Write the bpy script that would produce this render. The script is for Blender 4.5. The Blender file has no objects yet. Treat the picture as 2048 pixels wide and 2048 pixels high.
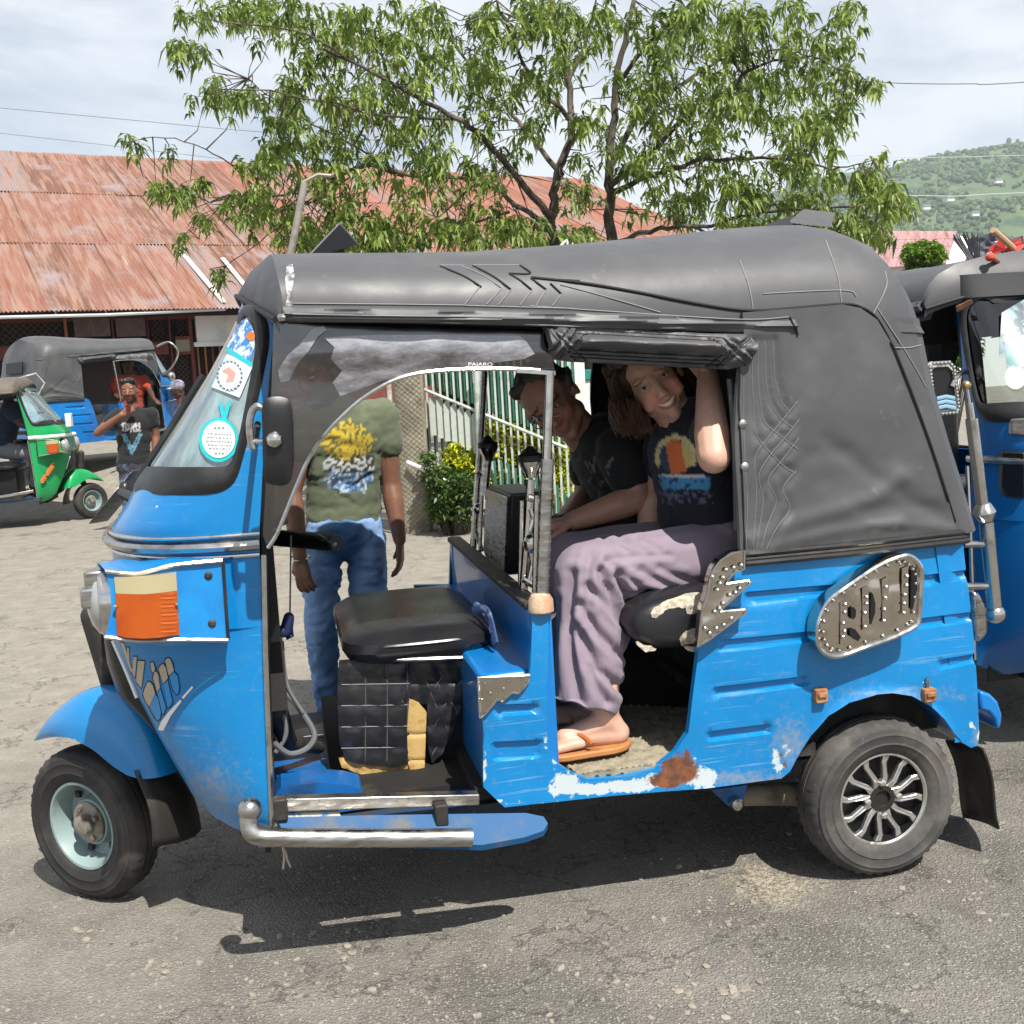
import bpy, bmesh, math, random
from mathutils import Vector, Matrix, noise, Euler
from mathutils.geometry import delaunay_2d_cdt
random.seed(7)
SC = bpy.context.scene
COL = SC.collection
PI = math.pi
# ------------------------------------------------------------------ camera
FOC, PITCH, ROLL, CAMH = 2150.0, 0.1216, -0.05553, 1.3044
cam_d = bpy.data.cameras.new('camera'); cam = bpy.data.objects.new('camera', cam_d); COL.objects.link(cam)
CAMR = Matrix.Rotation(PI/2-PITCH, 3, 'X') @ Matrix.Rotation(ROLL, 3, 'Z')
cam.matrix_world = Matrix.Translation((0, 0, CAMH)) @ CAMR.to_4x4()
cam_d.sensor_width = 36; cam_d.lens = 36*FOC/2048; cam_d.clip_start = .05; cam_d.clip_end = 6000
SC.camera = cam
# ------------------------------------------------------------------ sun, sky, exposure
SUN = Vector((.33, -.58, 1)).normalized()
SC.view_settings.view_transform = 'Standard'; SC.view_settings.look = 'None'
SC.view_settings.gamma = 1; SC.view_settings.use_curve_mapping = False
SC.view_settings.exposure = 0.58
sl = bpy.data.lights.new('sun', 'SUN'); sl.energy = 5.0; sl.angle = math.radians(.53); sl.color = (1, .955, .88)
so = bpy.data.objects.new('sun', sl); COL.objects.link(so)
so.rotation_euler = SUN.to_track_quat('Z', 'Y').to_euler(); so.location = (3, -6, 12)
world = bpy.data.worlds.new('World'); SC.world = world; world.use_nodes = True
def sky():
    n = world.node_tree.nodes; L = world.node_tree.links; bg = n['Background']
    st = n.new('ShaderNodeTexSky'); st.sky_type = 'NISHITA'; st.sun_disc = False
    st.sun_elevation = math.asin(SUN.z); st.sun_rotation = math.atan2(SUN.x, SUN.y)
    st.altitude = 900; st.air_density = 1.0; st.dust_density = 1.2; st.ozone_density = 1.2
    tc = n.new('ShaderNodeTexCoord'); mp = n.new('ShaderNodeMapping'); L.new(tc.outputs['Generated'], mp.inputs[0])
    mp.inputs['Scale'].default_value = (1.5, 1.3, 5.0); mp.inputs['Rotation'].default_value = (.1, .16, .4)
    nz = n.new('ShaderNodeTexNoise'); nz.inputs['Scale'].default_value = 1.7; nz.inputs['Detail'].default_value = 9
    nz.inputs['Roughness'].default_value = .56; nz.inputs['Distortion'].default_value = .35
    L.new(mp.outputs[0], nz.inputs['Vector'])
    cr = n.new('ShaderNodeMapRange'); cr.interpolation_type = 'SMOOTHSTEP'
    cr.inputs[1].default_value = .36; cr.inputs[2].default_value = .62; cr.inputs[3].default_value = .40; cr.inputs[4].default_value = 1
    L.new(nz.outputs[0], cr.inputs[0])
    n2 = n.new('ShaderNodeTexNoise'); n2.inputs['Scale'].default_value = 3.1; n2.inputs['Detail'].default_value = 6
    L.new(mp.outputs[0], n2.inputs['Vector'])
    cc = n.new('ShaderNodeMix'); cc.data_type = 'RGBA'
    cc.inputs[6].default_value = (7.4, 8.0, 8.8, 1); cc.inputs[7].default_value = (8.7, 9.05, 9.4, 1)
    L.new(n2.outputs[0], cc.inputs[0])
    sm = n.new('ShaderNodeMix'); sm.data_type = 'RGBA'; sm.blend_type = 'MIX'
    L.new(cr.outputs[0], sm.inputs[0]); L.new(st.outputs[0], sm.inputs[6]); L.new(cc.outputs[2], sm.inputs[7])
    L.new(sm.outputs[2], bg.inputs[0]); bg.inputs[1].default_value = .077
sky()
# ------------------------------------------------------------------ geometry of the picture: pixels are in a 1932 wide copy of the photograph
KP = 2048/1932
def ray(u, v): return CAMR @ Vector(((u*KP-1024)/FOC, -(v*KP-1024)/FOC, -1))
CP = Vector((0, 0, CAMH))
def WY(u, v, Y): d = ray(u, v); return CP + d*(Y/d.y)
def GZ(u, v, z=0): d = ray(u, v); return CP + d*((z-CAMH)/d.z)
CRT = CAMR.transposed()
def proj(p):
    c = CRT @ (Vector(p)-CP); return ((1024+FOC*c.x/-c.z)/KP, (1024-FOC*c.y/-c.z)/KP)
class Frame:
    """a standing place: x to the rear of a vehicle, y away, z up"""
    def __init__(s, x, y, yaw, z=0):
        s.o = Vector((x, y, z)); s.yaw = yaw
        s.M = Matrix.Translation(s.o) @ Matrix.Rotation(yaw, 4, 'Z'); s.I = s.M.inverted()
        s.c = s.I @ CP; s.r = s.I.to_3x3()
    def S(s, u, v, y): d = s.r @ ray(u, v); return s.c + d*((y-s.c.y)/d.y)
    def X(s, u, v, x): d = s.r @ ray(u, v); return s.c + d*((x-s.c.x)/d.x)
    def Z(s, u, v, z): d = s.r @ ray(u, v); return s.c + d*((z-s.c.z)/d.z)
    def px(s, p): return proj(s.M @ Vector(p))
def lerp(a, b, t): return a+(b-a)*t
def sst(a, b, x):
    t = min(1, max(0, (x-a)/(b-a))); return t*t*(3-2*t)
def fbm(p, o=4): return noise.fractal(Vector(p), 1.0, 2.0, o)
def spl(pts, n=6, closed=False):
    P = [Vector(p) for p in pts]; m = len(P); out = []
    for i in range(m if closed else m-1):
        p0 = P[(i-1) % m] if closed or i else P[0]; p1 = P[i]; p2 = P[(i+1) % m]
        p3 = P[(i+2) % m] if closed or i+2 < m else P[-1]
        for k in range(n):
            t = k/n
            out.append(.5*((2*p1)+(p2-p0)*t+(2*p0-5*p1+4*p2-p3)*t*t+(3*p1-p0-3*p2+p3)*t*t*t))
    if not closed: out.append(P[-1].copy())
    return out
# ------------------------------------------------------------------ mesh collector
class MB:
    def __init__(s): s.v = []; s.f = []; s.m = []; s.cm = 0
    def add(s, vs, fs):
        o = len(s.v); s.v += [tuple(v) for v in vs]; s.f += [tuple(i+o for i in f) for f in fs]; s.m += [s.cm]*len(fs); return s
    def merge(s, b, M=None):
        s.add([(M @ Vector(v)) if M else v for v in b.v], b.f); return s
    def box(s, c, d, R=None):
        c = Vector(c); h = Vector(d)/2; vs = []
        for x in (-1, 1):
            for y in (-1, 1):
                for z in (-1, 1):
                    o = Vector((x*h.x, y*h.y, z*h.z)); vs.append(c+(R @ o if R else o))
        return s.add(vs, [(0, 1, 3, 2), (4, 6, 7, 5), (0, 4, 5, 1), (2, 3, 7, 6), (0, 2, 6, 4), (1, 5, 7, 3)])
    def hexa(s, q, off):
        q = [Vector(p) for p in q]; off = Vector(off); return s.prism(q, off)
    def prism(s, pts, off):
        n = len(pts); off = Vector(off); a = [Vector(p) for p in pts]; b = [p+off for p in a]
        return s.add(a+b, [tuple(range(n-1, -1, -1)), tuple(range(n, 2*n))]+[(i, (i+1) % n, n+(i+1) % n, n+i) for i in range(n)])
    def loft(s, rows, closed=False, caps=False, closev=False):
        n = len(rows[0]); vs = [p for r in rows for p in r]; fs = []; R = len(rows)
        for j in range(R if closev else R-1):
            j2 = (j+1) % R
            for i in range(n if closed else n-1):
                i2 = (i+1) % n; fs.append((j*n+i, j*n+i2, j2*n+i2, j2*n+i))
        if caps: fs += [tuple(range(n-1, -1, -1)), tuple((R-1)*n+i for i in range(n))]
        return s.add(vs, fs)
    def tube(s, pts, r, n=8, caps=True, closed=False, flat=1):
        P = [Vector(p) for p in pts]; m = len(P); rr = r if hasattr(r, '__len__') else [r]*m
        rows = []; up = None
        for i in range(m):
            a = P[(i-1) % m] if (closed or i) else P[0]; b = P[(i+1) % m] if (closed or i < m-1) else P[-1]
            t = (b-a)
            t = t.normalized() if t.length > 1e-9 else Vector((0, 0, 1))
            if up is None:
                up = Vector((0, 0, 1)) if abs(t.z) < .9 else Vector((1, 0, 0))
            up = (up-t*up.dot(t)); up = up.normalized() if up.length > 1e-6 else t.orthogonal().normalized()
            w = t.cross(up)
            rows.append([P[i]+(w*math.cos(k*2*PI/n)*flat+up*math.sin(k*2*PI/n))*rr[i] for k in range(n)])
        return s.loft(rows, True, caps and not closed, closed)
    def lathe(s, prof, c, axis, n=24, closed=False, caps=True):
        c = Vector(c); a = Vector(axis).normalized(); u = a.orthogonal().normalized(); w = a.cross(u)
        rows = [[c+a*h+(u*math.cos(k*2*PI/n)+w*math.sin(k*2*PI/n))*r for k in range(n)] for r, h in prof]
        return s.loft(rows, True, caps and not closed, closed)
    def ball(s, c, r, n=12, R=None):
        c = Vector(c); r = Vector(r) if hasattr(r, '__len__') else Vector((r, r, r)); rows = []
        m = max(4, n//2)
        for j in range(m+1):
            t = -PI/2+PI*j/m; t = max(-PI/2+.02, min(PI/2-.02, t))
            row = []
            for k in range(n):
                o = Vector((r.x*math.cos(t)*math.cos(2*PI*k/n), r.y*math.cos(t)*math.sin(2*PI*k/n), r.z*math.sin(t)))
                row.append(c+(R @ o if R else o))
            rows.append(row)
        return s.loft(rows, True, True)
    def cap(s, a, b, ra, rb, n=12):
        a = Vector(a); b = Vector(b); d = b-a; L = d.length; t = d/L if L > 1e-6 else Vector((0, 0, 1)); pts = []; rr = []
        for k in range(5):
            q = -PI/2+PI/2*k/4.0; pts.append(a+t*ra*math.sin(q)); rr.append(max(.0008, ra*math.cos(q)))
        for k in range(5):
            q = PI/2*k/4.0; pts.append(b+t*rb*math.sin(q)); rr.append(max(.0008, rb*math.cos(q)))
        return s.tube(pts, rr, n)
    def limb(s, pts, rr, n=12):
        for i in range(len(pts)-1): s.cap(pts[i], pts[i+1], rr[i], rr[i+1], n)
        return s
    def build(s, name, mats, parent=None, sharp=38, bevel=0, smooth=True, kind=None, label=None, mesh_only=False):
        me = bpy.data.meshes.new(name); me.from_pydata(s.v, [], s.f)
        mats = mats if isinstance(mats, (list, tuple)) else [mats]
        for m in mats: me.materials.append(m)
        if len(mats) > 1: me.polygons.foreach_set('material_index', s.m)
        bm = bmesh.new(); bm.from_mesh(me); bmesh.ops.recalc_face_normals(bm, faces=bm.faces); bm.to_mesh(me); bm.free()
        if smooth:
            me.polygons.foreach_set('use_smooth', [True]*len(me.polygons))
            me.set_sharp_from_angle(angle=math.radians(sharp))
        me.update()
        if mesh_only: return me
        o = bpy.data.objects.new(name, me); COL.objects.link(o)
        if parent: o.parent = parent
        if bevel:
            b = o.modifiers.new('edge', 'BEVEL'); b.width = bevel; b.segments = 2; b.limit_method = 'ANGLE'; b.angle_limit = math.radians(40); b.harden_normals = False
        if kind: o['kind'] = kind
        if label: o['label'] = label
        return o
def tag(o, label, cat, group=None):
    o['label'] = label; o['category'] = cat
    if group: o['group'] = group
    return o
def thing(name, label, cat, frame=None, loc=None, group=None):
    o = bpy.data.objects.new(name, None); COL.objects.link(o); o.empty_display_size = .2
    if frame: o.matrix_world = frame.M
    if loc: o.location = loc
    return tag(o, label, cat, group)
def inpoly(x, y, P):
    c = False; j = len(P)-1
    for i in range(len(P)):
        xi, yi = P[i]; xj, yj = P[j]
        if (yi > y) != (yj > y) and x < (xj-xi)*(y-yi)/(yj-yi)+xi: c = not c
        j = i
    return c
def panel(poly, conv, depth=None, sp=8, thick=.012, extra=(), direction=(0, 1, 0)):
    """dense sheet inside an outline, pressed in and out by depth(u,v), with a turned edge"""
    P = []
    n = len(poly)
    for i in range(n):
        a = poly[i]; b = poly[(i+1) % n]; L = math.hypot(b[0]-a[0], b[1]-a[1]); k = max(1, int(L/sp))
        for j in range(k): P.append((lerp(a[0], b[0], j/k), lerp(a[1], b[1], j/k)))
    nb = len(P); xs = [p[0] for p in P]; ys = [p[1] for p in P]
    pts = list(P)
    y = min(ys)+sp*.5; row = 0
    ex = [(a, b) for a, b in extra if inpoly(a, b, P)]
    cell = {}
    for q in ex: cell.setdefault((int(q[0]//sp), int(q[1]//sp)), []).append(q)
    edge = {}
    for q in P: edge.setdefault((int(q[0]//sp), int(q[1]//sp)), []).append(q)
    def near(d, x, y, r):
        cx, cy = int(x//sp), int(y//sp)
        for i in (-1, 0, 1):
            for j in (-1, 0, 1):
                for q in d.get((cx+i, cy+j), ()):
                    if (q[0]-x)**2+(q[1]-y)**2 < r*r: return True
        return False
    while y < max(ys):
        x = min(xs)+(sp*.5 if row % 2 else 0)
        while x < max(xs):
            if inpoly(x, y, P) and not near(edge, x, y, sp*.45) and not near(cell, x, y, sp*.5): pts.append((x, y))
            x += sp
        y += sp*.87; row += 1
    pts += ex
    vs, es, fs = delaunay_2d_cdt([Vector(p) for p in pts], [(i, (i+1) % nb) for i in range(nb)], [], 1, 1e-4)[:3]
    dr = Vector(direction); mb = MB(); F = []; uv = [(p.x, p.y) for p in vs]
    for p in vs:
        q = conv(p.x, p.y); q = q+dr*(depth(p.x, p.y) if depth else 0); F.append(q)
    N = len(F)
    cnt = {}
    for f in fs:
        for a, b in zip(f, f[1:]+f[:1]): cnt[(a, b)] = 1
    side = []; vm = {}
    B = []
    for (a, b) in cnt:
        if (b, a) not in cnt:
            for k in (a, b):
                if k not in vm: vm[k] = N+len(B); B.append(F[k]+dr*thick)
            side.append((a, b, vm[b], vm[a]))
    mb.add(F+B, [tuple(f) for f in fs]+side)
    return mb
def mirror(mb):
    b = MB(); b.add([(x, -y, z) for x, y, z in mb.v], [tuple(reversed(f)) for f in mb.f]); b.m = list(mb.m); return b
def paint(o, fn, world=True):
    """a colour attribute from each point's place: prints, wear masks, real colours"""
    me = o.data; at = me.color_attributes.new('Col', 'FLOAT_COLOR', 'POINT')
    buf = []
    for v in me.vertices:
        c = fn(v.co); buf += [c[0], c[1], c[2], 1.0 if len(c) < 4 else c[3]]
    at.data.foreach_set('color', buf)
def remesh(mb, name, mats, parent=None, vox=.008, smooth=4, kind=None, fn=None, colour=None):
    me = bpy.data.meshes.new(name+'_raw'); me.from_pydata(mb.v, [], mb.f)
    t = bpy.data.objects.new(name+'_raw', me); COL.objects.link(t)
    bm = bmesh.new(); bm.from_mesh(me); bmesh.ops.recalc_face_normals(bm, faces=bm.faces); bm.to_mesh(me); bm.free()
    r = t.modifiers.new('r', 'REMESH'); r.mode = 'VOXEL'; r.voxel_size = vox
    if smooth:
        s = t.modifiers.new('s', 'SMOOTH'); s.iterations = smooth; s.factor = .5
    dg = bpy.context.evaluated_depsgraph_get(); dg.update()
    nm = bpy.data.meshes.new_from_object(t.evaluated_get(dg)); nm.name = name
    bpy.data.objects.remove(t); bpy.data.meshes.remove(me)
    nm.materials.clear()
    for m in (mats if isinstance(mats, (list, tuple)) else [mats]): nm.materials.append(m)
    if fn:
        nr = [Vector(v.normal) for v in nm.vertices]
        for v, q in zip(nm.vertices, nr): v.co = v.co+fn(v.co.copy(), q)
    nm.polygons.foreach_set('use_smooth', [True]*len(nm.polygons)); nm.update()
    o = bpy.data.objects.new(name, nm); COL.objects.link(o)
    if parent: o.parent = parent
    if colour: paint(o, colour)
    if kind: o['kind'] = kind
    return o
def copy_tree(o, parent=None):
    c = o.copy(); COL.objects.link(c)
    if parent: c.parent = parent
    for ch in list(o.children): copy_tree(ch, c)
    return c
# ------------------------------------------------------------------ materials
def M(name, base, rough=.5, metal=0, var=None, bump=None, coat=0, attr=None, spec=.5, trans=0, ior=1.45, alpha=1, sub=0, scl=(1, 1, 1), emit=None, var2=None, rvar=0, wave=None, sheen=0):
    """var=(colour, scale, lo, hi[, detail]); bump=(scale, strength, distance)"""
    m = bpy.data.materials.new(name); m.use_nodes = True; N = m.node_tree.nodes; L = m.node_tree.links; b = N['Principled BSDF']
    b.inputs['Roughness'].default_value = rough; b.inputs['Metallic'].default_value = metal
    b.inputs['Base Color'].default_value = (*base, 1); b.inputs['Coat Weight'].default_value = coat; b.inputs['Coat Roughness'].default_value = .06
    b.inputs['Specular IOR Level'].default_value = spec; b.inputs['Transmission Weight'].default_value = trans; b.inputs['IOR'].default_value = ior
    b.inputs['Alpha'].default_value = alpha; b.inputs['Sheen Weight'].default_value = sheen
    if sub: b.inputs['Subsurface Weight'].default_value = sub; b.inputs['Subsurface Radius'].default_value = (.012, .005, .003)
    tc = N.new('ShaderNodeTexCoord'); mp = N.new('ShaderNodeMapping'); mp.inputs['Scale'].default_value = scl
    L.new(tc.outputs['Object'], mp.inputs[0])
    def nz(scale, detail=6, rough=.6):
        t = N.new('ShaderNodeTexNoise'); t.inputs['Scale'].default_value = scale; t.inputs['Detail'].default_value = detail
        t.inputs['Roughness'].default_value = rough; L.new(mp.outputs[0], t.inputs['Vector']); return t.outputs[0]
    def rng(src, a, b_, c=0, d=1):
        r = N.new('ShaderNodeMapRange'); r.interpolation_type = 'SMOOTHSTEP'
        for i, x in enumerate((a, b_, c, d)): r.inputs[i+1].default_value = x
        L.new(src, r.inputs[0]); return r.outputs[0]
    def mix(f, a, b_, mode='MIX'):
        x = N.new('ShaderNodeMix'); x.data_type = 'RGBA'; x.blend_type = mode
        for i, s in ((0, f), (6, a), (7, b_)):
            if isinstance(s, (int, float)): x.inputs[i].default_value = s
            elif isinstance(s, tuple): x.inputs[i].default_value = (*s[:3], 1)
            else: L.new(s, x.inputs[i])
        return x.outputs[2]
    col = tuple(base); at = None
    if attr:
        a = N.new('ShaderNodeAttribute'); a.attribute_name = 'Col'; at = a
        if attr == 'col': col = a.outputs['Color']
    if var: col = mix(rng(nz(var[1], var[4] if len(var) > 4 else 6), var[2], var[3]), col, var[0])
    if var2: col = mix(rng(nz(var2[1], var2[4] if len(var2) > 4 else 6), var2[2], var2[3]), col, var2[0])
    if not isinstance(col, tuple): L.new(col, b.inputs['Base Color'])
    if rvar: L.new(rng(nz(rvar[0]), .3, .7, rvar[1], rvar[2]), b.inputs['Roughness'])
    if bump:
        bp = N.new('ShaderNodeBump'); bp.inputs['Strength'].default_value = bump[1]; bp.inputs['Distance'].default_value = bump[2]
        L.new(nz(bump[0], 5), bp.inputs['Height']); L.new(bp.outputs[0], b.inputs['Normal'])
    if emit: b.inputs['Emission Color'].default_value = (*emit[0], 1); b.inputs['Emission Strength'].default_value = emit[1]
    return m
def worn_paint(name, base, fade):
    """car paint; Col.r = where it has flaked to white primer, Col.g = where it rusts, Col.b = dirt"""
    m = M(name, base, .32, coat=.35); N = m.node_tree.nodes; L = m.node_tree.links; b = N['Principled BSDF']
    tc = N.new('ShaderNodeTexCoord')
    def nz(s, d=6, r=.6):
        t = N.new('ShaderNodeTexNoise'); t.inputs['Scale'].default_value = s; t.inputs['Detail'].default_value = d; t.inputs['Roughness'].default_value = r
        L.new(tc.outputs['Object'], t.inputs['Vector']); return t.outputs[0]
    def math_(op, a, c):
        x = N.new('ShaderNodeMath'); x.operation = op
        for i, s in enumerate((a, c)):
            if isinstance(s, (int, float)): x.inputs[i].default_value = s
            else: L.new(s, x.inputs[i])
        return x.outputs[0]
    def rng(src, a, c, d=0, e=1):
        r = N.new('ShaderNodeMapRange'); r.interpolation_type = 'SMOOTHSTEP'
        for i, x in enumerate((a, c, d, e)): r.inputs[i+1].default_value = x
        L.new(src, r.inputs[0]); return r.outputs[0]
    def mix(f, a, c):
        x = N.new('ShaderNodeMix'); x.data_type = 'RGBA'
        for i, s in ((0, f), (6, a), (7, c)):
            if isinstance(s, tuple): x.inputs[i].default_value = (*s, 1)
            elif isinstance(s, float): x.inputs[i].default_value = s
            else: L.new(s, x.inputs[i])
        return x.outputs[2]
    a = N.new('ShaderNodeAttribute'); a.attribute_name = 'Col'; sp = N.new('ShaderNodeSeparateColor'); L.new(a.outputs['Color'], sp.inputs[0])
    c = mix(rng(nz(5), .35, .75), tuple(base), tuple(fade))
    fine = nz(55, 8, .7)
    c = mix(math_('MULTIPLY', rng(nz(14, 8, .7), .55, .8), .22), c, (.16, .2, .22))
    dirt = rng(math_('ADD', fine, sp.outputs[2]), .72, 1.25); c = mix(math_('MULTIPLY', dirt, .75), c, (.30, .27, .2))
    mps = N.new('ShaderNodeMapping'); mps.inputs['Scale'].default_value = (2.5, 2.5, 60); mps.inputs['Rotation'].default_value = (0, .12, 0); L.new(tc.outputs['Object'], mps.inputs[0]); sn = N.new('ShaderNodeTexNoise'); sn.inputs['Scale'].default_value = 2.2; sn.inputs['Detail'].default_value = 5; L.new(mps.outputs[0], sn.inputs['Vector'])
    c = mix(math_('MULTIPLY', math_('MULTIPLY', rng(sn.outputs[0], .60, .68), rng(nz(3.5), .45, .65)), .35), c, (.30, .42, .48))
    chip = rng(math_('ADD', math_('ADD', math_('MULTIPLY', fine, .62), math_('MULTIPLY', nz(17, 5, .65), .38)), sp.outputs[0]), .93, .99); spark = rng(nz(38, 3), .755, .775); chip2 = math_('MAXIMUM', chip, math_('MULTIPLY', spark, .8))
    c = mix(chip2, c, (.47, .53, .55))
    rustn = mix(rng(nz(30), .35, .65), (.22, .075, .03), (.09, .04, .025))
    rust = rng(math_('ADD', nz(34, 8, .75), sp.outputs[1]), .9, 1.02); c = mix(rust, c, rustn)
    L.new(c, b.inputs['Base Color'])
    un = math_('MAXIMUM', math_('MAXIMUM', chip, rust), math_('MULTIPLY', dirt, .8)); L.new(rng(un, 0, 1, .28, .75), b.inputs['Roughness']); L.new(rng(un, 0, 1, .35, 0), b.inputs['Coat Weight'])
    bp = N.new('ShaderNodeBump'); bp.inputs['Strength'].default_value = .25; bp.inputs['Distance'].default_value = .006
    h = math_('SUBTRACT', math_('MULTIPLY', nz(9, 3), .8), math_('MULTIPLY', un, .35)); L.new(h, bp.inputs['Height']); L.new(bp.outputs[0], b.inputs['Normal'])
    return m
m_blue = worn_paint('blue paint', (.002, .18, .46), (.004, .205, .50))
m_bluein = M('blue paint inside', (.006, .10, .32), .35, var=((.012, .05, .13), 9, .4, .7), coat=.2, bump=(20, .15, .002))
m_blue2 = M('blue paint plain', (.003, .16, .45), .3, coat=.4, var=((.01, .16, .5), 4, .4, .7), bump=(6, .1, .004))
m_bluescuff = M('scuffed step paint', (.006, .075, .20), .65, var=((.10, .10, .09), 9, .45, .7), bump=(20, .2, .002))
m_bluelt = M('pale blue paint', (.01, .25, .60), .3, coat=.4, var=((.01, .17, .5), 6, .4, .7), bump=(9, .15, .003))
m_green = M('green paint', (.006, .30, .085), .3, coat=.4, var=((.012, .22, .07), 5, .4, .7), bump=(8, .12, .003))
m_canvas = M('dark grey coated canvas', (.068, .069, .073), .48, var=((.092, .092, .094), 3.2, .42, .66), var2=((.13, .128, .12), 22, .62, .8), bump=(160, .16, .001), rvar=(7, .44, .58))
m_canvasin = M('black canvas lining', (.018, .018, .02), .7, bump=(70, .2, .002))
m_brown = M('sun bleached canvas', (.13, .105, .085), .7, var=((.09, .08, .07), 5, .4, .7), bump=(70, .2, .002))
m_thread = M('pale stitching', (.24, .24, .235), .8)
m_threadk = M('black stitching', (.008, .008, .008), .8)
m_vinyl = M('black vinyl', (.013, .013, .015), .3, var=((.022, .022, .024), 5, .45, .7), bump=(30, .10, .003), rvar=(6, .24, .42))
m_vinylw = M('torn vinyl backing', (.52, .46, .36), .85, var=((.3, .26, .2), 60, .4, .6), bump=(90, .6, .003))
m_foam = M('yellow foam', (.50, .33, .12), .9, var=((.30, .17, .06), 25, .45, .7), bump=(110, .5, .003))
m_rubber = M('tyre rubber', (.045, .043, .041), .75, var=((.11, .102, .09), 7, .40, .66), var2=((.16, .145, .12), 60, .6, .85), bump=(120, .35, .002))
m_rubber2 = M('darker tyre rubber', (.020, .019, .019), .7, var=((.055, .05, .044), 7, .42, .68), bump=(120, .35, .002))
m_rubk = M('black rubber', (.014, .014, .015), .42, var=((.03, .03, .03), 12, .4, .7), bump=(60, .12, .001))
m_flap = M('mud flap rubber', (.020, .018, .016), .62, var=((.075, .062, .042), 7, .45, .7), bump=(50, .25, .003))
m_plast = M('black plastic', (.012, .012, .013), .35, bump=(90, .08, .001), var=((.03, .03, .03), 9, .5, .75))
m_chrome = M('chrome', (.60, .585, .555), .16, 1, var=((.40, .37, .33), 25, .5, .75), rvar=(20, .10, .30), bump=(30, .06, .002))
m_steel = M('brushed steel', (.46, .45, .43), .30, 1, var=((.30, .27, .24), 14, .45, .7), rvar=(18, .2, .45), scl=(1, 1, 5))
m_plate = M('polished plate', (.56, .51, .44), .10, 1, var=((.46, .40, .33), 12, .5, .7), bump=(16, .10, .004), rvar=(25, .06, .2))
m_alloy = M('alloy', (.58, .57, .54), .32, .85, var=((.33, .3, .26), 30, .5, .75))
m_dark = M('dark underbody', (.012, .011, .010), .8, var=((.05, .042, .032), 10, .5, .75))
m_iron = M('greasy iron', (.035, .032, .03), .6, .3, var=((.10, .085, .065), 14, .5, .75), bump=(50, .4, .004))
m_rust = M('rust', (.26, .10, .04), .85, var=((.42, .24, .12), 45, .4, .65), bump=(80, .6, .004))
m_mint = M('pale green wheel paint', (.22, .295, .29), .45, var=((.16, .17, .15), 18, .55, .75), bump=(30, .2, .002))
m_hub = M('dusty hub', (.26, .25, .22), .55, .3, var=((.13, .09, .07), 22, .42, .65), bump=(40, .35, .003))
m_amber = M('amber lens', (.42, .075, .003), .14, spec=.6, coat=.7, bump=(26, .08, .003), var=((.36, .05, .002), 12, .42, .7))
m_cream = M('cream lens', (.42, .37, .22), .18, coat=.5, var=((.42, .36, .2), 14, .45, .7))
m_glasslens = M('clear lens', (.30, .31, .31), .08, coat=.8, var=((.35, .37, .36), 8, .4, .7))
m_white = M('white paint', (.72, .72, .70), .5, var=((.5, .49, .45), 12, .5, .75))
m_chalk = M('white print', (.80, .80, .78), .6)
m_teal = M('teal sticker', (.02, .46, .50), .4)
m_paper = M('sticker paper', (.72, .82, .82), .5, var=((.55, .72, .74), 9, .4, .7))
m_ink = M('print ink', (.12, .16, .22), .6)
m_red = M('red print', (.55, .07, .035), .5)
m_orange = M('orange print', (.62, .16, .03), .5)
m_tan = M('tan vinyl letter', (.44, .37, .28), .5)
m_black = M('black', (.006, .006, .007), .5)
m_cable = M('grey cable', (.12, .12, .125), .5)
m_mat = M('dusty floor mat', (.30, .265, .19), .8, var=((.19, .17, .12), 30, .4, .65), bump=(70, .5, .003))
m_floor = M('worn floor paint', (.015, .05, .12), .5, var=((.05, .05, .05), 8, .45, .6), var2=((.2, .15, .1), 20, .62, .72), bump=(30, .3, .003))
m_wornsill = M('chipped sill', (.55, .5, .4), .7, var=((.02, .2, .5), 12, .5, .56), var2=((.2, .12, .07), 16, .55, .65), bump=(30, .4, .003))
m_mirror = M('mirror', (.8, .8, .8), .02, 1)
m_gold = M('brass ball', (.62, .43, .2), .25, 1)
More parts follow.
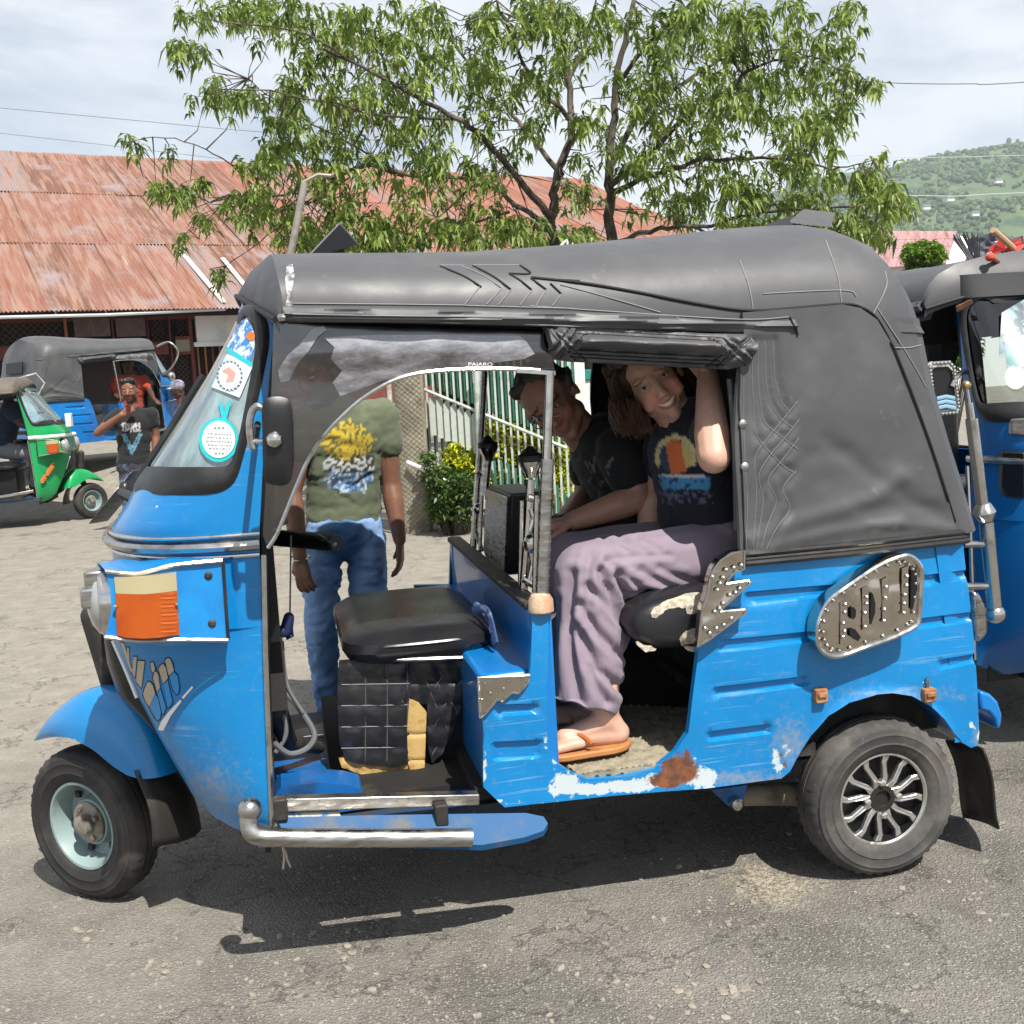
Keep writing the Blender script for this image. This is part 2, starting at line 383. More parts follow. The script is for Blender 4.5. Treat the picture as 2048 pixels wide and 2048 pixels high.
def glass(name, tint, a, rough=.02, add=None):
    """thin pane: mostly lets light through, reflects the sky at a slant"""
    m = bpy.data.materials.new(name); m.use_nodes = True; N = m.node_tree.nodes; L = m.node_tree.links
    N.remove(N['Principled BSDF']); out = N['Material Output']
    tr = N.new('ShaderNodeBsdfTransparent'); tr.inputs[0].default_value = (*tint, 1)
    gl = N.new('ShaderNodeBsdfGlossy'); gl.inputs['Roughness'].default_value = rough; gl.inputs[0].default_value = (1, 1, 1, 1)
    fr = N.new('ShaderNodeFresnel'); fr.inputs[0].default_value = 1.5
    mx = N.new('ShaderNodeMixShader'); L.new(tr.outputs[0], mx.inputs[1]); L.new(gl.outputs[0], mx.inputs[2])
    ma = N.new('ShaderNodeMath'); ma.operation = 'ADD'; L.new(fr.outputs[0], ma.inputs[0]); ma.inputs[1].default_value = a; ma.use_clamp = True
    L.new(ma.outputs[0], mx.inputs[0]); last = mx
    if add:     # dust and scuffs lying on the pane; on the windscreen also painted sky reflection
        df = N.new('ShaderNodeBsdfDiffuse'); df.inputs[0].default_value = (*add[0], 1); tc = N.new('ShaderNodeTexCoord')
        mp = N.new('ShaderNodeMapping'); mp.inputs['Scale'].default_value = add[5] if len(add) > 5 else (1, 1, 1); L.new(tc.outputs['Object'], mp.inputs[0])
        nz = N.new('ShaderNodeTexNoise'); nz.inputs['Scale'].default_value = add[1]; nz.inputs['Detail'].default_value = 8; nz.inputs['Roughness'].default_value = .7; L.new(mp.outputs[0], nz.inputs['Vector'])
        r = N.new('ShaderNodeMapRange'); r.interpolation_type = 'SMOOTHSTEP'
        for i, x in enumerate((add[2], add[3], 0, add[4])): r.inputs[i+1].default_value = x
        L.new(nz.outputs[0], r.inputs[0]); m2 = N.new('ShaderNodeMixShader'); L.new(r.outputs[0], m2.inputs[0])
        L.new(mx.outputs[0], m2.inputs[1]); L.new(df.outputs[0], m2.inputs[2]); last = m2
    L.new(last.outputs[0], out.inputs[0]); return m
m_wind = glass('windscreen glass', (.80, .93, .92), .20, .03, ((.40, .56, .58), 3.2, .30, .72, .62, (1, 3, 1)))  # pale diffuse veil paints reflected sky into the dusty glass
m_tint = glass('tinted film', (.11, .082, .068), .10, .14, ((.40, .40, .44), 9, .52, .9, .14, (1, 1, 3)))
m_clear = glass('clear film', (.8, .84, .84), .03, .08)
# people
def skinmat(name): return M(name, (.3, .2, .15), .5, attr='col', sub=.12, bump=(90, .08, .001))
m_skin = skinmat('skin')
m_cloth = M('cotton', (.3, .3, .3), .9, attr='col', bump=(320, .25, .001), sheen=.1)
m_denim = M('denim', (.05, .12, .30), .88, attr='col', bump=(350, .3, .001), var=((.16, .28, .48), 6, .48, .75))
m_hair = M('hair', (.02, .012, .008), .45, bump=(140, .6, .004), scl=(1, 1, .25), attr='col')
m_eyew = M('eye white', (.45, .41, .38), .2)
m_iris = M('iris', (.03, .018, .010), .1)
m_teeth = M('teeth', (.78, .74, .66), .25)
m_sole = M('tan leather', (.40, .17, .055), .6, var=((.25, .1, .03), 20, .45, .7))
# ------------------------------------------------------------------ ground
def terrain(x, y):
    z = .56*sst(12.6, 14.8, y)*sst(6, 0, x)+.4*sst(16, 26, y)
    return z+.004*fbm((x*.6, y*.6, 1)) if y < 12 else z
def ground_mat():
    m = bpy.data.materials.new('worn asphalt'); m.use_nodes = True; N = m.node_tree.nodes; L = m.node_tree.links; b = N['Principled BSDF']
    tc = N.new('ShaderNodeTexCoord'); P = tc.outputs['Object']
    def nz(s, d=6, r=.6):
        t = N.new('ShaderNodeTexNoise'); t.inputs['Scale'].default_value = s; t.inputs['Detail'].default_value = d; t.inputs['Roughness'].default_value = r
        L.new(P, t.inputs['Vector']); return t.outputs[0]
    def vor(s, out='Distance', feat='F1'):
        t = N.new('ShaderNodeTexVoronoi'); t.feature = feat; t.inputs['Scale'].default_value = s; L.new(P, t.inputs['Vector']); return t.outputs[out]
    def rng(src, a, c, d=0, e=1):
        r = N.new('ShaderNodeMapRange'); r.interpolation_type = 'SMOOTHSTEP'
        for i, x in enumerate((a, c, d, e)): r.inputs[i+1].default_value = x
        L.new(src, r.inputs[0]); return r.outputs[0]
    def mt(op, a, c):
        x = N.new('ShaderNodeMath'); x.operation = op
        for i, s in enumerate((a, c)):
            if isinstance(s, (int, float)): x.inputs[i].default_value = s
            else: L.new(s, x.inputs[i])
        return x.outputs[0]
    def mix(f, a, c):
        x = N.new('ShaderNodeMix'); x.data_type = 'RGBA'
        for i, s in ((0, f), (6, a), (7, c)):
            if isinstance(s, tuple): x.inputs[i].default_value = (*s, 1)
            elif isinstance(s, float): x.inputs[i].default_value = s
            else: L.new(s, x.inputs[i])
        return x.outputs[2]
    big = nz(.55, 5); mid = nz(2.6, 7, .65); fine = nz(95, 4, .7); grit = nz(260, 2)
    bit = mix(rng(mid, .35, .68), (.092, .086, .077), (.178, .166, .148))
    c = mix(rng(big, .38, .66), bit, mix(rng(mid, .3, .7), (.125, .117, .105), (.20, .187, .166)))
    # aggregate: every stone its own tint
    v1 = vor(150, 'Color'); sc = N.new('ShaderNodeSeparateColor'); L.new(v1, sc.inputs[0])
    d1 = vor(150); st = mt('MULTIPLY', rng(d1, .62, .30), rng(sc.outputs[0], .35, .75))
    tint = mix(sc.outputs[1], (.15, .135, .11), (.40, .365, .305)); c = mix(mt('MULTIPLY', st, .8), c, tint)
    c = mix(mt('MULTIPLY', rng(fine, .52, .74), .55), c, (.28, .26, .225))
    c = mix(mt('MULTIPLY', rng(grit, .56, .72), .6), c, (.024, .022, .02))
    v2 = vor(34, 'Color'); s2 = N.new('ShaderNodeSeparateColor'); L.new(v2, s2.inputs[0])
    big_st = mt('MULTIPLY', mt('MULTIPLY', rng(vor(34), .36, .22), rng(s2.outputs[0], .86, .93)), rng(mid, .42, .62))
    c = mix(big_st, c, mix(s2.outputs[1], (.24, .215, .175), (.33, .30, .25)))
    # dusty yard behind
    sx = N.new('ShaderNodeSeparateXYZ'); L.new(P, sx.inputs[0])
    dust = rng(mt('ADD', mt('ADD', sx.outputs[1], mt('MULTIPLY', mid, 3.0)), mt('MULTIPLY', sx.outputs[0], -.9)), 2.6, 8.6)
    dcol = mix(rng(nz(7, 7, .7), .35, .7), (.25, .226, .186), (.34, .31, .258)); c = mix(mt('MULTIPLY', dust, .82), c, mix(mt('MULTIPLY', rng(fine, .45, .7), .5), dcol, (.22, .2, .165)))
    pv = N.new('ShaderNodeVectorMath'); pv.operation = 'DISTANCE'; L.new(P, pv.inputs[0]); pp = GZ(1450, 1668); pv.inputs[1].default_value = (pp.x, pp.y, 0)
    c = mix(mt('MULTIPLY', rng(mt('ADD', pv.outputs['Value'], mt('MULTIPLY', nz(9, 6, .7), .3)), .32, .16), .8), c, mix(rng(nz(60, 4), .4, .6), (.20, .17, .125), (.42, .37, .28)))
    ck = nz(1.1, 8, .6); cr_ = mt('ABSOLUTE', mt('SUBTRACT', ck, .5), 0); c = mix(mt('MULTIPLY', rng(cr_, .006, .001), .55), c, (.04, .037, .033))
    # tar stains
    c = mix(mt('MULTIPLY', rng(nz(1.3, 4), .60, .72), .5), c, (.05, .047, .043))
    L.new(c, b.inputs['Base Color']); b.inputs['Roughness'].default_value = .87; b.inputs['Specular IOR Level'].default_value = .3
    h = mt('ADD', mt('MULTIPLY', rng(d1, .7, .15), .5), mt('ADD', mt('MULTIPLY', fine, .6), mt('ADD', mt('MULTIPLY', big_st, .8), mt('MULTIPLY', mid, 1.2))))
    bp = N.new('ShaderNodeBump'); bp.inputs['Strength'].default_value = .75; bp.inputs['Distance'].default_value = .008; L.new(h, bp.inputs['Height']); L.new(bp.outputs[0], b.inputs['Normal'])
    return m
m_ground = ground_mat()
def build_ground():
    ys = [-30, -12, -5, -1]; y = 0.0
    while y < 9: ys.append(y); y += .12
    while y < 30: ys.append(y); y += .5
    while y < 4000: ys.append(y); y *= 1.35
    rows = []
    for y in ys:
        row = []
        for i in range(-44, 45):
            t = i/44; x = (t*5.5+t**3*(6+max(0, y)*1.5)+t**7*40)
            row.append((x, y, terrain(x, y)))
        rows.append(row)
    o = MB().loft(rows).build('ground', m_ground, sharp=180); o['kind'] = 'structure'
    # stones set in the surface near the camera, and the cracked broken edge right of the wheel
    R = random.Random(3); mb = MB()
    for i in range(900):
        v = R.uniform(1560, 1960)**1.0; u = R.uniform(-60, 2000)
        p = GZ(u, v); cl = fbm((p.x*1.7, p.y*1.7, 5))
        if cl < .02 and R.random() < .72: continue
        s = .0035*math.exp(abs(R.gauss(0, .62)))
        if s > .012: s = .012
        R3 = Euler((R.uniform(-.25, .25), R.uniform(-.25, .25), R.uniform(0, 6.3))).to_matrix(); n = 6; rows = []
        for h, rr in ((-.004, 1.05), (s*.10, .95), (s*.22, .45)):
            rows.append([Vector((p.x, p.y, .002+h))+R3 @ Vector((math.cos(k*1.047)*s*rr*(1+.35*math.sin(k*2.1+i)), .7*math.sin(k*1.047)*s*rr, 0)) for k in range(n)])
        mb.loft(rows, True, True)
    m_st = M('road stones', (.20, .185, .155), .85, var=((.28, .255, .21), 9, .42, .6), var2=((.11, .10, .09), 14, .58, .7), bump=(200, .4, .001))
    o = mb.build('road_stones', m_st, kind='stuff', sharp=30)
build_ground()
# broken patch with loose pale stones by the shadow, and the crack below it
def rubble():
    R = random.Random(11); m1 = M('pale rubble', (.28, .245, .195), .9, var=((.19, .17, .135), 40, .4, .65), bump=(120, .6, .003)); mb = MB()
    for (u, v, n, su, sv) in ((1450, 1668, 16, 40, 12), (1400, 1710, 6, 40, 18), (1350, 1850, 8, 45, 24), (1300, 1895, 5, 30, 18), (660, 1800, 6, 12, 8), (155, 1760, 5, 14, 7), (300, 1825, 6, 18, 12), (1380, 1870, 6, 14, 8), (590, 1640, 16, 80, 26), (1850, 1690, 10, 40, 12)):
        for i in range(n):
            p = GZ(u+R.gauss(0, su), v+R.gauss(0, sv)); s = R.uniform(.005, .013)
            mb2 = MB(); mb2.ball((0, 0, 0), (s, s*R.uniform(.55, .9), s*R.uniform(.14, .28)), 7)
            E = Matrix.Translation((p.x, p.y, s*.12)) @ Euler((R.uniform(-.3, .3), R.uniform(-.3, .3), R.uniform(0, 6))).to_matrix().to_4x4()
            mb.merge(mb2, E)
    mb.build('loose_rubble', m1, kind='stuff', sharp=25)
rubble()
# ------------------------------------------------------------------ leaves
def leafmat(name, a, b_, tr=.35):
    m = bpy.data.materials.new(name); m.use_nodes = True; N = m.node_tree.nodes; L = m.node_tree.links; b = N['Principled BSDF']
    at = N.new('ShaderNodeAttribute'); at.attribute_name = 'Col'; sp = N.new('ShaderNodeSeparateColor'); L.new(at.outputs['Color'], sp.inputs[0])
    x = N.new('ShaderNodeMix'); x.data_type = 'RGBA'; x.inputs[6].default_value = (*a, 1); x.inputs[7].default_value = (*b_, 1); L.new(sp.outputs[0], x.inputs[0])
    L.new(x.outputs[2], b.inputs['Base Color']); b.inputs['Roughness'].default_value = .42; b.inputs['Specular IOR Level'].default_value = .45
    t = N.new('ShaderNodeBsdfTranslucent'); L.new(x.outputs[2], t.inputs[0]); mx = N.new('ShaderNodeMixShader'); mx.inputs[0].default_value = tr
    L.new(b.outputs[0], mx.inputs[1]); L.new(t.outputs[0], mx.inputs[2]); L.new(mx.outputs[0], N['Material Output'].inputs[0]); return m
class Leaves:
    def __init__(s, seed): s.mb = MB(); s.c = []; s.R = random.Random(seed)
    def leaf(s, p, d, L, w, droop, tone):
        R = s.R; side = d.cross(Vector((0, 0, 1)))
        side = side.normalized() if side.length > 1e-4 else Vector((1, 0, 0)); side = (side+Vector((R.gauss(0, .35), R.gauss(0, .35), R.gauss(0, .35)))).normalized()
        a = p+d*L*.42+Vector((0, 0, -droop*L*.16)); t = p+d*L*.85+Vector((0, 0, -droop*L*.62)); fold = Vector((0, 0, w*.35))
        s.mb.add([p, a+side*w*.5+fold, a, a-side*w*.5+fold, t], [(0, 1, 2), (0, 2, 3), (1, 4, 2), (2, 4, 3)]); s.c += [tone]*5
    def whorl(s, p, n, L, w, up=.15, droop=1.0, tone=None):
        R = s.R; base = R.random() if tone is None else tone
        for i in range(n):
            a = R.uniform(0, 2*PI); d = Vector((math.cos(a), math.sin(a), R.uniform(-.75, .35)+up)).normalized()
            s.leaf(p+Vector((R.gauss(0, .02), R.gauss(0, .02), R.gauss(0, .025))), d, L*R.uniform(.6, 1.15), w*R.uniform(.7, 1.2), droop*R.uniform(.5, 1.4), min(1, max(0, base*.55+R.random()*.5)))
    def build(s, name, mat, parent):
        o = s.mb.build(name, mat, parent, smooth=False); me = o.data
        # build() keeps the vertex order
        at = me.color_attributes.new('Col', 'FLOAT_COLOR', 'POINT'); buf = []
        for c in s.c: buf += [c, c, c, 1]
        at.data.foreach_set('color', buf); o['kind'] = 'stuff'; return o
m_leaf = leafmat('narrow leaves', (.026, .072, .010), (.30, .39, .075), .42)
m_leaf2 = leafmat('hedge leaves yellow', (.22, .30, .012), (.68, .66, .03), .35)
m_leaf3 = leafmat('shrub leaves', (.018, .05, .012), (.10, .17, .03), .3)
m_bark = M('bark', (.055, .042, .032), .85, var=((.16, .135, .105), 6, .46, .68), var2=((.04, .03, .022), 18, .5, .7), bump=(26, .8, .01), scl=(1, 1, .4))
# ------------------------------------------------------------------ big tree behind the fence
def tree():
    Y0 = 11.3; R = random.Random(21)
    root = thing('tree', 'spreading tree with narrow drooping leaves standing behind the fence', 'tree', loc=WY(1120, 700, Y0).xyz*Vector((1, 1, 0)) if False else None)
    b = WY(1120, 700, Y0); root.location = (b.x, b.y, 0); inv = Vector((b.x, b.y, 0)); bpy.context.view_layer.update()
    def P(u, v, dy=0): return WY(u, v, Y0+dy)-inv
    limbs = [  # (u,v,dy) ... , r0, r1
        ([(1118, 850, 0), (1112, 700, 0), (1080, 560, 0), (1045, 465, 0), (1043, 390, -.1), (1052, 330, -.2), (1078, 240, -.2), (1068, 120, -.1), (1042, 0, 0), (1030, -60, .1)], .11, .025),
        ([(1118, 850, 0), (1130, 700, .1), (1145, 560, .1), (1152, 455, .1), (1150, 380, .2), (1150, 300, .2), (1160, 200, .3), (1168, 120, .3), (1192, 20, .4), (1200, -60, .5)], .115, .025),
        ([(1043, 410, -.1), (1000, 365, -.5), (920, 268, -.9), (860, 225, -1.1), (780, 180, -1.3), (690, 130, -1.4), (600, 90, -1.6)], .055, .012),
        ([(1045, 430, 0), (985, 395, .4), (920, 345, .7), (850, 335, 1), (760, 330, 1.2), (700, 300, 1.2)], .045, .012),
        ([(760, 330, 1.2), (690, 312, .6), (640, 330, .2), (585, 352, 0), (500, 372, -.2), (440, 368, -.3)], .04, .008),
        ([(1150, 315, .2), (1205, 220, .6), (1260, 178, .8), (1335, 125, 1.1), (1400, 105, 1.2), (1480, 90, 1.3)], .05, .01),
        ([(1150, 350, .1), (1235, 280, -.4), (1300, 215, -.8), (1380, 165, -1), (1440, 120, -1.2), (1530, 105, -1.3)], .05, .01),
        ([(1150, 365, .1), (1225, 335, -.2), (1290, 310, -.6), (1370, 300, -.9), (1480, 300, -1), (1570, 320, -1.1)], .045, .01),
        ([(1155, 470, .1), (1205, 440, -.4), (1260, 430, -.6), (1340, 425, -.8), (1440, 400, -.9), (1540, 395, -1), (1650, 385, -1)], .04, .01),
        ([(1060, 330, -.2), (990, 245, .3), (930, 165, .8), (860, 90, 1.1), (830, 10, 1.3)], .04, .01),
        ([(1078, 230, -.2), (1010, 150, -.6), (960, 60, -.9), (930, -30, -1.1)], .035, .01),
        ([(1165, 160, .3), (1225, 80, 0), (1290, 20, -.3), (1330, -40, -.4)], .035, .01),
        ([(1072, 150, -.1), (1110, 70, .5), (1130, -30, .8)], .03, .01),
        ([(690, 130, -1.4), (560, 60, -1.7), (440, 45, -1.8), (370, 30, -1.9)], .014, .005),
        ([(860, 225, -1.1), (700, 215, -1.5), (540, 175, -1.8), (400, 170, -2)], .018, .005),
        ([(760, 330, 1.2), (640, 260, .6), (520, 190, .2), (470, 150, .1)], .018, .005),
        ([(500, 372, -.2), (420, 300, -.6), (330, 262, -.8), (240, 266, -.9)], .012, .004),
        ([(640, 330, .2), (560, 400, -.4), (470, 470, -.7), (410, 515, -.8)], .014, .004),
        ([(690, 312, .6), (560, 395, -.6), (430, 385, -1), (345, 445, -1.2)], .014, .004),
        ([(1530, 105, -1.3), (1590, 130, -1.3), (1645, 155, -1.3)], .01, .004), ([(1480, 90, 1.3), (1560, 50, 1.2), (1600, 10, 1.2)], .01, .004),
        ([(1570, 320, -1.1), (1620, 310, -1.2), (1655, 298, -1.2)], .01, .004),
        ([(960, 400, .4), (860, 430, -.2), (740, 455, -.6), (600, 470, -.8)], .022, .006),
        ([(900, 345, .8), (830, 410, .6), (790, 470, .5)], .02, .006), ([(1300, 425, -.7), (1400, 455, -.9), (1560, 430, -1.1)], .02, .006)]
    mb = MB(); pts = []
    for pl, r0, r1 in limbs:
        q = spl([P(*a) for a in pl], 5); n = len(q); q = [p+Vector((fbm((i*.37, pl[0][0], 0)), fbm((i*.37, pl[0][0], 7)), fbm((i*.37, 3, pl[0][1])))) *.035*min(1, i/4) for i, p in enumerate(q)]
        mb.tube(q, [lerp(r0, r1, (i/(n-1))**.7)*.8 for i in range(n)], 8); pts += q[n//4:]
    mb.build('trunk', m_bark, root)
    blobs = [  # u v ru rv clusters
        (400, 15, 75, 30, 36), (345, 88, 36, 14, 12), (415, 170, 62, 26, 22), (470, 5, 50, 24, 16), (560, 70, 80, 50, 44), (540, 20, 60, 30, 18), (600, 150, 80, 60, 60), (525, 195, 42, 50, 22), (640, 40, 60, 40, 30), (560, 262, 70, 40, 34),
        (510, 300, 40, 24, 14), (243, 268, 22, 10, 5), (318, 283, 12, 10, 3), (308, 352, 26, 10, 7), (345, 362, 22, 12, 7), (378, 342, 20, 8, 4), (376, 408, 18, 8, 4), (346, 444, 7, 10, 3), (408, 514, 15, 12, 4), (500, 330, 60, 40, 26), (470, 385, 50, 26, 16), (540, 420, 70, 40, 36),
        (640, 330, 80, 60, 60), (700, 230, 80, 70, 70), (720, 120, 90, 70, 80), (760, 40, 90, 45, 60), (650, 430, 90, 40, 50), (780, 420, 90, 45, 56), (820, 320, 80, 60, 50), (850, 200, 90, 70, 70), (880, 90, 90, 70, 70), (960, 30, 80, 50, 50), (930, 300, 60, 60, 26), (980, 190, 70, 70, 50), (900, 425, 70, 40, 36), (1000, 440, 60, 30, 30),
        (1060, 90, 60, 60, 36), (1050, 20, 60, 35, 26), (1130, 40, 60, 45, 30), (1110, 250, 50, 60, 22), (1090, 350, 30, 30, 9), (1090, 445, 40, 22, 14), (1195, 120, 60, 60, 32), (1230, 40, 70, 40, 36), (1230, 200, 60, 50, 32), (1290, 110, 60, 60, 40), (1330, 30, 70, 45, 46), (1360, 190, 70, 70, 60), (1420, 60, 70, 60, 56), (1200, 300, 40, 40, 16),
        (1280, 290, 70, 50, 40), (1340, 370, 90, 45, 56), (1250, 390, 70, 36, 30), (1440, 170, 60, 60, 48), (1480, 250, 70, 60, 56), (1440, 330, 80, 60, 56), (1490, 40, 40, 40, 16), (1520, 100, 60, 45, 30), (1560, 165, 60, 50, 36), (1530, 340, 60, 60, 48), (1580, 90, 34, 24, 9), (1555, 240, 40, 60, 24), (1600, 140, 22, 20, 8), (1645, 155, 20, 12, 6), (1590, 35, 20, 18, 7), (1600, 5, 22, 10, 5), (1655, 296, 12, 16, 5), (1610, 350, 50, 40, 28), (1660, 372, 50, 30, 22), (1700, 380, 26, 14, 8), (1560, 420, 80, 24, 34), (1640, 430, 40, 16, 12), (1430, 425, 70, 26, 28), (620, 480, 50, 22, 18), (700, 470, 60, 22, 22)]
    lv = Leaves(5); tw = MB(); kd = [(p, (p+inv)) for p in pts]
    for (u, v, ru, rv, n) in blobs:
        for i in range(int(n*(.92 if v < 340 else 1.2))):
            a = R.uniform(0, 2*PI); r = math.sqrt(R.random()); dy = R.uniform(-1.7, 1.7)*(.55 if n < 10 else 1)
            p = P(u+ru*r*math.cos(a), v+rv*r*math.sin(a), dy)
            if n >= 26 and fbm((p.x*2.1, p.y*1.2, p.z*2.1)) < -.12: continue
            lv.whorl(p, R.randint(8, 13), .135, .036, .1, 1.2)
            lv.whorl(p+Vector((R.gauss(0, .06), R.gauss(0, .06), R.uniform(-.14, -.03))), R.randint(5, 8), .12, .038, 0, 1.3)
            q = min(pts, key=lambda z: (z-p).length_squared+R.uniform(0, .12)); d = (q-p).length
            if .05 < d < .75 and R.random() < .6:
                m1 = p.lerp(q, .5)+Vector((R.gauss(0, .06), R.gauss(0, .06), -.10*d+R.gauss(0, .05)))
                tw.tube([p, p.lerp(m1, .5)+Vector((0, 0, .02)), m1, q], [.002, .003, .0045, .007], 4, False)
    tw.build('twigs', m_bark, root, kind='stuff'); lv.build('foliage', m_leaf, root)
tree()
# ------------------------------------------------------------------ shrubs and hedge
def shrub(name, label, cat, spots, mat, size, Y, dys, seed, droop=.5, w=.5):
    c = spots[0]; b = WY(c[0], c[1], Y); root = thing(name, label, cat, loc=(b.x, b.y, terrain(b.x, b.y))); o0 = Vector((b.x, b.y, terrain(b.x, b.y))); R = random.Random(seed); lv = Leaves(seed); tw = MB()
    for (u, v, ru, rv, n) in spots:
        for i in range(n):
            while True:
                x, y, z = R.uniform(-1, 1), R.uniform(-1, 1), R.uniform(-1, 1)
                if .25 < x*x+y*y+z*z < 1: break
            p = WY(u+x*ru, v+z*rv, Y+y*dys)-o0; p.z = max(.03, p.z)
            lv.whorl(p, R.randint(6, 9), size, size*w, .35, droop)
            if i % 4 == 0: tw.tube([p, p*.5+Vector((0, 0, -.1)), Vector((p.x*.4, p.y*.4, 0))], [.004, .006, .009], 4, False)
    tw.build('stems', m_bark, root, kind='stuff'); lv.build('foliage', mat, root); return root
shrub('hedge', 'bright yellow green hedge growing behind the white pickets', 'hedge', [(985, 845, 100, 66, 1100), (960, 872, 130, 66, 500), (900, 900, 70, 45, 190), (1040, 900, 45, 60, 200), (870, 870, 30, 40, 60)], m_leaf2, .065, 9.72, .2, 31)
shrub('shrub', 'dark green shrub at the foot of the concrete pillar', 'shrub', [(855, 950, 46, 45, 230), (830, 905, 26, 26, 60), (880, 920, 26, 30, 70), (808, 868, 10, 14, 16)], m_leaf3, .075, 9.35, .32, 32)
shrub('round_bush', 'small round green bush in front of the pale red roof', 'bush', [(1742, 482, 38, 22, 330), (1728, 474, 20, 16, 70), (1756, 470, 18, 13, 60), (1742, 520, 36, 34, 160)], leafmat('bush leaves', (.05, .12, .012), (.20, .32, .03)), .12, 17, .5, 33)
shrub('dark_hedge', 'dark hedge seen through the cab of the right blue rickshaw', 'hedge', [(1775, 650, 70, 55, 300)], m_leaf3, .10, 10, .4, 34)
shrub('dark_foliage', 'dark green foliage crowding the back of the tall fence', 'shrub', [(880, 720, 60, 70, 260), (980, 730, 70, 70, 300), (860, 620, 60, 50, 100)], m_leaf3, .10, 10.9, .4, 36)
# ------------------------------------------------------------------ fence, pillar, gate wall
def fence():
    root = thing('fence', 'tall white and green picket fence running right of the concrete pillar', 'fence', loc=WY(900, 900, 9.6)*1)
    o = root.location.copy(); mw = M('weathered white paint', (.44, .48, .43), .6, var=((.26, .30, .25), 7, .45, .7)); mg = M('green fence paint', (.022, .115, .075), .5, var=((.05, .17, .12), 5, .4, .7))
    def bar(name, u, v0, v1, Y, w, t, m):
        a = WY(u, v0, Y); b = Vector((a.x, a.y, WY(u, v1, Y).z)); h = a.z-b.z; mb = MB()
        mb.prism([(-w/2, 0, 0), (w/2, 0, 0), (w/2, 0, h-w*.6), (0, 0, h), (-w/2, 0, h-w*.6)], (0, t, 0))
        k = mb.build(name, m, root, smooth=False); k.location = b-o
    R = random.Random(2)
    u = 748; i = 0
    while u < 1066:
        t = (u-748)/318; Y = lerp(9.9, 9.2, t); top = lerp(466, 497, t)+R.uniform(-2, 2); rail = lerp(712, 846, t); bot = lerp(925, 1000, t)
        bar('picket', u, top, bot, Y, .019, .012, mw); bar('green_bar', u+6.4, top+6, rail, Y+.06, .030, .012, mg)
        if u >= 900: bar('lower_bar', u, rail+78+R.uniform(-6, 6), bot-2, Y-.004, .021, .012, mg)
        if u < 900: bar('lower_bar', u+6.4, rail+72, bot-4, Y+.06, .03, .012, mg)
        if 806 < u < 895: bar('wide_slat', u+1.5, rail+4, rail+82, Y-.016, .058, .012, mw)
        u += 13.2; i += 1
    for v0, v1 in ((712, 846), (905, 985), (560, 600)):
        mb = MB(); pts = [WY(lerp(744, 1070, k/8), lerp(v0, v1, k/8), lerp(9.9, 9.2, k/8)-.02)-o for k in range(9)]; mb.tube(pts, .016, 6); mb.build('rail', mw, root)
    mb = MB(); a = WY(898, 690, 9.5)-o; b = WY(910, 960, 9.5)-o; mb.tube([a, b], .028, 10); mb.build('post', mw, root)
fence()
def pillar():
    m = M('mossy concrete', (.30, .265, .20), .92, var=((.15, .14, .10), 5, .42, .66), var2=((.44, .40, .31), 24, .55, .75), bump=(45, .7, .01))
    b = GZ(790, 1003); root = thing('concrete_pillar', 'old concrete gate pillar wrapped in wire mesh, left end of the fence', 'pillar', loc=(b.x, b.y, 0)); w = .25; h = 1.95
    mb = MB(); rows = []
    for k in range(15):
        z = h*k/14; rows.append([(sx*w/2*(1+.04*fbm((z*3, sx, sy))), sy*w/2, z) for sx, sy in ((-1, -.8), (-.8, -1), (0, -1.0), (.8, -1), (1, -.8), (1, .8), (.8, 1), (-.8, 1), (-1, .8))])
    mb.loft(rows, True, True); mb.build('shaft', m, root, sharp=60)
    # wire mesh laid diagonally over the faces
    wm = MB()
    for s in (-1, 1):
        for k in range(-6, 46):
            z0 = k*.046; pts = []
            for q in range(6):
                x = -w/2+w*q/5; z = z0+s*(x)*.9
                if 0 < z < h-.02: pts.append((x, -w/2-.006, z))
            if len(pts) > 1: wm.tube(pts, .0019, 4)
    wm.build('wire_mesh', M('wire', (.26, .23, .17), .6, .4), root)
    mb = MB(); mb.tube([(-.165, -.12, .0), (-.165, -.12, h)], .022, 8); mb.build('pipe_post', M('pale pipe', (.50, .47, .41), .6, var=((.3, .26, .2), 9, .45, .7)), root)
    a = WY(768, 872, b.y-.18)-Vector((b.x, b.y, 0)); c = WY(818, 894, b.y-.25)-Vector((b.x, b.y, 0)); d = WY(905, 922, b.y-.3)-Vector((b.x, b.y, 0))
    mb = MB(); mb.tube([a, c], .021, 8); mb.build('white_bar', m_white, root)
    ch = MB()
    for k in range(16):
        t = k/16; p = c.lerp(d, t)+Vector((0, 0, -.03*math.sin(PI*t))); q = c.lerp(d, t+.075)+Vector((0, 0, -.03*math.sin(PI*(t+.075)))); ch.tube([p, q], .012 if k % 2 else .008, 6)
    ch.build('chain', m_steel, root)
pillar()
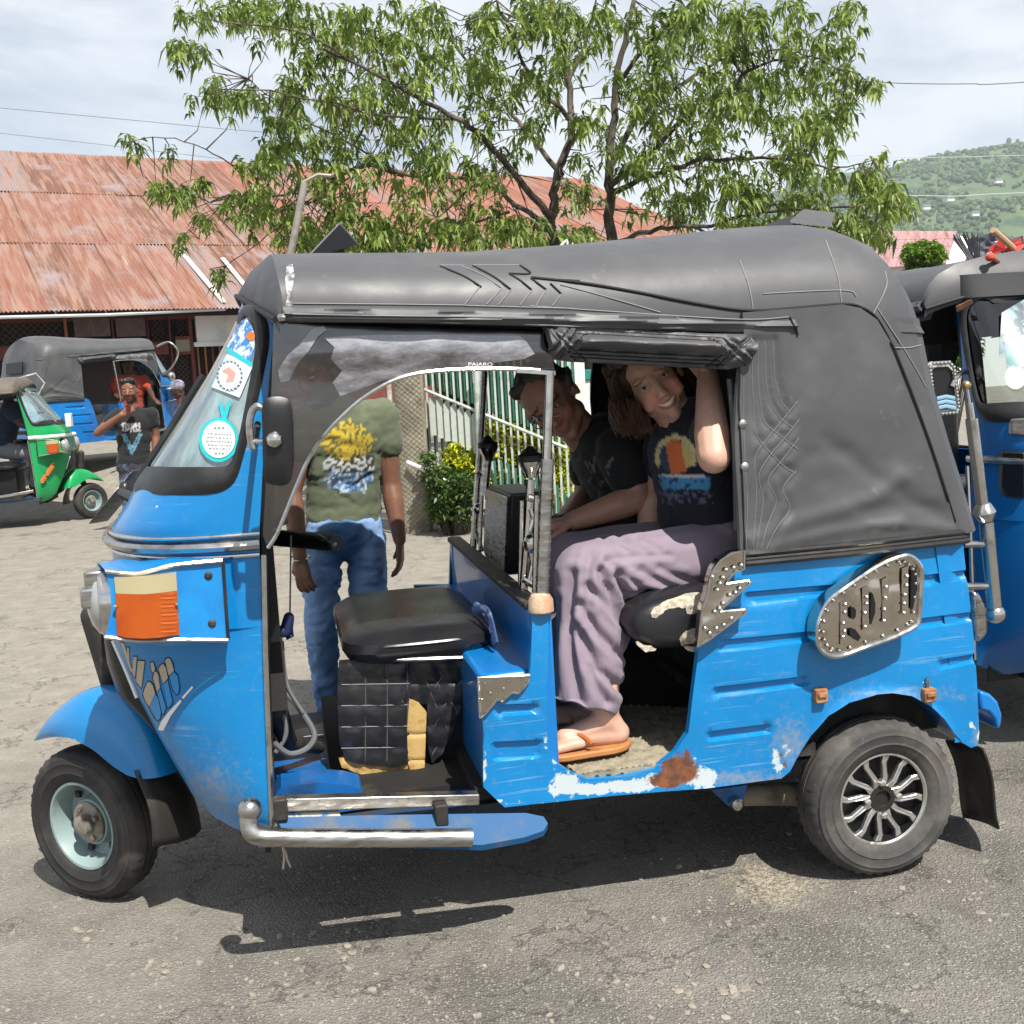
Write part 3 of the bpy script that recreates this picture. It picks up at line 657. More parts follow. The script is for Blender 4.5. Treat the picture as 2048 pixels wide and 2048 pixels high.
def gatehouse():
    mw = M('white plaster', (.72, .72, .69), .8, var=((.58, .57, .52), 3, .45, .7), bump=(30, .2, .004)); mt = M('teal plaster', (.02, .20, .16), .7)
    b = WY(1130, 900, 10.4); root = thing('gate_wall', 'white plastered wall with teal base seen between the two passengers', 'wall', loc=(b.x, b.y, 0)); o = Vector((b.x, b.y, 0))
    def P(u, v): return WY(u, v, 10.4)-o
    x0 = P(1062, 800).x; x1 = P(1330, 800).x; z1 = P(1130, 883).z; z2 = P(1130, 716).z; z3 = P(1130, 696).z
    for n, a, c, m, e in (('teal_base', 0, z1, mt, .03), ('wall', z1, z2, mw, 0), ('teal_cornice', z2, z3, mt, .04)):
        mb = MB(); mb.box(((x0+x1)/2, .15, (a+c)/2), (x1-x0+e, .3+e, c-a)); mb.build(n, m, root, bevel=.008)
    q = WY(1074, 480, 10.0); r = thing('gate_post', 'white pointed gate post cap showing just above the canvas roof', 'post', loc=(q.x, q.y, 0)); zt = WY(1074, 454, 10).z; zb = WY(1074, 466, 10).z
    mb = MB(); mb.box((0, 0, zb/2), (.17, .17, zb)); mb.build('shaft', mw, r, bevel=.006)
    mb = MB(); w = .1
    mb.loft([[(-w, -w, zb-.03), (w, -w, zb-.03), (w, w, zb-.03), (-w, w, zb-.03)], [(-w, -w, zb), (w, -w, zb), (w, w, zb), (-w, w, zb)], [(-w*.35, -w*.9, zt), (w*.35, -w*.9, zt), (w*.35, w*.9, zt), (-w*.35, w*.9, zt)]], True, True); mb.build('cap', mw, r, smooth=False)
gatehouse()
# ------------------------------------------------------------------ long rusty market building
def roofmat(name, a, b_, c_, d_):
    m = bpy.data.materials.new(name); m.use_nodes = True; N = m.node_tree.nodes; L = m.node_tree.links; b = N['Principled BSDF']
    tc = N.new('ShaderNodeTexCoord'); oi = N.new('ShaderNodeObjectInfo')
    def nz(sc, s, d=6, r=.62):
        mp = N.new('ShaderNodeMapping'); mp.inputs['Scale'].default_value = sc; L.new(tc.outputs['Object'], mp.inputs[0])
        cm = N.new('ShaderNodeVectorMath'); cm.operation = 'ADD'; L.new(mp.outputs[0], cm.inputs[0]); rm = N.new('ShaderNodeVectorMath'); rm.operation = 'SCALE'; L.new(oi.outputs['Location'], rm.inputs[0]); rm.inputs['Scale'].default_value = 3.7; L.new(rm.outputs[0], cm.inputs[1])
        t = N.new('ShaderNodeTexNoise'); t.inputs['Scale'].default_value = s; t.inputs['Detail'].default_value = d; t.inputs['Roughness'].default_value = r; L.new(cm.outputs[0], t.inputs['Vector']); return t.outputs[0]
    def rng(src, x, y, p=0, q=1):
        r = N.new('ShaderNodeMapRange'); r.interpolation_type = 'SMOOTHSTEP'
        for i, k in enumerate((x, y, p, q)): r.inputs[i+1].default_value = k
        L.new(src, r.inputs[0]); return r.outputs[0]
    def mix(f, x, y):
        k = N.new('ShaderNodeMix'); k.data_type = 'RGBA'
        for i, s in ((0, f), (6, x), (7, y)):
            if isinstance(s, tuple): k.inputs[i].default_value = (*s, 1)
            else: L.new(s, k.inputs[i])
        return k.outputs[2]
    col = mix(rng(oi.outputs['Random'], .1, .9), a, b_)
    col = mix(rng(oi.outputs['Random'], .80, .84), col, (.24, .19, .185)); col = mix(rng(nz((9, .4, 1), 1.0, 8), .50, .66), col, (.20, .075, .032))
    col = mix(rng(nz((7, .55, 1), 1.3), .42, .62), col, c_); col = mix(rng(nz((1, .8, 1), .9), .53, .70), col, d_)
    col = mix(rng(nz((13, .35, 1), 1.2), .66, .78), col, (.42, .37, .35)); col = mix(rng(nz((2, 1.2, 1), 3.2, 8), .62, .74), col, (.22, .10, .06))
    L.new(col, b.inputs['Base Color']); b.inputs['Roughness'].default_value = .7; return m
def market():
    U = Vector((-.4345, .798, 0)).normalized(); X = Vector((U.y, -U.x, 0)); yaw = math.atan2(X.y, X.x); sl_ = math.radians(24.3)
    E = WY(0, 588, 20.0); base = Frame(E.x, E.y, yaw, 0)
    root = thing('market_hall', 'long low market hall with rusty corrugated iron roof behind the parked rickshaws', 'building', base); ez = E.z
    up = Vector((0, math.cos(sl_), math.sin(sl_)))
    L = 3.0
    while base.px(Vector((0, 0, ez))+up*L)[1] > 284 and L < 14: L += .05
    mr = roofmat('rusty corrugated iron', (.25, .11, .075), (.13, .062, .038), (.29, .175, .135), (.27, .215, .225))
    mr2 = roofmat('red painted iron', (.31, .115, .075), (.26, .105, .07), (.32, .155, .11), (.29, .18, .15))
    w = .78; nrow = 3; rl = L/nrow; nx = 26
    def sheet(seed):
        mb = MB(); rows = []; R = random.Random(seed); bend = R.uniform(-.012, .012)
        for j in range(3):
            y = (rl+.12)*j/2; row = []
            for i in range(67):
                x = (w+.07)*i/66; row.append((x, y, .016*math.cos(2*PI*x/.0765)+bend*(j-1)*x))
            rows.append(row)
        mb.loft(rows); return mb.build('roof_sheet', mr, sharp=80, mesh_only=True)
    meshes = [sheet(s) for s in range(4)]; R = random.Random(4)
    rot = Matrix.Rotation(sl_, 4, 'X')
    for r in range(nrow):
        for i in range(-3, nx):
            me = meshes[R.randrange(4)]; o = bpy.data.objects.new('roof_sheet', me); COL.objects.link(o); o.parent = root
            off = R.uniform(-.03, .03)+.25*(r % 2)
            p = Vector((i*w+off, 0, ez))+up*(r*rl-.06)+Vector((0, -math.sin(sl_), math.cos(sl_)))*(.012*(r+1)+.006*(i % 2)+R.uniform(0, .006))
            o.matrix_local = Matrix.Translation(p) @ rot @ Matrix.Rotation(R.uniform(-.006, .006), 4, 'Z')
            if i > 8 and R.random() < .75:
                o.material_slots[0].link = 'OBJECT'; o.material_slots[0].material = mr2
    rg = Vector((0, 0, ez))+up*L
    mb = MB(); a = Vector((-3, 0, 0)); n = 40; rows = []
    for k in range(n+1):
        x = -3*w+(nx+3)*w*k/n; z = .012*fbm((x, 0, 0)); rows.append([rg+Vector((x, -.28, -.125+.03+z)), rg+Vector((x, -.1, .0+z)), rg+Vector((x, 0, .05+z)), rg+Vector((x, .3, -.11+z))])
    mb.loft(rows); mb.build('ridge_cap', mr2, root)
    # far slope and gables
    mb = MB(); x0, x1 = -3*w, nx*w; mb.add([rg+Vector((x0, 0, -.02)), rg+Vector((x1, 0, -.02)), (x1, 2*rg.y, ez), (x0, 2*rg.y, ez)], [(0, 1, 2, 3)]); mb.build('rear_slope', mr2, root)
    # white battens lying on the lowest row
    for (u0, v0, u1, v1) in ((342, 480, 422, 575), (420, 492, 475, 560)):
        def onroof(u, v):
            d = base.r @ ray(u, v); nn = Vector((0, -math.sin(sl_), math.cos(sl_))); t = (Vector((0, 0, ez))-base.c).dot(nn)/d.dot(nn); return base.c+d*t+nn*.04
        a, c = onroof(u0, v0), onroof(u1, v1); mb = MB(); sd = Vector((.05, 0, 0)); mb.prism([a-sd, a+sd, c+sd, c-sd], (0, -.012, .028)); mb.build('batten', m_white, root)
    # walls under the eave
    yw = .95
    def S(u, v, y=yw): return base.S(u, v, y)
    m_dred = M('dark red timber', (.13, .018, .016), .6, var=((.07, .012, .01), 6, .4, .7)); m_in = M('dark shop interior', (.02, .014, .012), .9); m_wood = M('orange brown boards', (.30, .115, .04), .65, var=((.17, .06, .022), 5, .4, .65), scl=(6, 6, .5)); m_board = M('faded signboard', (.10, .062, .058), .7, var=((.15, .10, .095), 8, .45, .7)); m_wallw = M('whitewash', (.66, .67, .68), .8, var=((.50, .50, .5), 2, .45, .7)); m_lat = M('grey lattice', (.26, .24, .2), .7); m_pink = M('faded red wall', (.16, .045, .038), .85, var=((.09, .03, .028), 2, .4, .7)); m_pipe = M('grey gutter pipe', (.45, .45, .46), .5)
    zt = ez-.02
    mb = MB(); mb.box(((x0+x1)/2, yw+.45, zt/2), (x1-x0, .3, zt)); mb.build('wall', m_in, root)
    def slab(name, u0, v0, u1, v1, m, y=yw, t=.08, bev=0):
        a = S(u0, v0, y); c = S(u1, v1, y); mb = MB(); mb.box(((a.x+c.x)/2, y+t/2, (a.z+c.z)/2), (abs(c.x-a.x), t, abs(a.z-c.z))); return mb.build(name, m, root, bevel=bev)
    mb = MB(); a = S(445, 590); mb.box(((a.x+x1)/2, yw+.1, zt/2), (x1-a.x, .25, zt)); mb.build('end_wall', m_pink, root)
    slab('lintel', -60, 594, 366, 601, m_dred, yw-.02); slab('post', 119, 596, 137, 720, m_wood, yw-.05); slab('post', 319, 592, 330, 740, m_dred, yw-.1, .12); slab('post', 360, 592, 367, 740, m_dred, yw-.06, .1)
    slab('post', 209, 600, 216, 640, m_dred, yw-.05); slab('post', 276, 600, 282, 640, m_dred, yw-.05); slab('signboard', 138, 601, 209, 634, m_board, yw-.03, .04); slab('signboard', 217, 601, 276, 634, m_board, yw-.03, .04)
    slab('white_panel', 367, 588, 462, 649, m_wallw, yw-.04, .1, .01); slab('panel_sill', 366, 646, 462, 651, m_wallw, yw-.07, .1)
    for k in range(5): slab('door_plank', 371+k*14, 652, 383.5+k*14, 760, m_wood if k != 2 else m_dred, yw-.03+.012*(k % 2), .04)
    slab('window_frame', 331, 635, 361, 640, m_dred, yw-.08); slab('window_frame', 331, 664, 361, 668, m_dred, yw-.08); slab('grille_panel', 331, 640, 361, 664, m_lat, yw-.02, .03)
    slab('shop_counter', -40, 655, 319, 668, m_dred, yw-.1, .2)
    # lattices, joined: too fine to pick apart
    lt = MB()
    def lat(u0, v0, u1, v1, st, y, mb):
        a = S(u0, v0, y); c = S(u1, v1, y); xa, xb, za, zb = min(a.x, c.x), max(a.x, c.x), min(a.z, c.z), max(a.z, c.z); s = st; k = xa-(zb-za)
        while k < xb:
            for sg in (1, -1):
                q = []
                for (x, z) in ((k, za), (k+(zb-za), zb)):
                    q.append((x, z))
                (xp, zp), (xq, zq) = q
                if xp < xa: zp += xa-xp; xp = xa
                if xq > xb: zq -= xq-xb; xq = xb
                if xq-xp > .02:
                    if sg < 0: zp, zq = za+zb-zp, za+zb-zq
                    mb.tube([(xp, y, zp), (xq, y, zq)], .008, 4)
            k += s
    for q in ((0, 602, 118, 650, .13), (283, 602, 318, 720, .11), (332, 602, 359, 634, .1), (331, 668, 360, 735, .1)): lat(*q, yw+.05, lt)
    lt.build('lattice', M('dark lattice', (.07, .045, .038), .7), root, kind='stuff')
    l2 = MB(); lat(331, 640, 361, 664, .07, yw-.05, l2); l2.build('pale_lattice', M('cream lattice', (.42, .38, .3), .7), root, kind='stuff')
    mb = MB(); mb.tube([base.S(-60, 600, .0), base.S(200, 594, .0), base.S(425, 583, .0)], .035, 8); mb.build('gutter_pipe', m_pipe, root)
    for u in (105, 200, 273, 410):
        a = base.S(u, 575+10*(1-u/450), .0); c = base.S(u, 598-12*u/430, .0); mb = MB(); mb.tube([a, c], .014, 6); mb.build('gutter_bracket', m_pipe, root)
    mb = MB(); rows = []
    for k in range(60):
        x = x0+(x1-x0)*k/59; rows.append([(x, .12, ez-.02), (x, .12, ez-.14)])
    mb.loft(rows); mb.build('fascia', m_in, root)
market()
# ------------------------------------------------------------------ small house far right, hill, wires
def house():
    f = Frame(*WY(1700, 470, 30).xy, math.radians(-14)); root = thing('house', 'small house with faded pink metal roof and white gable behind the round bush', 'house', f)
    mr = roofmat('faded pink roof', (.33, .165, .16), (.28, .14, .14), (.35, .22, .22), (.32, .20, .21)); mw = M('white gable', (.70, .70, .68), .8)
    A, B = f.S(1590, 437, 2.2), f.S(1806, 438, 2.2); C, D = f.S(1786, 494, -.2), f.S(1560, 512, -.2); zb = C.z-.1
    n = 12; m = 4
    for i in range(n):
        for j in range(m):
            def q(s, t): return A.lerp(B, s).lerp(D.lerp(C, s), t)
            mb = MB(); mb.prism([q(i/n, j/m), q((i+.97)/n, j/m), q((i+.97)/n, (j+1.04)/m), q(i/n, (j+1.04)/m)], (0, -.004, .03)); o = mb.build('roof_panel', mr, root); o.location = (0, 0, -.012*j)
    G = B+Vector((.0, 2.4, C.z-B.z)); mb = MB(); mb.prism([C+Vector((0, .1, 0)), B+Vector((0, .05, -.06)), B+Vector((3.0, 2.2, C.z-B.z)), Vector((C.x+3.2, C.y+2.4, 0)), Vector((C.x, C.y+.1, 0))], (-.2, .4, 0)); mb.build('gable_wall', mw, root)
    mb = MB(); mb.prism([(D.x, D.y+.3, 0), (C.x, C.y+.3, 0), (C.x, C.y+.3, C.z-.03), (D.x, D.y+.3, D.z-.03)], (0, .2, 0)); mb.build('wall', mw, root)
    mb = MB(); mb.prism([A, B, B+Vector((0, 2.6, -1.1)), A+Vector((0, 2.6, -1.1))], (0, 0, .03)); mb.build('rear_slope', mr, root)
house()
def hill():
    prof = [(1300, 470), (1380, 450), (1424, 404), (1455, 372), (1520, 350), (1618, 334), (1675, 327), (1711, 311), (1762, 303), (1813, 294), (1864, 287), (1932, 274), (2060, 262), (2300, 256), (2700, 270), (3200, 320), (3700, 400), (4250, 520)]
    R = random.Random(8); YR, YB = 1150., 420.; rows = []; K = 26; crest = []
    us = [1300+2900*i/150 for i in range(151)]
    def pv(u):
        for a, b in zip(prof, prof[1:]):
            if a[0] <= u <= b[0]: return lerp(a[1], b[1], (u-a[0])/(b[0]-a[0]))
        return prof[-1][1]
    grid = []
    for k in range(K+1):
        t = k/K; row = []
        for u in us:
            c = WY(u, pv(u), YR); Y = lerp(YB, YR, t); x = c.x*Y/YR; top = c.z; z = lerp(-2, top, sst(0, 1, t)*.55+t*.45); z += 9*fbm((x*.012, Y*.012, 3))*min(1, 4*t*(1.02-t)+.05)*(1 if top > 30 else .3)
            row.append(Vector((x, Y, z)))
        grid.append(row)
    back = [Vector((p.x*1.3, YR+500, -2)) for p in grid[-1]]
    m = M('hillside scrub', (.075, .125, .05), .9, var=((.12, .145, .06), .012, .46, .66), var2=((.03, .065, .028), .035, .48, .66), bump=(.12, 1.0, 3.0))
    o = MB().loft(grid+[back]).build('hill', m, sharp=180); o['kind'] = 'structure'
    lv = MB()
    for i in range(10000):
        a = R.random(); k = R.random()**.8*K; j = R.uniform(0, 36) if i % 2 else R.uniform(36, 149); k0 = int(min(K-1, k)); j0 = int(j); p = grid[k0][j0].lerp(grid[k0+1][j0], k-k0).lerp(grid[k0][j0+1].lerp(grid[k0+1][j0+1], k-k0), j-j0)
        if fbm((p.x*.02, p.y*.02, p.z*.03)) < -.22 and k < K-1: continue
        s = R.uniform(1.4, 3.3); mb = MB(); mb.ball((0, 0, 0), (s, s, s*R.uniform(.7, 1.1)), 6); lv.merge(mb, Matrix.Translation(p+Vector((0, 0, s*.5))) @ Euler((R.random(), R.random(), R.random()*6)).to_matrix().to_4x4())
    for i in range(130):
        j = R.uniform(0, 140); p = grid[K][int(j)].lerp(grid[K][int(j)+1], j-int(j)); h = R.uniform(4, 9); mb = MB(); mb.ball(p+Vector((0, 0, h*.8)), (R.uniform(1.5, 3.2), 2.5, h*.45), 7); lv.merge(mb)
    lv.build('hill_trees', M('far foliage', (.045, .085, .03), .9, var=((.10, .14, .05), .05, .4, .65), var2=((.02, .045, .02), .11, .5, .7)), kind='stuff')
    hs = []
    for i, (u, v) in enumerate(((1884, 346), (1793, 380), (1748, 396), (1840, 408))):
        p = WY(u, v, 700); mb = MB(); mb.box((0, 0, 1.1), (4.4, 3, 2.2)); o = mb.build('hill_house', m_white); o.location = p
        mb = MB(); mb.prism([(-2.5, -2, 2.2), (2.5, -2, 2.2), (2.5, 0, 3.2), (-2.5, 0, 3.2)], (0, .2, .2)); mb.build('roof', m_steel, o); tag(o, ('tiny pale house highest on the distant hillside', 'tiny pale house halfway down the distant hillside, above the duster', 'tiny pale house low on the hillside, nearest the tree', 'tiny pale house lowest on the hillside at right')[i], 'house', 'houses on the far hill')
hill()
def wires():
    for lab, pts, r in (('thin power line above the left rusty roof, upper one', [(-40, 200, 24), (200, 222, 24), (480, 248, 24), (800, 270, 24)], .007), ('thin power line just above the left roof ridge, lower one', [(-40, 247, 24), (150, 268, 24), (420, 300, 24)], .006),
                        ('dark power line crossing the white sky right of the tree', [(1560, 150, 24), (1700, 157, 24), (1830, 158, 24), (1980, 152, 24), (3000, 80, 24)], .012), ('pale wire in front of the hillside, lower one', [(1640, 366, 24), (1800, 370, 24), (1980, 362, 24), (3000, 330, 24)], .007), ('pale wire in front of the hill crest, upper one', [(1560, 290, 24), (1750, 297, 24), (1980, 292, 24), (3000, 270, 24)], .006)):
        o = MB().tube(spl([WY(*p) for p in pts], 6), r, 5).build('power_line', M('wire grey', (.16, .17, .19), .6) if 'dark' in lab or 'thin' in lab else M('wire pale', (.5, .52, .54), .5)); tag(o, lab, 'wire')
wires()
def signpost():
    a = WY(546, 492, 6.5); b = WY(575, 345, 6.5); root = thing('metal_pole', 'leaning grey metal pole with bracket rising behind the front of the canvas roof', 'pole', loc=(a.x-.05, a.y, 0)); o = root.location.copy(); m = M('galvanised pole', (.34, .31, .27), .55, .3, var=((.2, .17, .14), 8, .45, .7))
    lo = a+(a-b)*((a.z)/(b.z-a.z)); mb = MB(); mb.tube([lo-o, b-o], .021, 10); mb.build('shaft', m, root)
    mb = MB(); mb.tube([WY(570, 346, 6.5)-o, WY(600, 330, 6.5)-o, WY(625, 332, 6.5)-o], .012, 6); mb.build('bracket', m, root)
signpost()
# ------------------------------------------------------------------ the blue rickshaw in front
from mathutils.bvhtree import BVHTree
T = Frame(.7715, 3.1697, .20508)
S = T.S
rk = thing('auto_rickshaw', 'large worn blue auto rickshaw with grey canvas roof and alloy rear wheel in the foreground', 'auto rickshaw', T)
def bvh(mb): return BVHTree.FromPolygons([Vector(v) for v in mb.v], mb.f)
def hitter(tree, fb=-.5, off=0.0):
    def h(u, v):
        d = (T.r @ ray(u, v)).normalized(); r = tree.ray_cast(T.c, d)
        return (r[0]-d*off) if r[0] else (S(u, v, fb)-d*off)
    return h
def seg_d(p, a, b):
    dx, dy = b[0]-a[0], b[1]-a[1]; l = dx*dx+dy*dy; t = max(0, min(1, ((p[0]-a[0])*dx+(p[1]-a[1])*dy)/l)) if l else 0
    return math.hypot(p[0]-a[0]-dx*t, p[1]-a[1]-dy*t)
def line_d(p, pl): return min(seg_d(p, a, b) for a, b in zip(pl, pl[1:]))
def blob(u, v, L):
    m = 0
    for (a, b, ra, rb, k) in L:
        q = ((u-a)/ra)**2+((v-b)/rb)**2
        if q < 4: m = max(m, k*math.exp(-q*.9)*1.15)
    return m
def wear(o, chips=(), rusts=(), dirts=(), base=(0, 0, .0)):
    def fn(co):
        u, v = T.px(co); return (base[0]+blob(u, v, chips), base[1]+blob(u, v, rusts), base[2]+blob(u, v, dirts))
    paint(o, fn)
# --- body side with pressed ribs
RIBS = [((1406, 1118), (1580, 1103), (1388, 1141), (1580, 1121)), ((1744, 1087), (1828, 1076), (1744, 1103), (1832, 1090)), ((1354, 1207), (1540, 1190), (1358, 1227), (1540, 1206)), ((1730, 1168), (1838, 1154), (1726, 1185), (1840, 1169)),
        ((1345, 1296), (1522, 1274), (1345, 1313), (1519, 1291)), ((1770, 1244), (1846, 1231), (1774, 1260), (1848, 1244)), ((1337, 1380), (1450, 1365), (1334, 1398), (1448, 1382)), ((935, 1329), (1012, 1327), (926, 1349), (1012, 1343)), ((931, 1400), (1018, 1396), (926, 1434), (1014, 1430))]
side_px = [(1003, 1150), (1034, 1150), (1031, 1280), (1030, 1380), (1033, 1405), (1045, 1435), (1063, 1448), (1085, 1461), (1110, 1470), (1169, 1466), (1236, 1451), (1274, 1419), (1297, 1381), (1302, 1331), (1308, 1280), (1316, 1215), (1328, 1150), (1338, 1100), (1352, 1068), (1375, 1050), (1405, 1048), (1600, 1030), (1816, 1008), (1824, 1100), (1832, 1200), (1839, 1300), (1845, 1380), (1843, 1405), (1830, 1410), (1814, 1400), (1796, 1380), (1777, 1354), (1751, 1330), (1714, 1310), (1677, 1304), (1648, 1306), (1596, 1322), (1558, 1348), (1529, 1386), (1503, 1430), (1490, 1456), (1474, 1469), (1330, 1488), (1150, 1502), (952, 1523), (912, 1485), (911, 1414), (912, 1386), (902, 1277), (998, 1273)]
extra = []
for a, b, c, d in RIBS:
    n = int((b[0]-a[0])/7)
    for k in range(n+1):
        t = k/n
        for q0, q1, s in ((a, b, -1), (c, d, 1)):
            x, y = lerp(q0[0], q1[0], t), lerp(q0[1], q1[1], t); extra += [(x, y+s*2.2), (x, y-s*2.2)]
def side_depth(u, v):
    z = -.012*math.sin(PI*sst(1000, 1500, v))-.004*fbm((u*.006, v*.006, 1), 2)
    for a, b, c, d in RIBS:
        if a[0]-3 < u < b[0]+3:
            t = (u-a[0])/(b[0]-a[0]); y0, y1 = lerp(a[1], b[1], t), lerp(c[1], d[1], t)
            e = sst(-2, 2, v-y0)*sst(-2, 2, y1-v)*sst(-3, 3, u-a[0])*sst(-3, 3, b[0]-u); z += .011*e
    if v < 1275 and u < 1040: z += .0
    e = min(math.hypot(u-1664, v-1440)-126, 26) if v > 1290 and 1470 < u < 1850 else 26   # flared arch lip
    z -= .010*(1-sst(4, 24, e))
    return z
side_mb = panel(side_px, lambda u, v: S(u, v, -.60), side_depth, 8.5, .02, extra)
CH0 = [(1068, 1478, 34, 30, .6), (1120, 1488, 60, 14, .62), (1180, 1484, 70, 14, .66), (1240, 1474, 60, 20, .5), (1325, 1468, 40, 30, .56), (1048, 1425, 10, 50, .42), (1042, 1490, 20, 20, .45), (1468, 1440, 16, 40, .46), (1485, 1420, 12, 30, .42), (1745, 1288, 28, 14, .36), (1832, 1368, 12, 14, .42), (1846, 1390, 5, 26, .46), (915, 1450, 6, 60, .5), (935, 1512, 30, 8, .5), (1010, 1512, 60, 6, .46), (1030, 1400, 5, 40, .4), (1010, 1408, 30, 4, .4), (1310, 1440, 14, 30, .42)]
CH = [(a, b, c, d, e*.74) for a, b, c, d, e in CH0]
RU = [(1284, 1452, 42, 34, .66), (1258, 1474, 40, 18, .60), (1300, 1425, 12, 16, .45), (1480, 1440, 10, 12, .5), (1076, 1500, 5, 9, .5), (1476, 1426, 12, 16, .46), (1540, 1298, 20, 12, .35), (1225, 1476, 14, 12, .4)]
DI = [(1490, 1400, 30, 50, .3), (1400, 1470, 120, 14, .3), (1700, 1310, 120, 12, .25), (1845, 1395, 10, 25, .3)]
o = side_mb.build('side_panel', m_blue, rk, sharp=50); wear(o, CH, RU, DI, (.15, .06, .20))
far = mirror(side_mb); far.v = [(x, y-.0, z) for x, y, z in far.v]; o = far.build('side_panel', m_blue, rk, sharp=50); paint(o, lambda c: (0, 0, .1))
# rear of the body round the corner
rows = []
for z, x in ((.335, .275), (.37, .278), (.5, .265), (.62, .252), (.74, .238), (.865, .222)):
    r = .06; xe = x-r; row = [(xe-.02, -.603, z)]
    for k in range(7):
        a = PI/2*k/6; row.append((xe+r*math.sin(a), -.603+r*(1-math.cos(a)), z))
    row += [(-0+px_, -py_, pz_) for px_, py_, pz_ in reversed(row)]; rows.append(row)
o = MB().loft(rows).build('rear_panel', m_blue, rk); wear(o, [(1852, 1390, 6, 30, .4)])
# sill, floor, inner walls
MB().box((-.60, 0, .355), (.86, 1.14, .03)).build('rear_floor', m_dark, rk)
mt_px = [(1045, 1400), (1052, 1432), (1085, 1458), (1112, 1468), (1168, 1464), (1232, 1449), (1270, 1417), (1292, 1382), (1296, 1335), (1150, 1330), (1040, 1360)]
def mat_pt(u, v):
    p = T.Z(u, v, .376); p.y = max(p.y, -.588); return p
mb = panel(mt_px, mat_pt, lambda u, v: (.0045 if (math.sin(u*.42+v*.18)*math.sin(v*.62-u*.05) > .35) else 0)+.002*fbm((u*.05, v*.05, 0), 2), 4.5, -.012, direction=(0, 0, 1)); mb.build('floor_mat', m_mat, rk, sharp=60)
MB().box((-.235, 0, .47), (.03, 1.12, .22)).box((.02, 0, .42), (.5, 1.0, .16)).build('engine_cover', m_dark, rk)
# bench
def cushion(x0, x1, y0, y1, z0, z1, r=.05, puff=.02, n=5):
    mb = MB(); rows = []; mi = .5*min(x1-x0, y1-y0)-r-.006
    for (z, ins) in ((z0, .03), (z0+.012, .008), (lerp(z0, z1, .45), -.004), (lerp(z0, z1, .75), 0), (z1-.012, .012), (z1, .03), (z1+puff*.6, .06), (z1+puff*.8, .095)):
        row = []; ins = min(ins, mi)
        for cx, cy, a0 in ((x1, y1, 0), (x0, y1, 1), (x0, y0, 2), (x1, y0, 3)):
            for k in range(n+1):
                a = PI/2*(a0+k/n); rr = r
                ccx = cx-(rr+ins if a0 in (0, 3) else -(rr+ins)); ccy = cy-(rr+ins if a0 in (0, 1) else -(rr+ins)); row.append((ccx+rr*math.cos(a), ccy+rr*math.sin(a), z))
        rows.append(row)
    L_ = rows[-1]; cc = sum((Vector(p) for p in L_), Vector())/len(L_)
    for f in (.7, .4, .12): rows.append([cc+(Vector(p)-cc)*f+Vector((0, 0, puff*.25*(1-f))) for p in L_])
    return mb.loft(rows, True, True)
# bench end seen side on: a rounded bolster, torn along the top
a, b = S(1185, 1170, -.545), S(1330, 1170, -.545); zt, zb = S(1250, 1118, -.545).z, S(1250, 1228, -.545).z
be = MB(); rows = []
xs, xe_ = a.x, b.x-.01
for y, ins in ((-.575, .03), (-.565, .012), (-.54, 0), (-.2, 0), (.2, 0), (.54, 0), (.575, .03)):
    row = []
    for k in range(24):
        t = 2*PI*k/24; c_, s_ = math.cos(t), math.sin(t); cx, cz = (xs+xe_)/2+.12, (zt+zb)/2
        hx, hz = (xe_-xs)/2+.12-ins, (zt-zb)/2-ins
        row.append((cx+hx*abs(c_)**.7*(1 if c_ > 0 else -1), y+.004*fbm((k*.8, y*9, 2)), cz+hz*abs(s_)**.75*(1 if s_ > 0 else -1)+.004*fbm((k, y*7, 0))))
    rows.append(row)
be.loft(rows, True, True); seat = be.build('rear_seat', m_vinyl, rk)
bt = bvh(be); hb = hitter(bt, -.575, .003)
for pl in ([(1228, 1158), (1245, 1140), (1285, 1124), (1318, 1122), (1322, 1150), (1300, 1160), (1292, 1148), (1262, 1150), (1240, 1168)], [(1282, 1200), (1300, 1190), (1322, 1186), (1326, 1222), (1300, 1226), (1288, 1215)], [(1200, 1214), (1222, 1218), (1240, 1226), (1215, 1228)]):
    R = random.Random(len(pl)); pp = spl([(u+R.uniform(-3, 3), v+R.uniform(-3, 3), 0) for u, v in pl], 4, True)
    panel([(p.x+R.uniform(-1.5, 1.5), p.y+R.uniform(-1.5, 1.5)) for p in pp], hb, lambda u, v: .002*fbm((u*.2, v*.2, 0)), 4, .002).build('torn_patch', m_vinylw, seat)
cushion(-.10, .06, -.54, .54, .66, 1.16, .05).build('seat_back', m_vinyl, rk)
# driver's seat
o = cushion(-1.295, -.915, -.35, .27, .622, .700, .085, .012, 8).build('driver_seat', m_vinyl, rk)
mb = MB(); n = 60; pts = []
for k in range(n):
    t = 2*PI*k/n; pts.append((-1.105+.192*abs(math.cos(t))**.5*(1 if math.cos(t) > 0 else -1), -.04+.313*abs(math.sin(t))**.5*(1 if math.sin(t) > 0 else -1), .672))
mb.tube(pts, .0045, 5, closed=True); mb.build('piping', m_vinyl, o)
MB().box((-1.10, -.02, .47), (.32, .48, .30)).build('seat_pedestal', m_black, rk)
def quilt(u, v, u0, v0, du, dv, sk=0):
    a = (u-u0+sk*(v-v0))/du; b = (v-v0)/dv; return -.006*abs(math.sin(PI*a))**.5*abs(math.sin(PI*b))**.5-.004*fbm((u*.03, v*.03, 4))
def seams(grid, y, par):
    mb = MB()
    for pl in grid: mb.tube([S(u, v, y) for u, v in pl], .0016, 4)
    mb.build('seam', M('worn seam', (.10, .10, .105), .5), par)
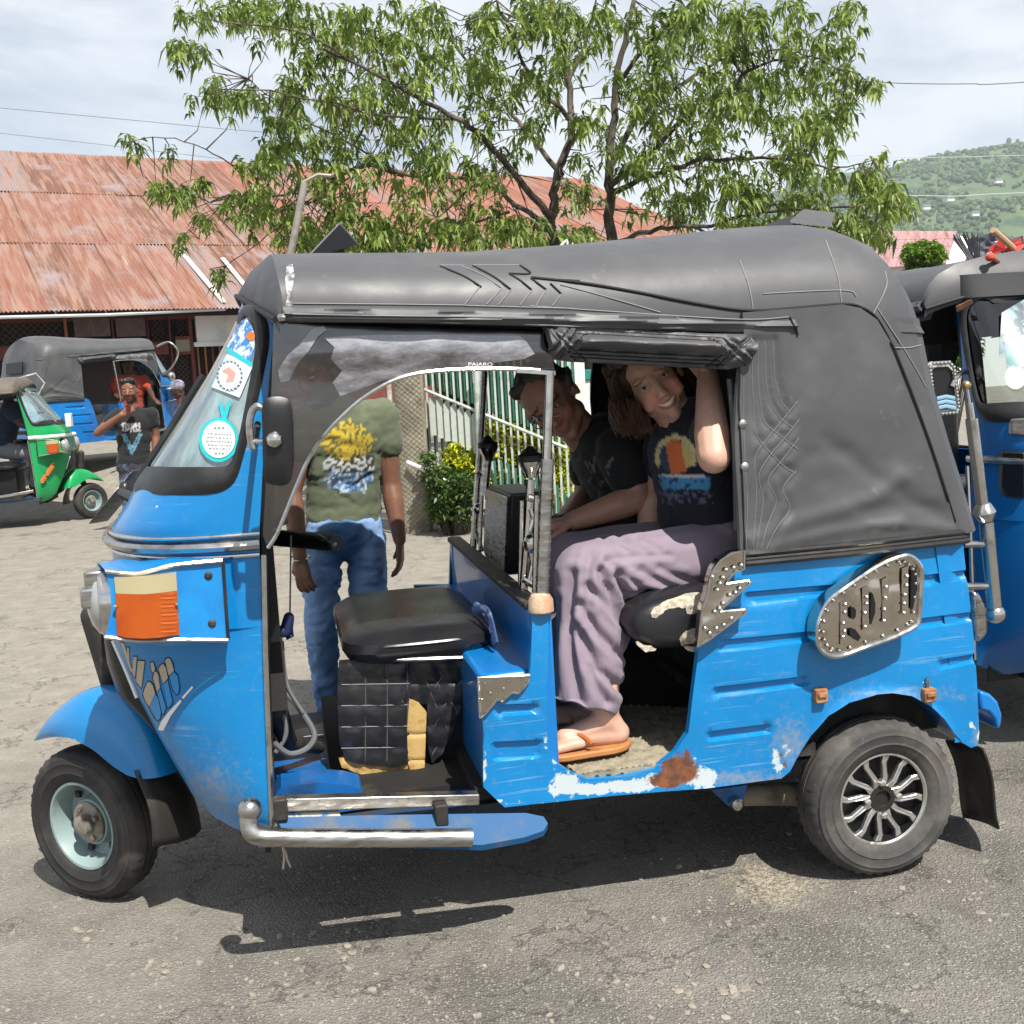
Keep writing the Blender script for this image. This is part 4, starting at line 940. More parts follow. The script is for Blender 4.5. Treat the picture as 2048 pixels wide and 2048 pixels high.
mb = panel([(640, 1246), (700, 1243), (770, 1246), (777, 1300), (772, 1400), (776, 1440), (740, 1447), (690, 1442), (652, 1434), (640, 1400), (637, 1300)], lambda u, v: S(u, v, -.305), lambda u, v: quilt(u, v, 648, 1250, 41, 40), 5, .01); o = mb.build('seat_cover', m_vinyl, rk); seams([[(x, 1250), (x+1, 1340), (x, 1436)] for x in (689, 730, 768)]+[[(644, y+2), (700, y+1), (772, y)] for y in (1290, 1330, 1370, 1410)], -.3065, o)
mb = panel([(772, 1246), (820, 1244), (874, 1246), (878, 1300), (862, 1360), (835, 1420), (815, 1440), (806, 1400), (806, 1330), (778, 1322)], lambda u, v: S(u, v, -.298), lambda u, v: quilt(u, v, 780, 1250, 40, 40, -.45), 5, .01); o = mb.build('seat_cover', m_vinyl, rk); seams([[(806, 1250), (830, 1300), (866, 1345)], [(800, 1275), (826, 1340), (850, 1385)], [(848, 1250), (868, 1275)], [(806, 1345), (828, 1400)], [(870, 1285), (840, 1330), (810, 1390)], [(862, 1345), (815, 1425)], [(845, 1262), (812, 1310)]], -.2995, o)
mb = panel([(772, 1318), (790, 1326), (805, 1345), (803, 1400), (800, 1470), (806, 1492), (795, 1496), (778, 1470), (770, 1440), (768, 1380)], lambda u, v: S(u, v, -.308), lambda u, v: -.006*math.sin((u-768)*.09)+.005*max(0, 1-abs((v-1385)/5))+.005*max(0, 1-abs((v-1435)/4)), 5, .02); mb.build('foam', m_foam, rk)
mb = panel([(640, 1434), (652, 1428), (700, 1440), (776, 1442), (766, 1475), (752, 1484), (740, 1482), (712, 1474), (690, 1465), (645, 1448)], lambda u, v: S(u, v, -.302), lambda u, v: .004*fbm((u*.06, v*.06, 0)), 5, .02); mb.build('foam', m_foam, rk)
mb = panel([(694, 1490), (708, 1482), (722, 1490), (732, 1500), (700, 1502)], lambda u, v: S(u, v, -.33), None, 5, .03); mb.build('foam', m_foam, rk)
MB().tube(spl([S(690, 1241, -.33), S(780, 1244, -.34), S(872, 1241, -.34), S(892, 1246, -.36), S(903, 1268, -.4)], 5), .006, 6).build('seat_rail', m_chrome, rk)
# cab floor, engine step, bulkhead
MB().box((-1.215, -.10, .305), (.63, .90, .03)).build('cab_floor', m_floor, rk)
rows = []
for k in range(13):
    y = -.50+.5*k/12; a = 2*PI*k/12; rows.append([(-1.5, y, .324+.004*math.cos(a*3)), (-1.25, y, .324+.004*math.cos(a*3)), (-.95, y, .326)])
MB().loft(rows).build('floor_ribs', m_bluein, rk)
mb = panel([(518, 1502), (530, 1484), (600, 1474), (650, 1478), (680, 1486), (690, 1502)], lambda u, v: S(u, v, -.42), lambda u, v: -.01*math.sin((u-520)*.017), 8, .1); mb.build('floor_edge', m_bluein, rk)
a = S(902, 1277, -.59); b = S(998, 1273, -.59); zt = a.z
mb = MB(); mb.box(((a.x+b.x)/2+.02, .0, (zt+.36)/2), (b.x-a.x+.03, 1.16, zt-.36)); mb.build('engine_step', m_blue2, rk, bevel=.012)
bx = S(1003, 1150, -.59).x; bz = S(1003, 1150, -.59).z
mb = MB(); mb.box((bx+.012, 0, (bz+.45)/2), (.03, 1.17, bz-.45)); mb.build('bulkhead', m_blue2, rk, bevel=.006)
MB().box((bx+.008, 0, bz+.006), (.045, 1.17, .016)).build('bulkhead_rail', m_iron, rk, bevel=.004)
for y in (-.595, .595): MB().box((bx+.02, y*.968, (bz+.36)/2), (.052, .036, bz-.36)).build('door_post', m_blue2, rk, bevel=.006)
c = S(1020, 1138, -.60); mb = MB(); mb.lathe([(.024, -.022), (.03, -.018), (.029, .008), (.022, .02), (.012, .024)], c, (0, 0, 1), 14); mb.build('tape_wrap', M('brown tape', (.42, .24, .14), .6, bump=(60, .6, .004), var=((.5, .38, .26), 30, .4, .6)), rk)
# blue webbing by the seat
mb = MB(); mb.tube(spl([S(893, 1152, -.3), S(915, 1150, -.34), S(925, 1170, -.36), S(935, 1215, -.4)], 6), .012, 6, flat=.4); mb.tube(spl([S(898, 1140, -.25), S(922, 1165, -.33), S(930, 1195, -.38)], 6), .008, 6); mb.build('seat_strap', M('blue webbing', (.03, .06, .17), .7, var=((.2, .24, .34), 40, .5, .65)), rk)
# --- steps and bumper bar
mb = MB(); mb.tube(spl([S(470, 1532, -.66), S(470, 1556, -.665), S(476, 1570, -.67), S(492, 1578, -.67), S(520, 1580, -.67), S(640, 1581, -.67), S(760, 1581, -.67), S(890, 1580, -.67)], 6), .0205, 16)
mb.ball(S(471, 1527, -.66), .026, 16); mb.build('bumper_bar', m_steel, rk)
mb = MB(); p0, p1, p2, p3 = S(520, 1508, -.6), S(905, 1499, -.6), S(905, 1520, -.6), S(520, 1533, -.6); mb.prism([p0, p1, p2, p3], (0, .03, 0)); mb.build('step_strip', m_steel, rk, bevel=.003)
mb = panel([(520, 1536), (700, 1533), (900, 1531), (990, 1530), (1022, 1535), (1028, 1544), (1018, 1554), (980, 1563), (900, 1573), (700, 1568), (545, 1568)], lambda u, v: T.S(u, v, -.60)+Vector((0, -.0012*(v-1520), -.0)), None, 10, .015, direction=(0, .3, -1)); o = mb.build('footboard', m_bluescuff, rk); wear(o, [(600, 1548, 50, 14, .40), (760, 1545, 50, 14, .40), (850, 1535, 30, 8, .3)], [(545, 1550, 12, 16, .5), (690, 1540, 30, 8, .4)], [(740, 1540, 160, 30, .75), (960, 1545, 60, 14, .3)], (0, 0, .42))
for u in (529, 832): MB().box(S(u, 1525 if u < 600 else 1535, -.62), (.03, .03, .05)).build('step_bracket', m_iron, rk, bevel=.004)
mb = MB(); mb.prism([S(525, 1534, -.59), S(640, 1532, -.59), S(650, 1560, -.6), S(545, 1565, -.6)], (0, .01, 0)); mb.build('sill_scrap', m_wornsill, rk)
mb = MB()
for k, (u, v) in enumerate(((534, 1640), (548, 1636), (541, 1622))): mb.tube(spl([S(530, 1590, -.63), S(536+k*2, 1612, -.63), S(u, v, -.63)], 4), .0022, 4)
mb.build('loose_string', m_tan, rk)
# --- under the body
mb = MB(); mb.box((.02, 0, .30), (.62, .5, .2)).box((-.6, .0, .325), (1.5, .9, .03)).tube([(-.36, -.2, .24), (-.36, .4, .24)], .06, 10).box((-1.55, 0, .42), (.06, .7, .35)); mb.build('underbody', m_dark, rk)
mb = MB(); mb.limb([S(1395, 1502, -.42), S(1470, 1498, -.42), S(1560, 1500, -.45)], [.026, .03, .034]); mb.build('trailing_arm', M('dusty trailing arm', (.20, .165, .12), .85, var=((.09, .075, .06), 10, .4, .7), bump=(40, .4, .004)), rk)
mb = MB(); mb.prism([S(1340, 1490, -.50), S(1412, 1480, -.50), S(1402, 1510, -.50), S(1392, 1524, -.50), S(1376, 1522, -.50)], (0, .02, 0)); mb.build('arm_bracket', m_bluein, rk, bevel=.004)
mb = MB(); mb.lathe([(.016, 0), (.016, -.02), (.009, -.026)], S(1387, 1513, -.505), (0, 1, 0), 10); mb.build('pivot_bolt', m_steel, rk)
# wheel well
arch = [p for p in side_px[28:42]]
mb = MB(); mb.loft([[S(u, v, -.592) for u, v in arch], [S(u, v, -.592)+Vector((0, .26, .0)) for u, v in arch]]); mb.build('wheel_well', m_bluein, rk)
mb = MB(); mb.box((.02, -.32, .40), (.46, .02, .32)); mb.build('inner_wing', m_dark, rk)
mb = MB(); mb.tube([(.02, -.42, .22), (-.02, -.40, .50)], .028, 10)
for k in range(8): mb.lathe([(.040, -.007), (.047, 0), (.040, .007)], (.015-.004*k, -.42+.003*k, .27+.027*k), (-.1, .05, 1), 14, False)
mb.build('shock_absorber', m_iron, rk)
# --- wheels
def tyre_mb(r, rim, w, n=84):
    mb = MB(); rows = []
    prof = [(rim-.004, -w*.30), (rim+.004, -w*.40), (rim+.016, -w*.455), (lerp(rim, r, .30), -w*.492), (lerp(rim, r, .34), -w*.513), (lerp(rim, r, .38), -w*.497), (lerp(rim, r, .58), -w*.5), (lerp(rim, r, .62), -w*.515), (lerp(rim, r, .66), -w*.495), (lerp(rim, r, .76), -w*.482), (r-.016, -w*.44), (r-.008, -w*.40), (r-.001, -w*.30), (r, -w*.12), (r-.005, -w*.11), (r-.005, -w*.06), (r+.001, -w*.05)]
    prof = prof+[(a, -b) for a, b in reversed(prof)]
    for i, (rr, h) in enumerate(prof):
        row = []
        for k in range(n):
            q = rr
            if rr >= r-.009 and abs(h) > w*.2 and k % 2: q -= .0065
            if abs(rr-(r-.016)) < .001 and k % 2: q -= .0045
            a = 2*PI*k/n; row.append((q*math.cos(a), h, q*math.sin(a)))
        rows.append(row)
    return mb.loft(rows, True)
def place(o, M4): o.matrix_local = M4; return o
def rear_wheel(M4):
    w = tyre_mb(.204, .120, .115).build('rear_wheel', m_rubber, rk, sharp=28); place(w, M4)
    mb2 = MB(); mb2.lathe([(.1225, -.037), (.121, -.043), (.1165, -.0435), (.113, -.038)], (0, 0, 0), (0, 1, 0), 56, True); mb2.build('rim_lip', m_alloy, w)
    mb3 = MB(); mb3.lathe([(.113, -.038), (.108, -.012), (.04, -.006), (.004, -.005)], (0, 0, 0), (0, 1, 0), 40, caps=False); mb3.build('rim_bowl', m_black, w)
    pr = [(.030, -.010), (.055, -.0065), (.075, -.0085), (.095, -.0065), (.113, -.009), (.113, .009), (.095, .0065), (.078, .003), (.055, .0065), (.030, .008)]
    me = MB().prism([(x, -.036 if x > .05 else -.033, z+.004*math.sin(x*90)) for x, z in pr], (0, .014, 0)).build('spoke', m_alloy, smooth=False, mesh_only=True)
    for k in range(12):
        s = bpy.data.objects.new('spoke', me); COL.objects.link(s); s.parent = w; s.matrix_local = Matrix.Rotation(k*PI/6+.1, 4, 'Y'); b = s.modifiers.new('b', 'BEVEL'); b.width = .002; b.segments = 1
    mb4 = MB(); mb4.lathe([(.036, -.026), (.034, -.036), (.022, -.036), (.020, -.028), (.004, -.028)], (0, 0, 0), (0, 1, 0), 28); mb4.build('hub', M('dark hub', (.03, .028, .026), .5, .4), w)
    me = MB().lathe([(.0095, -.028), (.009, -.042), (.005, -.045)], (0, 0, 0), (0, 1, 0), 6).build('wheel_nut', m_alloy, mesh_only=True)
    for k in range(4):
        s = bpy.data.objects.new('wheel_nut', me); COL.objects.link(s); s.parent = w; a = k*PI/2+.05; s.location = (.043*math.cos(a), 0, .043*math.sin(a))
    return w
c = S(1668, 1513, -.585); rw = rear_wheel(Matrix.Translation((c.x, -.543, .204)))
for ch in (copy_tree(rw),): ch.parent = rk; ch.matrix_local = Matrix.Translation((c.x, .543, .204)) @ Matrix.Rotation(PI, 4, 'Z')
MB().tube([(c.x, -.5, .204), (c.x, .5, .204)], .03, 10).build('rear_axle', m_iron, rk)
STEER = -math.radians(40)
fc = T.Z(178, 1547, .205)
FW = Frame(*(T.M @ fc).xy, T.yaw+STEER, 0)
FM = Matrix.Translation(fc) @ Matrix.Rotation(STEER, 4, 'Z')
def front_wheel():
    w = tyre_mb(.205, .116, .105).build('front_wheel', m_rubber2, rk, sharp=28); place(w, FM)
    mb = MB(); mb.lathe([(.120, -.036), (.1185, -.044), (.112, -.043), (.108, -.034), (.103, -.012), (.098, .012), (.07, .020), (.064, .004), (.062, -.012), (.050, -.016), (.030, -.016)], (0, 0, 0), (0, 1, 0), 48, caps=False); mb.build('rim', m_mint, w, sharp=30)
    mb = MB(); mb.lathe([(.058, -.006), (.056, -.020), (.040, -.024), (.028, -.024), (.026, -.046), (.016, -.052), (.005, -.053)], (0, 0, 0), (0, 1, 0), 28); mb.build('hub', m_hub, w, sharp=30)
    me = MB().lathe([(.008, -.02), (.008, -.032), (.004, -.034)], (0, 0, 0), (0, 1, 0), 6).build('wheel_nut', m_hub, mesh_only=True)
    for k in range(4):
        s = bpy.data.objects.new('wheel_nut', me); COL.objects.link(s); s.parent = w; a = k*PI/2+.5; s.location = (.042*math.cos(a), 0, .042*math.sin(a))
    me = MB().box((0, .0, 0), (.016, .01, .016)).build('rim_bolt', m_iron, mesh_only=True)
    for k in range(6):
        s = bpy.data.objects.new('rim_bolt', me); COL.objects.link(s); s.parent = w; a = k*PI/3+.2; s.location = (.084*math.cos(a), .004, .084*math.sin(a))
front_wheel()
toV = T.I @ FW.M
def Fp(u, v, y): return toV @ FW.S(u, v, y)
crown = spl([Fp(69, 1394, .0), Fp(90, 1366, .0), Fp(122, 1330, 0), Fp(166, 1300, 0), Fp(205, 1294, 0), Fp(250, 1310, 0), Fp(288, 1345, 0), Fp(315, 1400, 0), Fp(335, 1455, 0)], 4)
edge = spl([Fp(69, 1397, -.02), Fp(98, 1391, -.06), Fp(120, 1391, -.075), Fp(137, 1395, -.08), Fp(174, 1414, -.08), Fp(207, 1441, -.08), Fp(235, 1460, -.08), Fp(250, 1466, -.08), Fp(258, 1468, -.08)], 4)
nrm = (toV.to_3x3() @ Vector((0, 1, 0))); rows = []
for cpt, e in zip(crown, edge):
    row = []
    def crossp(t): return None
    fe = e-nrm*(2*(e-fc).dot(nrm)); mid = (cpt)
    for k in range(-8, 9):
        t = abs(k)/8; tgt = e if k < 0 else fe; s_ = math.sin(t*PI/2)
        side = (tgt-cpt); lat = nrm*side.dot(nrm); dn = side-lat
        row.append(cpt+lat*math.sin(t*PI/2)**.8+dn*(1-math.cos(t*PI/2))**.9)
    rows.append(row)
o = MB().loft(rows).build('front_fender', m_blue, rk, sharp=60); wear(o, [(95, 1365, 20, 12, .3), (245, 1400, 14, 40, .3), (300, 1380, 12, 30, .2)])
mb = MB(); fl = []
tl, bl, br, tr = Fp(252, 1455, -.085), Fp(287, 1597, -.09), Fp(376, 1565, .10), Fp(328, 1446, .09)
for j in range(9):
    t = j/8; row = []
    for i in range(9):
        s_ = i/8; p = tl.lerp(tr, s_).lerp(bl.lerp(br, s_), t); p = p+(toV.to_3x3() @ Vector((.03*math.sin(PI*s_)+.02*math.sin(PI*t), 0, 0))); row.append(p)
    fl.append(row)
o = MB().loft(fl).build('front_mud_flap', m_flap, rk); so_ = o.modifiers.new('t', 'SOLIDIFY'); so_.thickness = .006
mb = MB(); mb.prism([Fp(254, 1454, -.095), Fp(322, 1446, .05), Fp(322, 1453, .05), Fp(256, 1466, -.095)], (0, .004, 0)); mb.build('flap_clamp', m_steel, rk)
mb = MB(); mb.limb([(fc.x+.05, .0, .75), (fc.x+.09, .02, .5), (fc.x+.03, .03, .3), (fc.x, .03, .205)], [.035, .035, .03, .025]); mb.build('front_fork', m_iron, rk)
# rear mud flap
rows = []
for j in range(9):
    t = j/8; a = S(lerp(1786, 1826, t), lerp(1395, 1540, t), lerp(-.36, -.34, t)); b = S(lerp(1858, 1893, t**1.3), lerp(1412, 1563, t), -.59); m_ = a.lerp(b, .5)+Vector((.0, 0, -.0)); rows.append([a.lerp(b, k/6)+Vector((.012*math.sin(PI*k/6)+.01*math.sin(PI*t*1.5), 0, 0)) for k in range(7)])
o = MB().loft(rows).build('rear_mud_flap', m_flap, rk); so_ = o.modifiers.new('t', 'SOLIDIFY'); so_.thickness = .006
mb = MB(); mb.prism([S(u, v, -.52) for u, v in ((1850, 1304), (1870, 1310), (1884, 1324), (1892, 1348), (1890, 1372), (1881, 1378), (1877, 1358), (1866, 1345), (1850, 1340))], (0, .16, 0)); o = mb.build('rear_bumper_end', m_blue2, rk, bevel=.008)
for u, v in ((1546, 1311), (1750, 1310)):
    q = S(u, v, -.612); o = MB().box(q, (.032, .03, .036)).box(q+Vector((0, -.004, .004)), (.024, .034, .014)).build('hinge_bracket', m_rust, rk, bevel=.004)
mb = MB(); mb.tube([S(1750, 1278, -.618), S(1750, 1300, -.618)], .004, 6); mb.build('hinge_pin', m_steel, rk)
# --- cowl
XE = [(1.56, -1.376), (1.497, -1.389), (1.412, -1.407), (1.308, -1.426), (1.204, -1.443), (1.087, -1.458), (.993, -1.47), (.957, -1.473), (.751, -1.481), (.529, -1.49), (.296, -1.50), (.1, -1.505)]
XF = [(1.58, -1.45), (1.528, -1.474), (1.448, -1.518), (1.355, -1.578), (1.255, -1.652), (1.159, -1.725), (1.078, -1.784), (1.063, -1.790), (1.005, -1.835), (.986, -1.850), (.946, -1.853), (.90, -1.853), (.70, -1.862), (.2, -1.87)]
def tab(T_, z):
    for a, b in zip(T_, T_[1:]):
        if b[0] <= z <= a[0]: return lerp(a[1], b[1], (a[0]-z)/(a[0]-b[0]))
    return T_[-1][1] if z < T_[-1][0] else T_[0][1]
def cowl(z, th, off=0):
    n = lerp(2.1, 3.0, sst(.93, 1.04, z))
    xe, xf = tab(XE, z), tab(XF, z)-off; w = .50+off-.012*sst(1.2, 1.55, z); c_, s_ = abs(math.cos(th))**(2/n), abs(math.sin(th))**(2/n)
    return Vector((xe+(xf-xe)*c_, (w*s_)*(1 if th > 0 else -1), z))
TH = [-PI/2+PI*k/48 for k in range(49)]
cw = MB(); zz = [1.105, 1.09, 1.06, 1.03, 1.0, .97, .94, .90, .85, .80, .785]; cw.loft([[cowl(z, t) for t in TH] for z in zz])
o = cw.build('front_cowl', m_blue, rk); wear(o, [(455, 945, 40, 14, .0)], (), ())
ctree = bvh(cw)
full = MB(); full.loft([[cowl(z, t) for t in TH] for z in [1.56, 1.52, 1.48, 1.44, 1.40, 1.35, 1.3, 1.25, 1.2, 1.15]+zz]); ftree = bvh(full); hf = hitter(ftree, -.46)
# leg shield
F_px = [(203, 1166), (215, 1206), (240, 1262), (262, 1318), (300, 1390), (335, 1452), (370, 1510), (405, 1542), (440, 1562), (480, 1575), (511, 1580)]
def legrows(sg):
    rows = []
    for k, (u, v) in enumerate(F_px):
        f = S(u, v, -.25-.018*k); ez = lerp(.80, .30, (k/10)**.9); e = Vector((tab(XE, ez), -.50, ez)); row = []
        for j in range(17):
            a = PI/2*j/16; n = 1.6; c_, s_ = math.cos(a)**(2/n), math.sin(a)**(2/n)
            x = lerp(e.x, f.x, c_); y = lerp(f.y, e.y, s_); row.append(Vector((x, sg*y, lerp(f.z, e.z, s_ if True else 0))))
        rows.append(row)
    return rows
lg = MB().loft(legrows(1)); o = lg.build('leg_shield', m_blue, rk); wear(o, [(410, 1445, 14, 4, .42), (445, 1452, 10, 4, .4), (500, 1500, 6, 60, .1)], (), [(400, 1500, 60, 60, .3)], (.15, .02, .18))
MB().loft(legrows(-1)).build('leg_shield', m_blue2, rk)
ltree = bvh(lg); hl_ = hitter(ltree, -.42, .003)
# black grille in the nose
rows = []
for k, (u, v) in enumerate(F_px[:5]):
    f = S(u, v, -.25-.018*k); cx = (-1.882, -1.884, -1.886, -1.87, -1.76)[k]; rows.append([(lerp(f.x+.004, cx, math.cos(a)**.7 if math.cos(a) > 0 else 0), -abs(f.y)*math.sin(a) if False else f.y*math.sin(-a)*-1, f.z) for a in [-PI/2+PI*j/16 for j in range(17)]])
MB().loft(rows).build('nose_grille', m_plast, rk)
MB().tube(spl([S(u, v, -.262-.018*k)-Vector((.004, 0, 0)) for k, (u, v) in enumerate(((217, 1208), (241, 1262), (263, 1316)))], 5), .0065, 6).build('pinstripe', m_chalk, rk)
# inside of the nose: dark bulkhead behind leg shields
MB().box((-1.512, 0, .55), (.012, .93, .62)).build('dash_panel', m_black, rk)
MB().box((-1.55, 0, 1.03), (.22, .86, .10)).build('dashboard', m_plast, rk, bevel=.02)
# chrome bands
def ring(z, r, off, name, mat, flat=1):
    pts = [cowl(z, t, off) for t in TH]; MB().tube(pts, r, 8, flat=flat).build(name, mat, rk)
ring(.974, .0135, .004, 'chrome_band', m_steel); ring(.997, .005, .003, 'chrome_trim', m_chrome); ring(.950, .005, .003, 'chrome_trim', m_chrome)
for sg in (1, -1):
    MB().tube(spl([Vector((p.x+.002, sg*(p.y-.004), p.z)) for p in (S(496, 1046, -.5), S(499, 1210, -.5), S(503, 1330, -.5), (S(508, 1450, -.5)), S(512, 1560, -.5))], 5), .0075, 8).build('edge_bead', m_chrome, rk)
    mb = MB(); mb.loft([[Vector((tab(XE, z), sg*-.5, z)) for z in (1.56, 1.3, 1.05, .7, .3)], [Vector((tab(XE, z)+.012, sg*-.47, z)) for z in (1.56, 1.3, 1.05, .7, .3)], [Vector((tab(XE, z)-.03, sg*-.44, z)) for z in (1.56, 1.3, 1.05, .7, .3)]]); mb.build('door_edge', m_rubk, rk)
# windscreen pillar (blue) and gasket (black)
g_out = [(452, 590), (462, 576), (481, 578), (498, 597), (506, 616), (508, 640), (505, 668), (488, 750), (470, 822), (459, 862), (451, 890), (443, 907), (431, 920), (410, 930), (375, 934), (330, 934), (290, 932), (255, 929)]
g_in = [(450, 612), (462, 596), (473, 606), (480, 622), (482, 640), (481, 658), (477, 685), (466, 745), (453, 812), (445, 843), (440, 862), (433, 874), (424, 879), (410, 881), (375, 881), (330, 881), (300, 880), (277, 880)]
def ext(pl, off):
    pts = [hitter(ftree, -.3, off)(u, v) for u, v in pl]; pts = spl(pts, 4); a = pts[0]; b = pts[-1]
    return [Vector((tab(XF, a.z)-off, 0, a.z))]+pts+[cowl(b.z, -.25, off), Vector((tab(XF, b.z)-off, 0, b.z))]
def brow_z(y): return lerp(1.563, 1.463, min(1, abs(y)/.604)**1.7)-.012
go, gi = ext(g_out, .002), ext(g_in, .002); gm = [a.lerp(b, .5)+Vector((-.004, -.008, 0)) for a, b in zip(go, gi)]
for sg in (1, -1): MB().loft([[Vector((p.x, sg*p.y, p.z)) for p in r] for r in (go, [a.lerp(b, .25)+Vector((-.004, -.007, 0)) for a, b in zip(go, gi)], gm, [a.lerp(b, .8)+Vector((-.002, -.005, 0)) for a, b in zip(go, gi)], gi)]).build('windscreen_gasket', m_rubk, rk)
pz = [1.545, 1.50, 1.45, 1.40, 1.33, 1.26, 1.19, 1.12, 1.085]
for sg in (1, -1):
    rows = []
    for z in pz:
        th1 = -PI/2; row = []
        # gasket outer edge at this height
        cand = min(go[3:], key=lambda p: abs(p.z-z)+(.5 if p.y > -.2 else 0)); x1 = cand.x-.012; xe = tab(XE, z)
        for k in range(7):
            lo, hi = -PI/2, 0.0; xt = lerp(xe, x1, k/6)
            for _ in range(24):
                m_ = (lo+hi)/2
                if cowl(z, m_).x > xt: lo = m_
                else: hi = m_
            p = cowl(z, lo); p = cowl(min(z, brow_z(p.y)), lo); row.append(Vector((p.x, sg*p.y, p.z)))
        rows.append(row)
    o = MB().loft(rows).build('windscreen_pillar', m_blue, rk); paint(o, lambda c: (0, 0, 0))
rows = [[(lambda q: cowl(min(z, brow_z(q.y)-.012), t*.93, -.004))(cowl(z, t*.93, -.004)) for t in TH] for z in (1.09, 1.12, 1.16, 1.2, 1.25, 1.3, 1.35, 1.4, 1.45, 1.5, 1.535)]
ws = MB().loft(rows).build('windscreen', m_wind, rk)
MB().tube(spl([hitter(ftree, -.05, .012)(u, v) for u, v in ((384, 708), (340, 780), (300, 845), (250, 922))], 4), .011, 6).build('gasket_strip', m_rubk, rk)  # black strip added along the glass contour, standing in for the far gasket
hs = hitter(ftree, -.4, .0015)
def sticker(name, pl, mat, off=.0015, par=ws, h=None): return panel(pl, h or hitter(ftree, -.4, off), None, 7, .0006).build(name, mat, par)
def ell(u, v, a, b, n=28, rot=0): return [(u+a*math.cos(2*PI*k/n)*math.cos(rot)-b*math.sin(2*PI*k/n)*math.sin(rot), v+a*math.cos(2*PI*k/n)*math.sin(rot)+b*math.sin(2*PI*k/n)*math.cos(rot)) for k in range(n)]
m_flow = M('blue flower print', (.05, .20, .50), .4, var=((.66, .74, .78), 34, .46, .56), var2=((.02, .09, .28), 18, .58, .64))
sticker('sun_strip', [(452, 606), (464, 600), (474, 612), (479, 628), (480, 650), (474, 684), (426, 656), (438, 632)], m_flow); sticker('orange_badge', ell(473, 634, 8, 9, 14), m_orange, .003)
sticker('teal_stripe', [(427, 653), (476, 684), (475, 693), (424, 662)], m_teal, .003)
st = sticker('square_sticker', [(428, 667), (477, 690), (452, 750), (399, 730)], m_paper, .002); st2 = sticker('ring_print', ell(433, 709, 25, 29), m_ink, .003); sticker('ring_paper', ell(433, 709, 21, 25), m_chalk, .004); sticker('emblem_print', [(418, 700), (432, 692), (445, 704), (440, 720), (425, 722), (430, 708)], M('pale red print', (.60, .30, .26), .6), .005)
for k in range(20):
    a = 2*PI*k/20; sticker('ring_mark', ell(433+23*math.cos(a), 709+27*math.sin(a), 1.6, 1.8, 6), m_paper, .005)
sticker('badge_tail', [(414, 800), (418, 788), (412, 760), (418, 758), (423, 778), (430, 757), (436, 760), (428, 788), (428, 802)], m_teal, .002)
sticker('badge_ring', ell(412.5, 830, 37.5, 42), m_teal, .003); sticker('badge_paper', ell(412.5, 829, 31, 35), m_chalk, .0045)
def text_lines(rows, mat, off, h=None, par=ws):
    mb = MB(); R = random.Random(5); hh = h or hitter(ftree, -.4, off)
    for (u0, u1, v0, v1, th) in rows:
        u = u0
        while u < u1:
            w = R.uniform(2.5, 6); t = (u-u0)/(u1-u0); v = lerp(v0, v1, t); q = [hh(u, v), hh(min(u+w, u1), lerp(v0, v1, min(1, (u+w-u0)/(u1-u0)))), hh(min(u+w, u1), v+th), hh(u, v+th)]; mb.add(q, [(0, 1, 2, 3)]); u += w+R.uniform(1.2, 2.5)
    return mb.build('small_print', mat, par, smooth=False)
text_lines([(404, 424, 806, 806, 2.2), (392, 436, 817, 819, 1.6), (390, 437, 824, 826, 1.6), (389, 438, 831, 833, 1.6), (392, 436, 838, 840, 1.6), (394, 434, 845, 846, 1.6), (405, 424, 854, 854, 2)], m_ink, .006)
# 'Win' lettering on the leg shield
def zq(pl): return [(169.8+.1856*x, 1018.9+.1856*y) for x, y in pl]
W_T = [[(308, 1040), (346, 1052), (432, 1330), (414, 1345)], [(374, 1092), (396, 1098), (402, 1275), (386, 1240)], [(440, 1188), (476, 1188), (456, 1402), (428, 1352)], [(486, 1228), (556, 1232), (522, 1505), (468, 1440)],
       [(540, 1570), (556, 1510), (585, 1445), (612, 1445), (640, 1480), (662, 1562), (604, 1692), (566, 1650)], [(640, 1400), (656, 1345), (676, 1338), (694, 1370), (712, 1502), (682, 1546)], [(696, 1310), (716, 1275), (745, 1258), (772, 1300), (792, 1405), (742, 1460)], [(764, 1225), (785, 1200), (812, 1205), (838, 1262), (852, 1332), (800, 1378)], [(614, 1252), (640, 1240), (661, 1300), (652, 1352), (625, 1332)]]
W_B = [[(664, 1570), (690, 1602), (722, 1750), (712, 1815), (690, 1835), (650, 1800), (604, 1702)], [(686, 1552), (716, 1512), (772, 1705), (755, 1760), (735, 1772)], [(746, 1468), (788, 1425), (838, 1645), (815, 1690), (790, 1702)], [(806, 1386), (852, 1340), (890, 1380), (908, 1500), (900, 1550), (880, 1572), (842, 1520)]]
def grow(pl, k):
    cx = sum(p[0] for p in pl)/len(pl); cy = sum(p[1] for p in pl)/len(pl); return [(x+k*(x-cx)/max(8, math.hypot(x-cx, y-cy)), y+k*(y-cy)/max(8, math.hypot(x-cx, y-cy))) for x, y in pl]
for pl in W_T+W_B: panel(zq(grow(pl, 13)), hitter(ltree, -.42, .0015), None, 7, .0005).build('letter_outline', m_black, rk)
for pl in W_T: panel(zq(pl), hitter(ltree, -.42, .0032), None, 7, .0005).build('letter_stroke', m_tan, rk)
for pl in W_B: panel(zq(pl), hitter(ltree, -.42, .0032), None, 7, .0005).build('letter_stroke', m_bluelt, rk)
for pl in ([(690, 1930), (720, 1850), (800, 1745), (918, 1622), (932, 1640), (820, 1790), (745, 1940)], [(932, 1600), (1038, 1482), (1050, 1500), (948, 1616)]): panel(zq(pl), hitter(ltree, -.42, .003), None, 7, .0005).build('swoosh', m_chalk, rk)
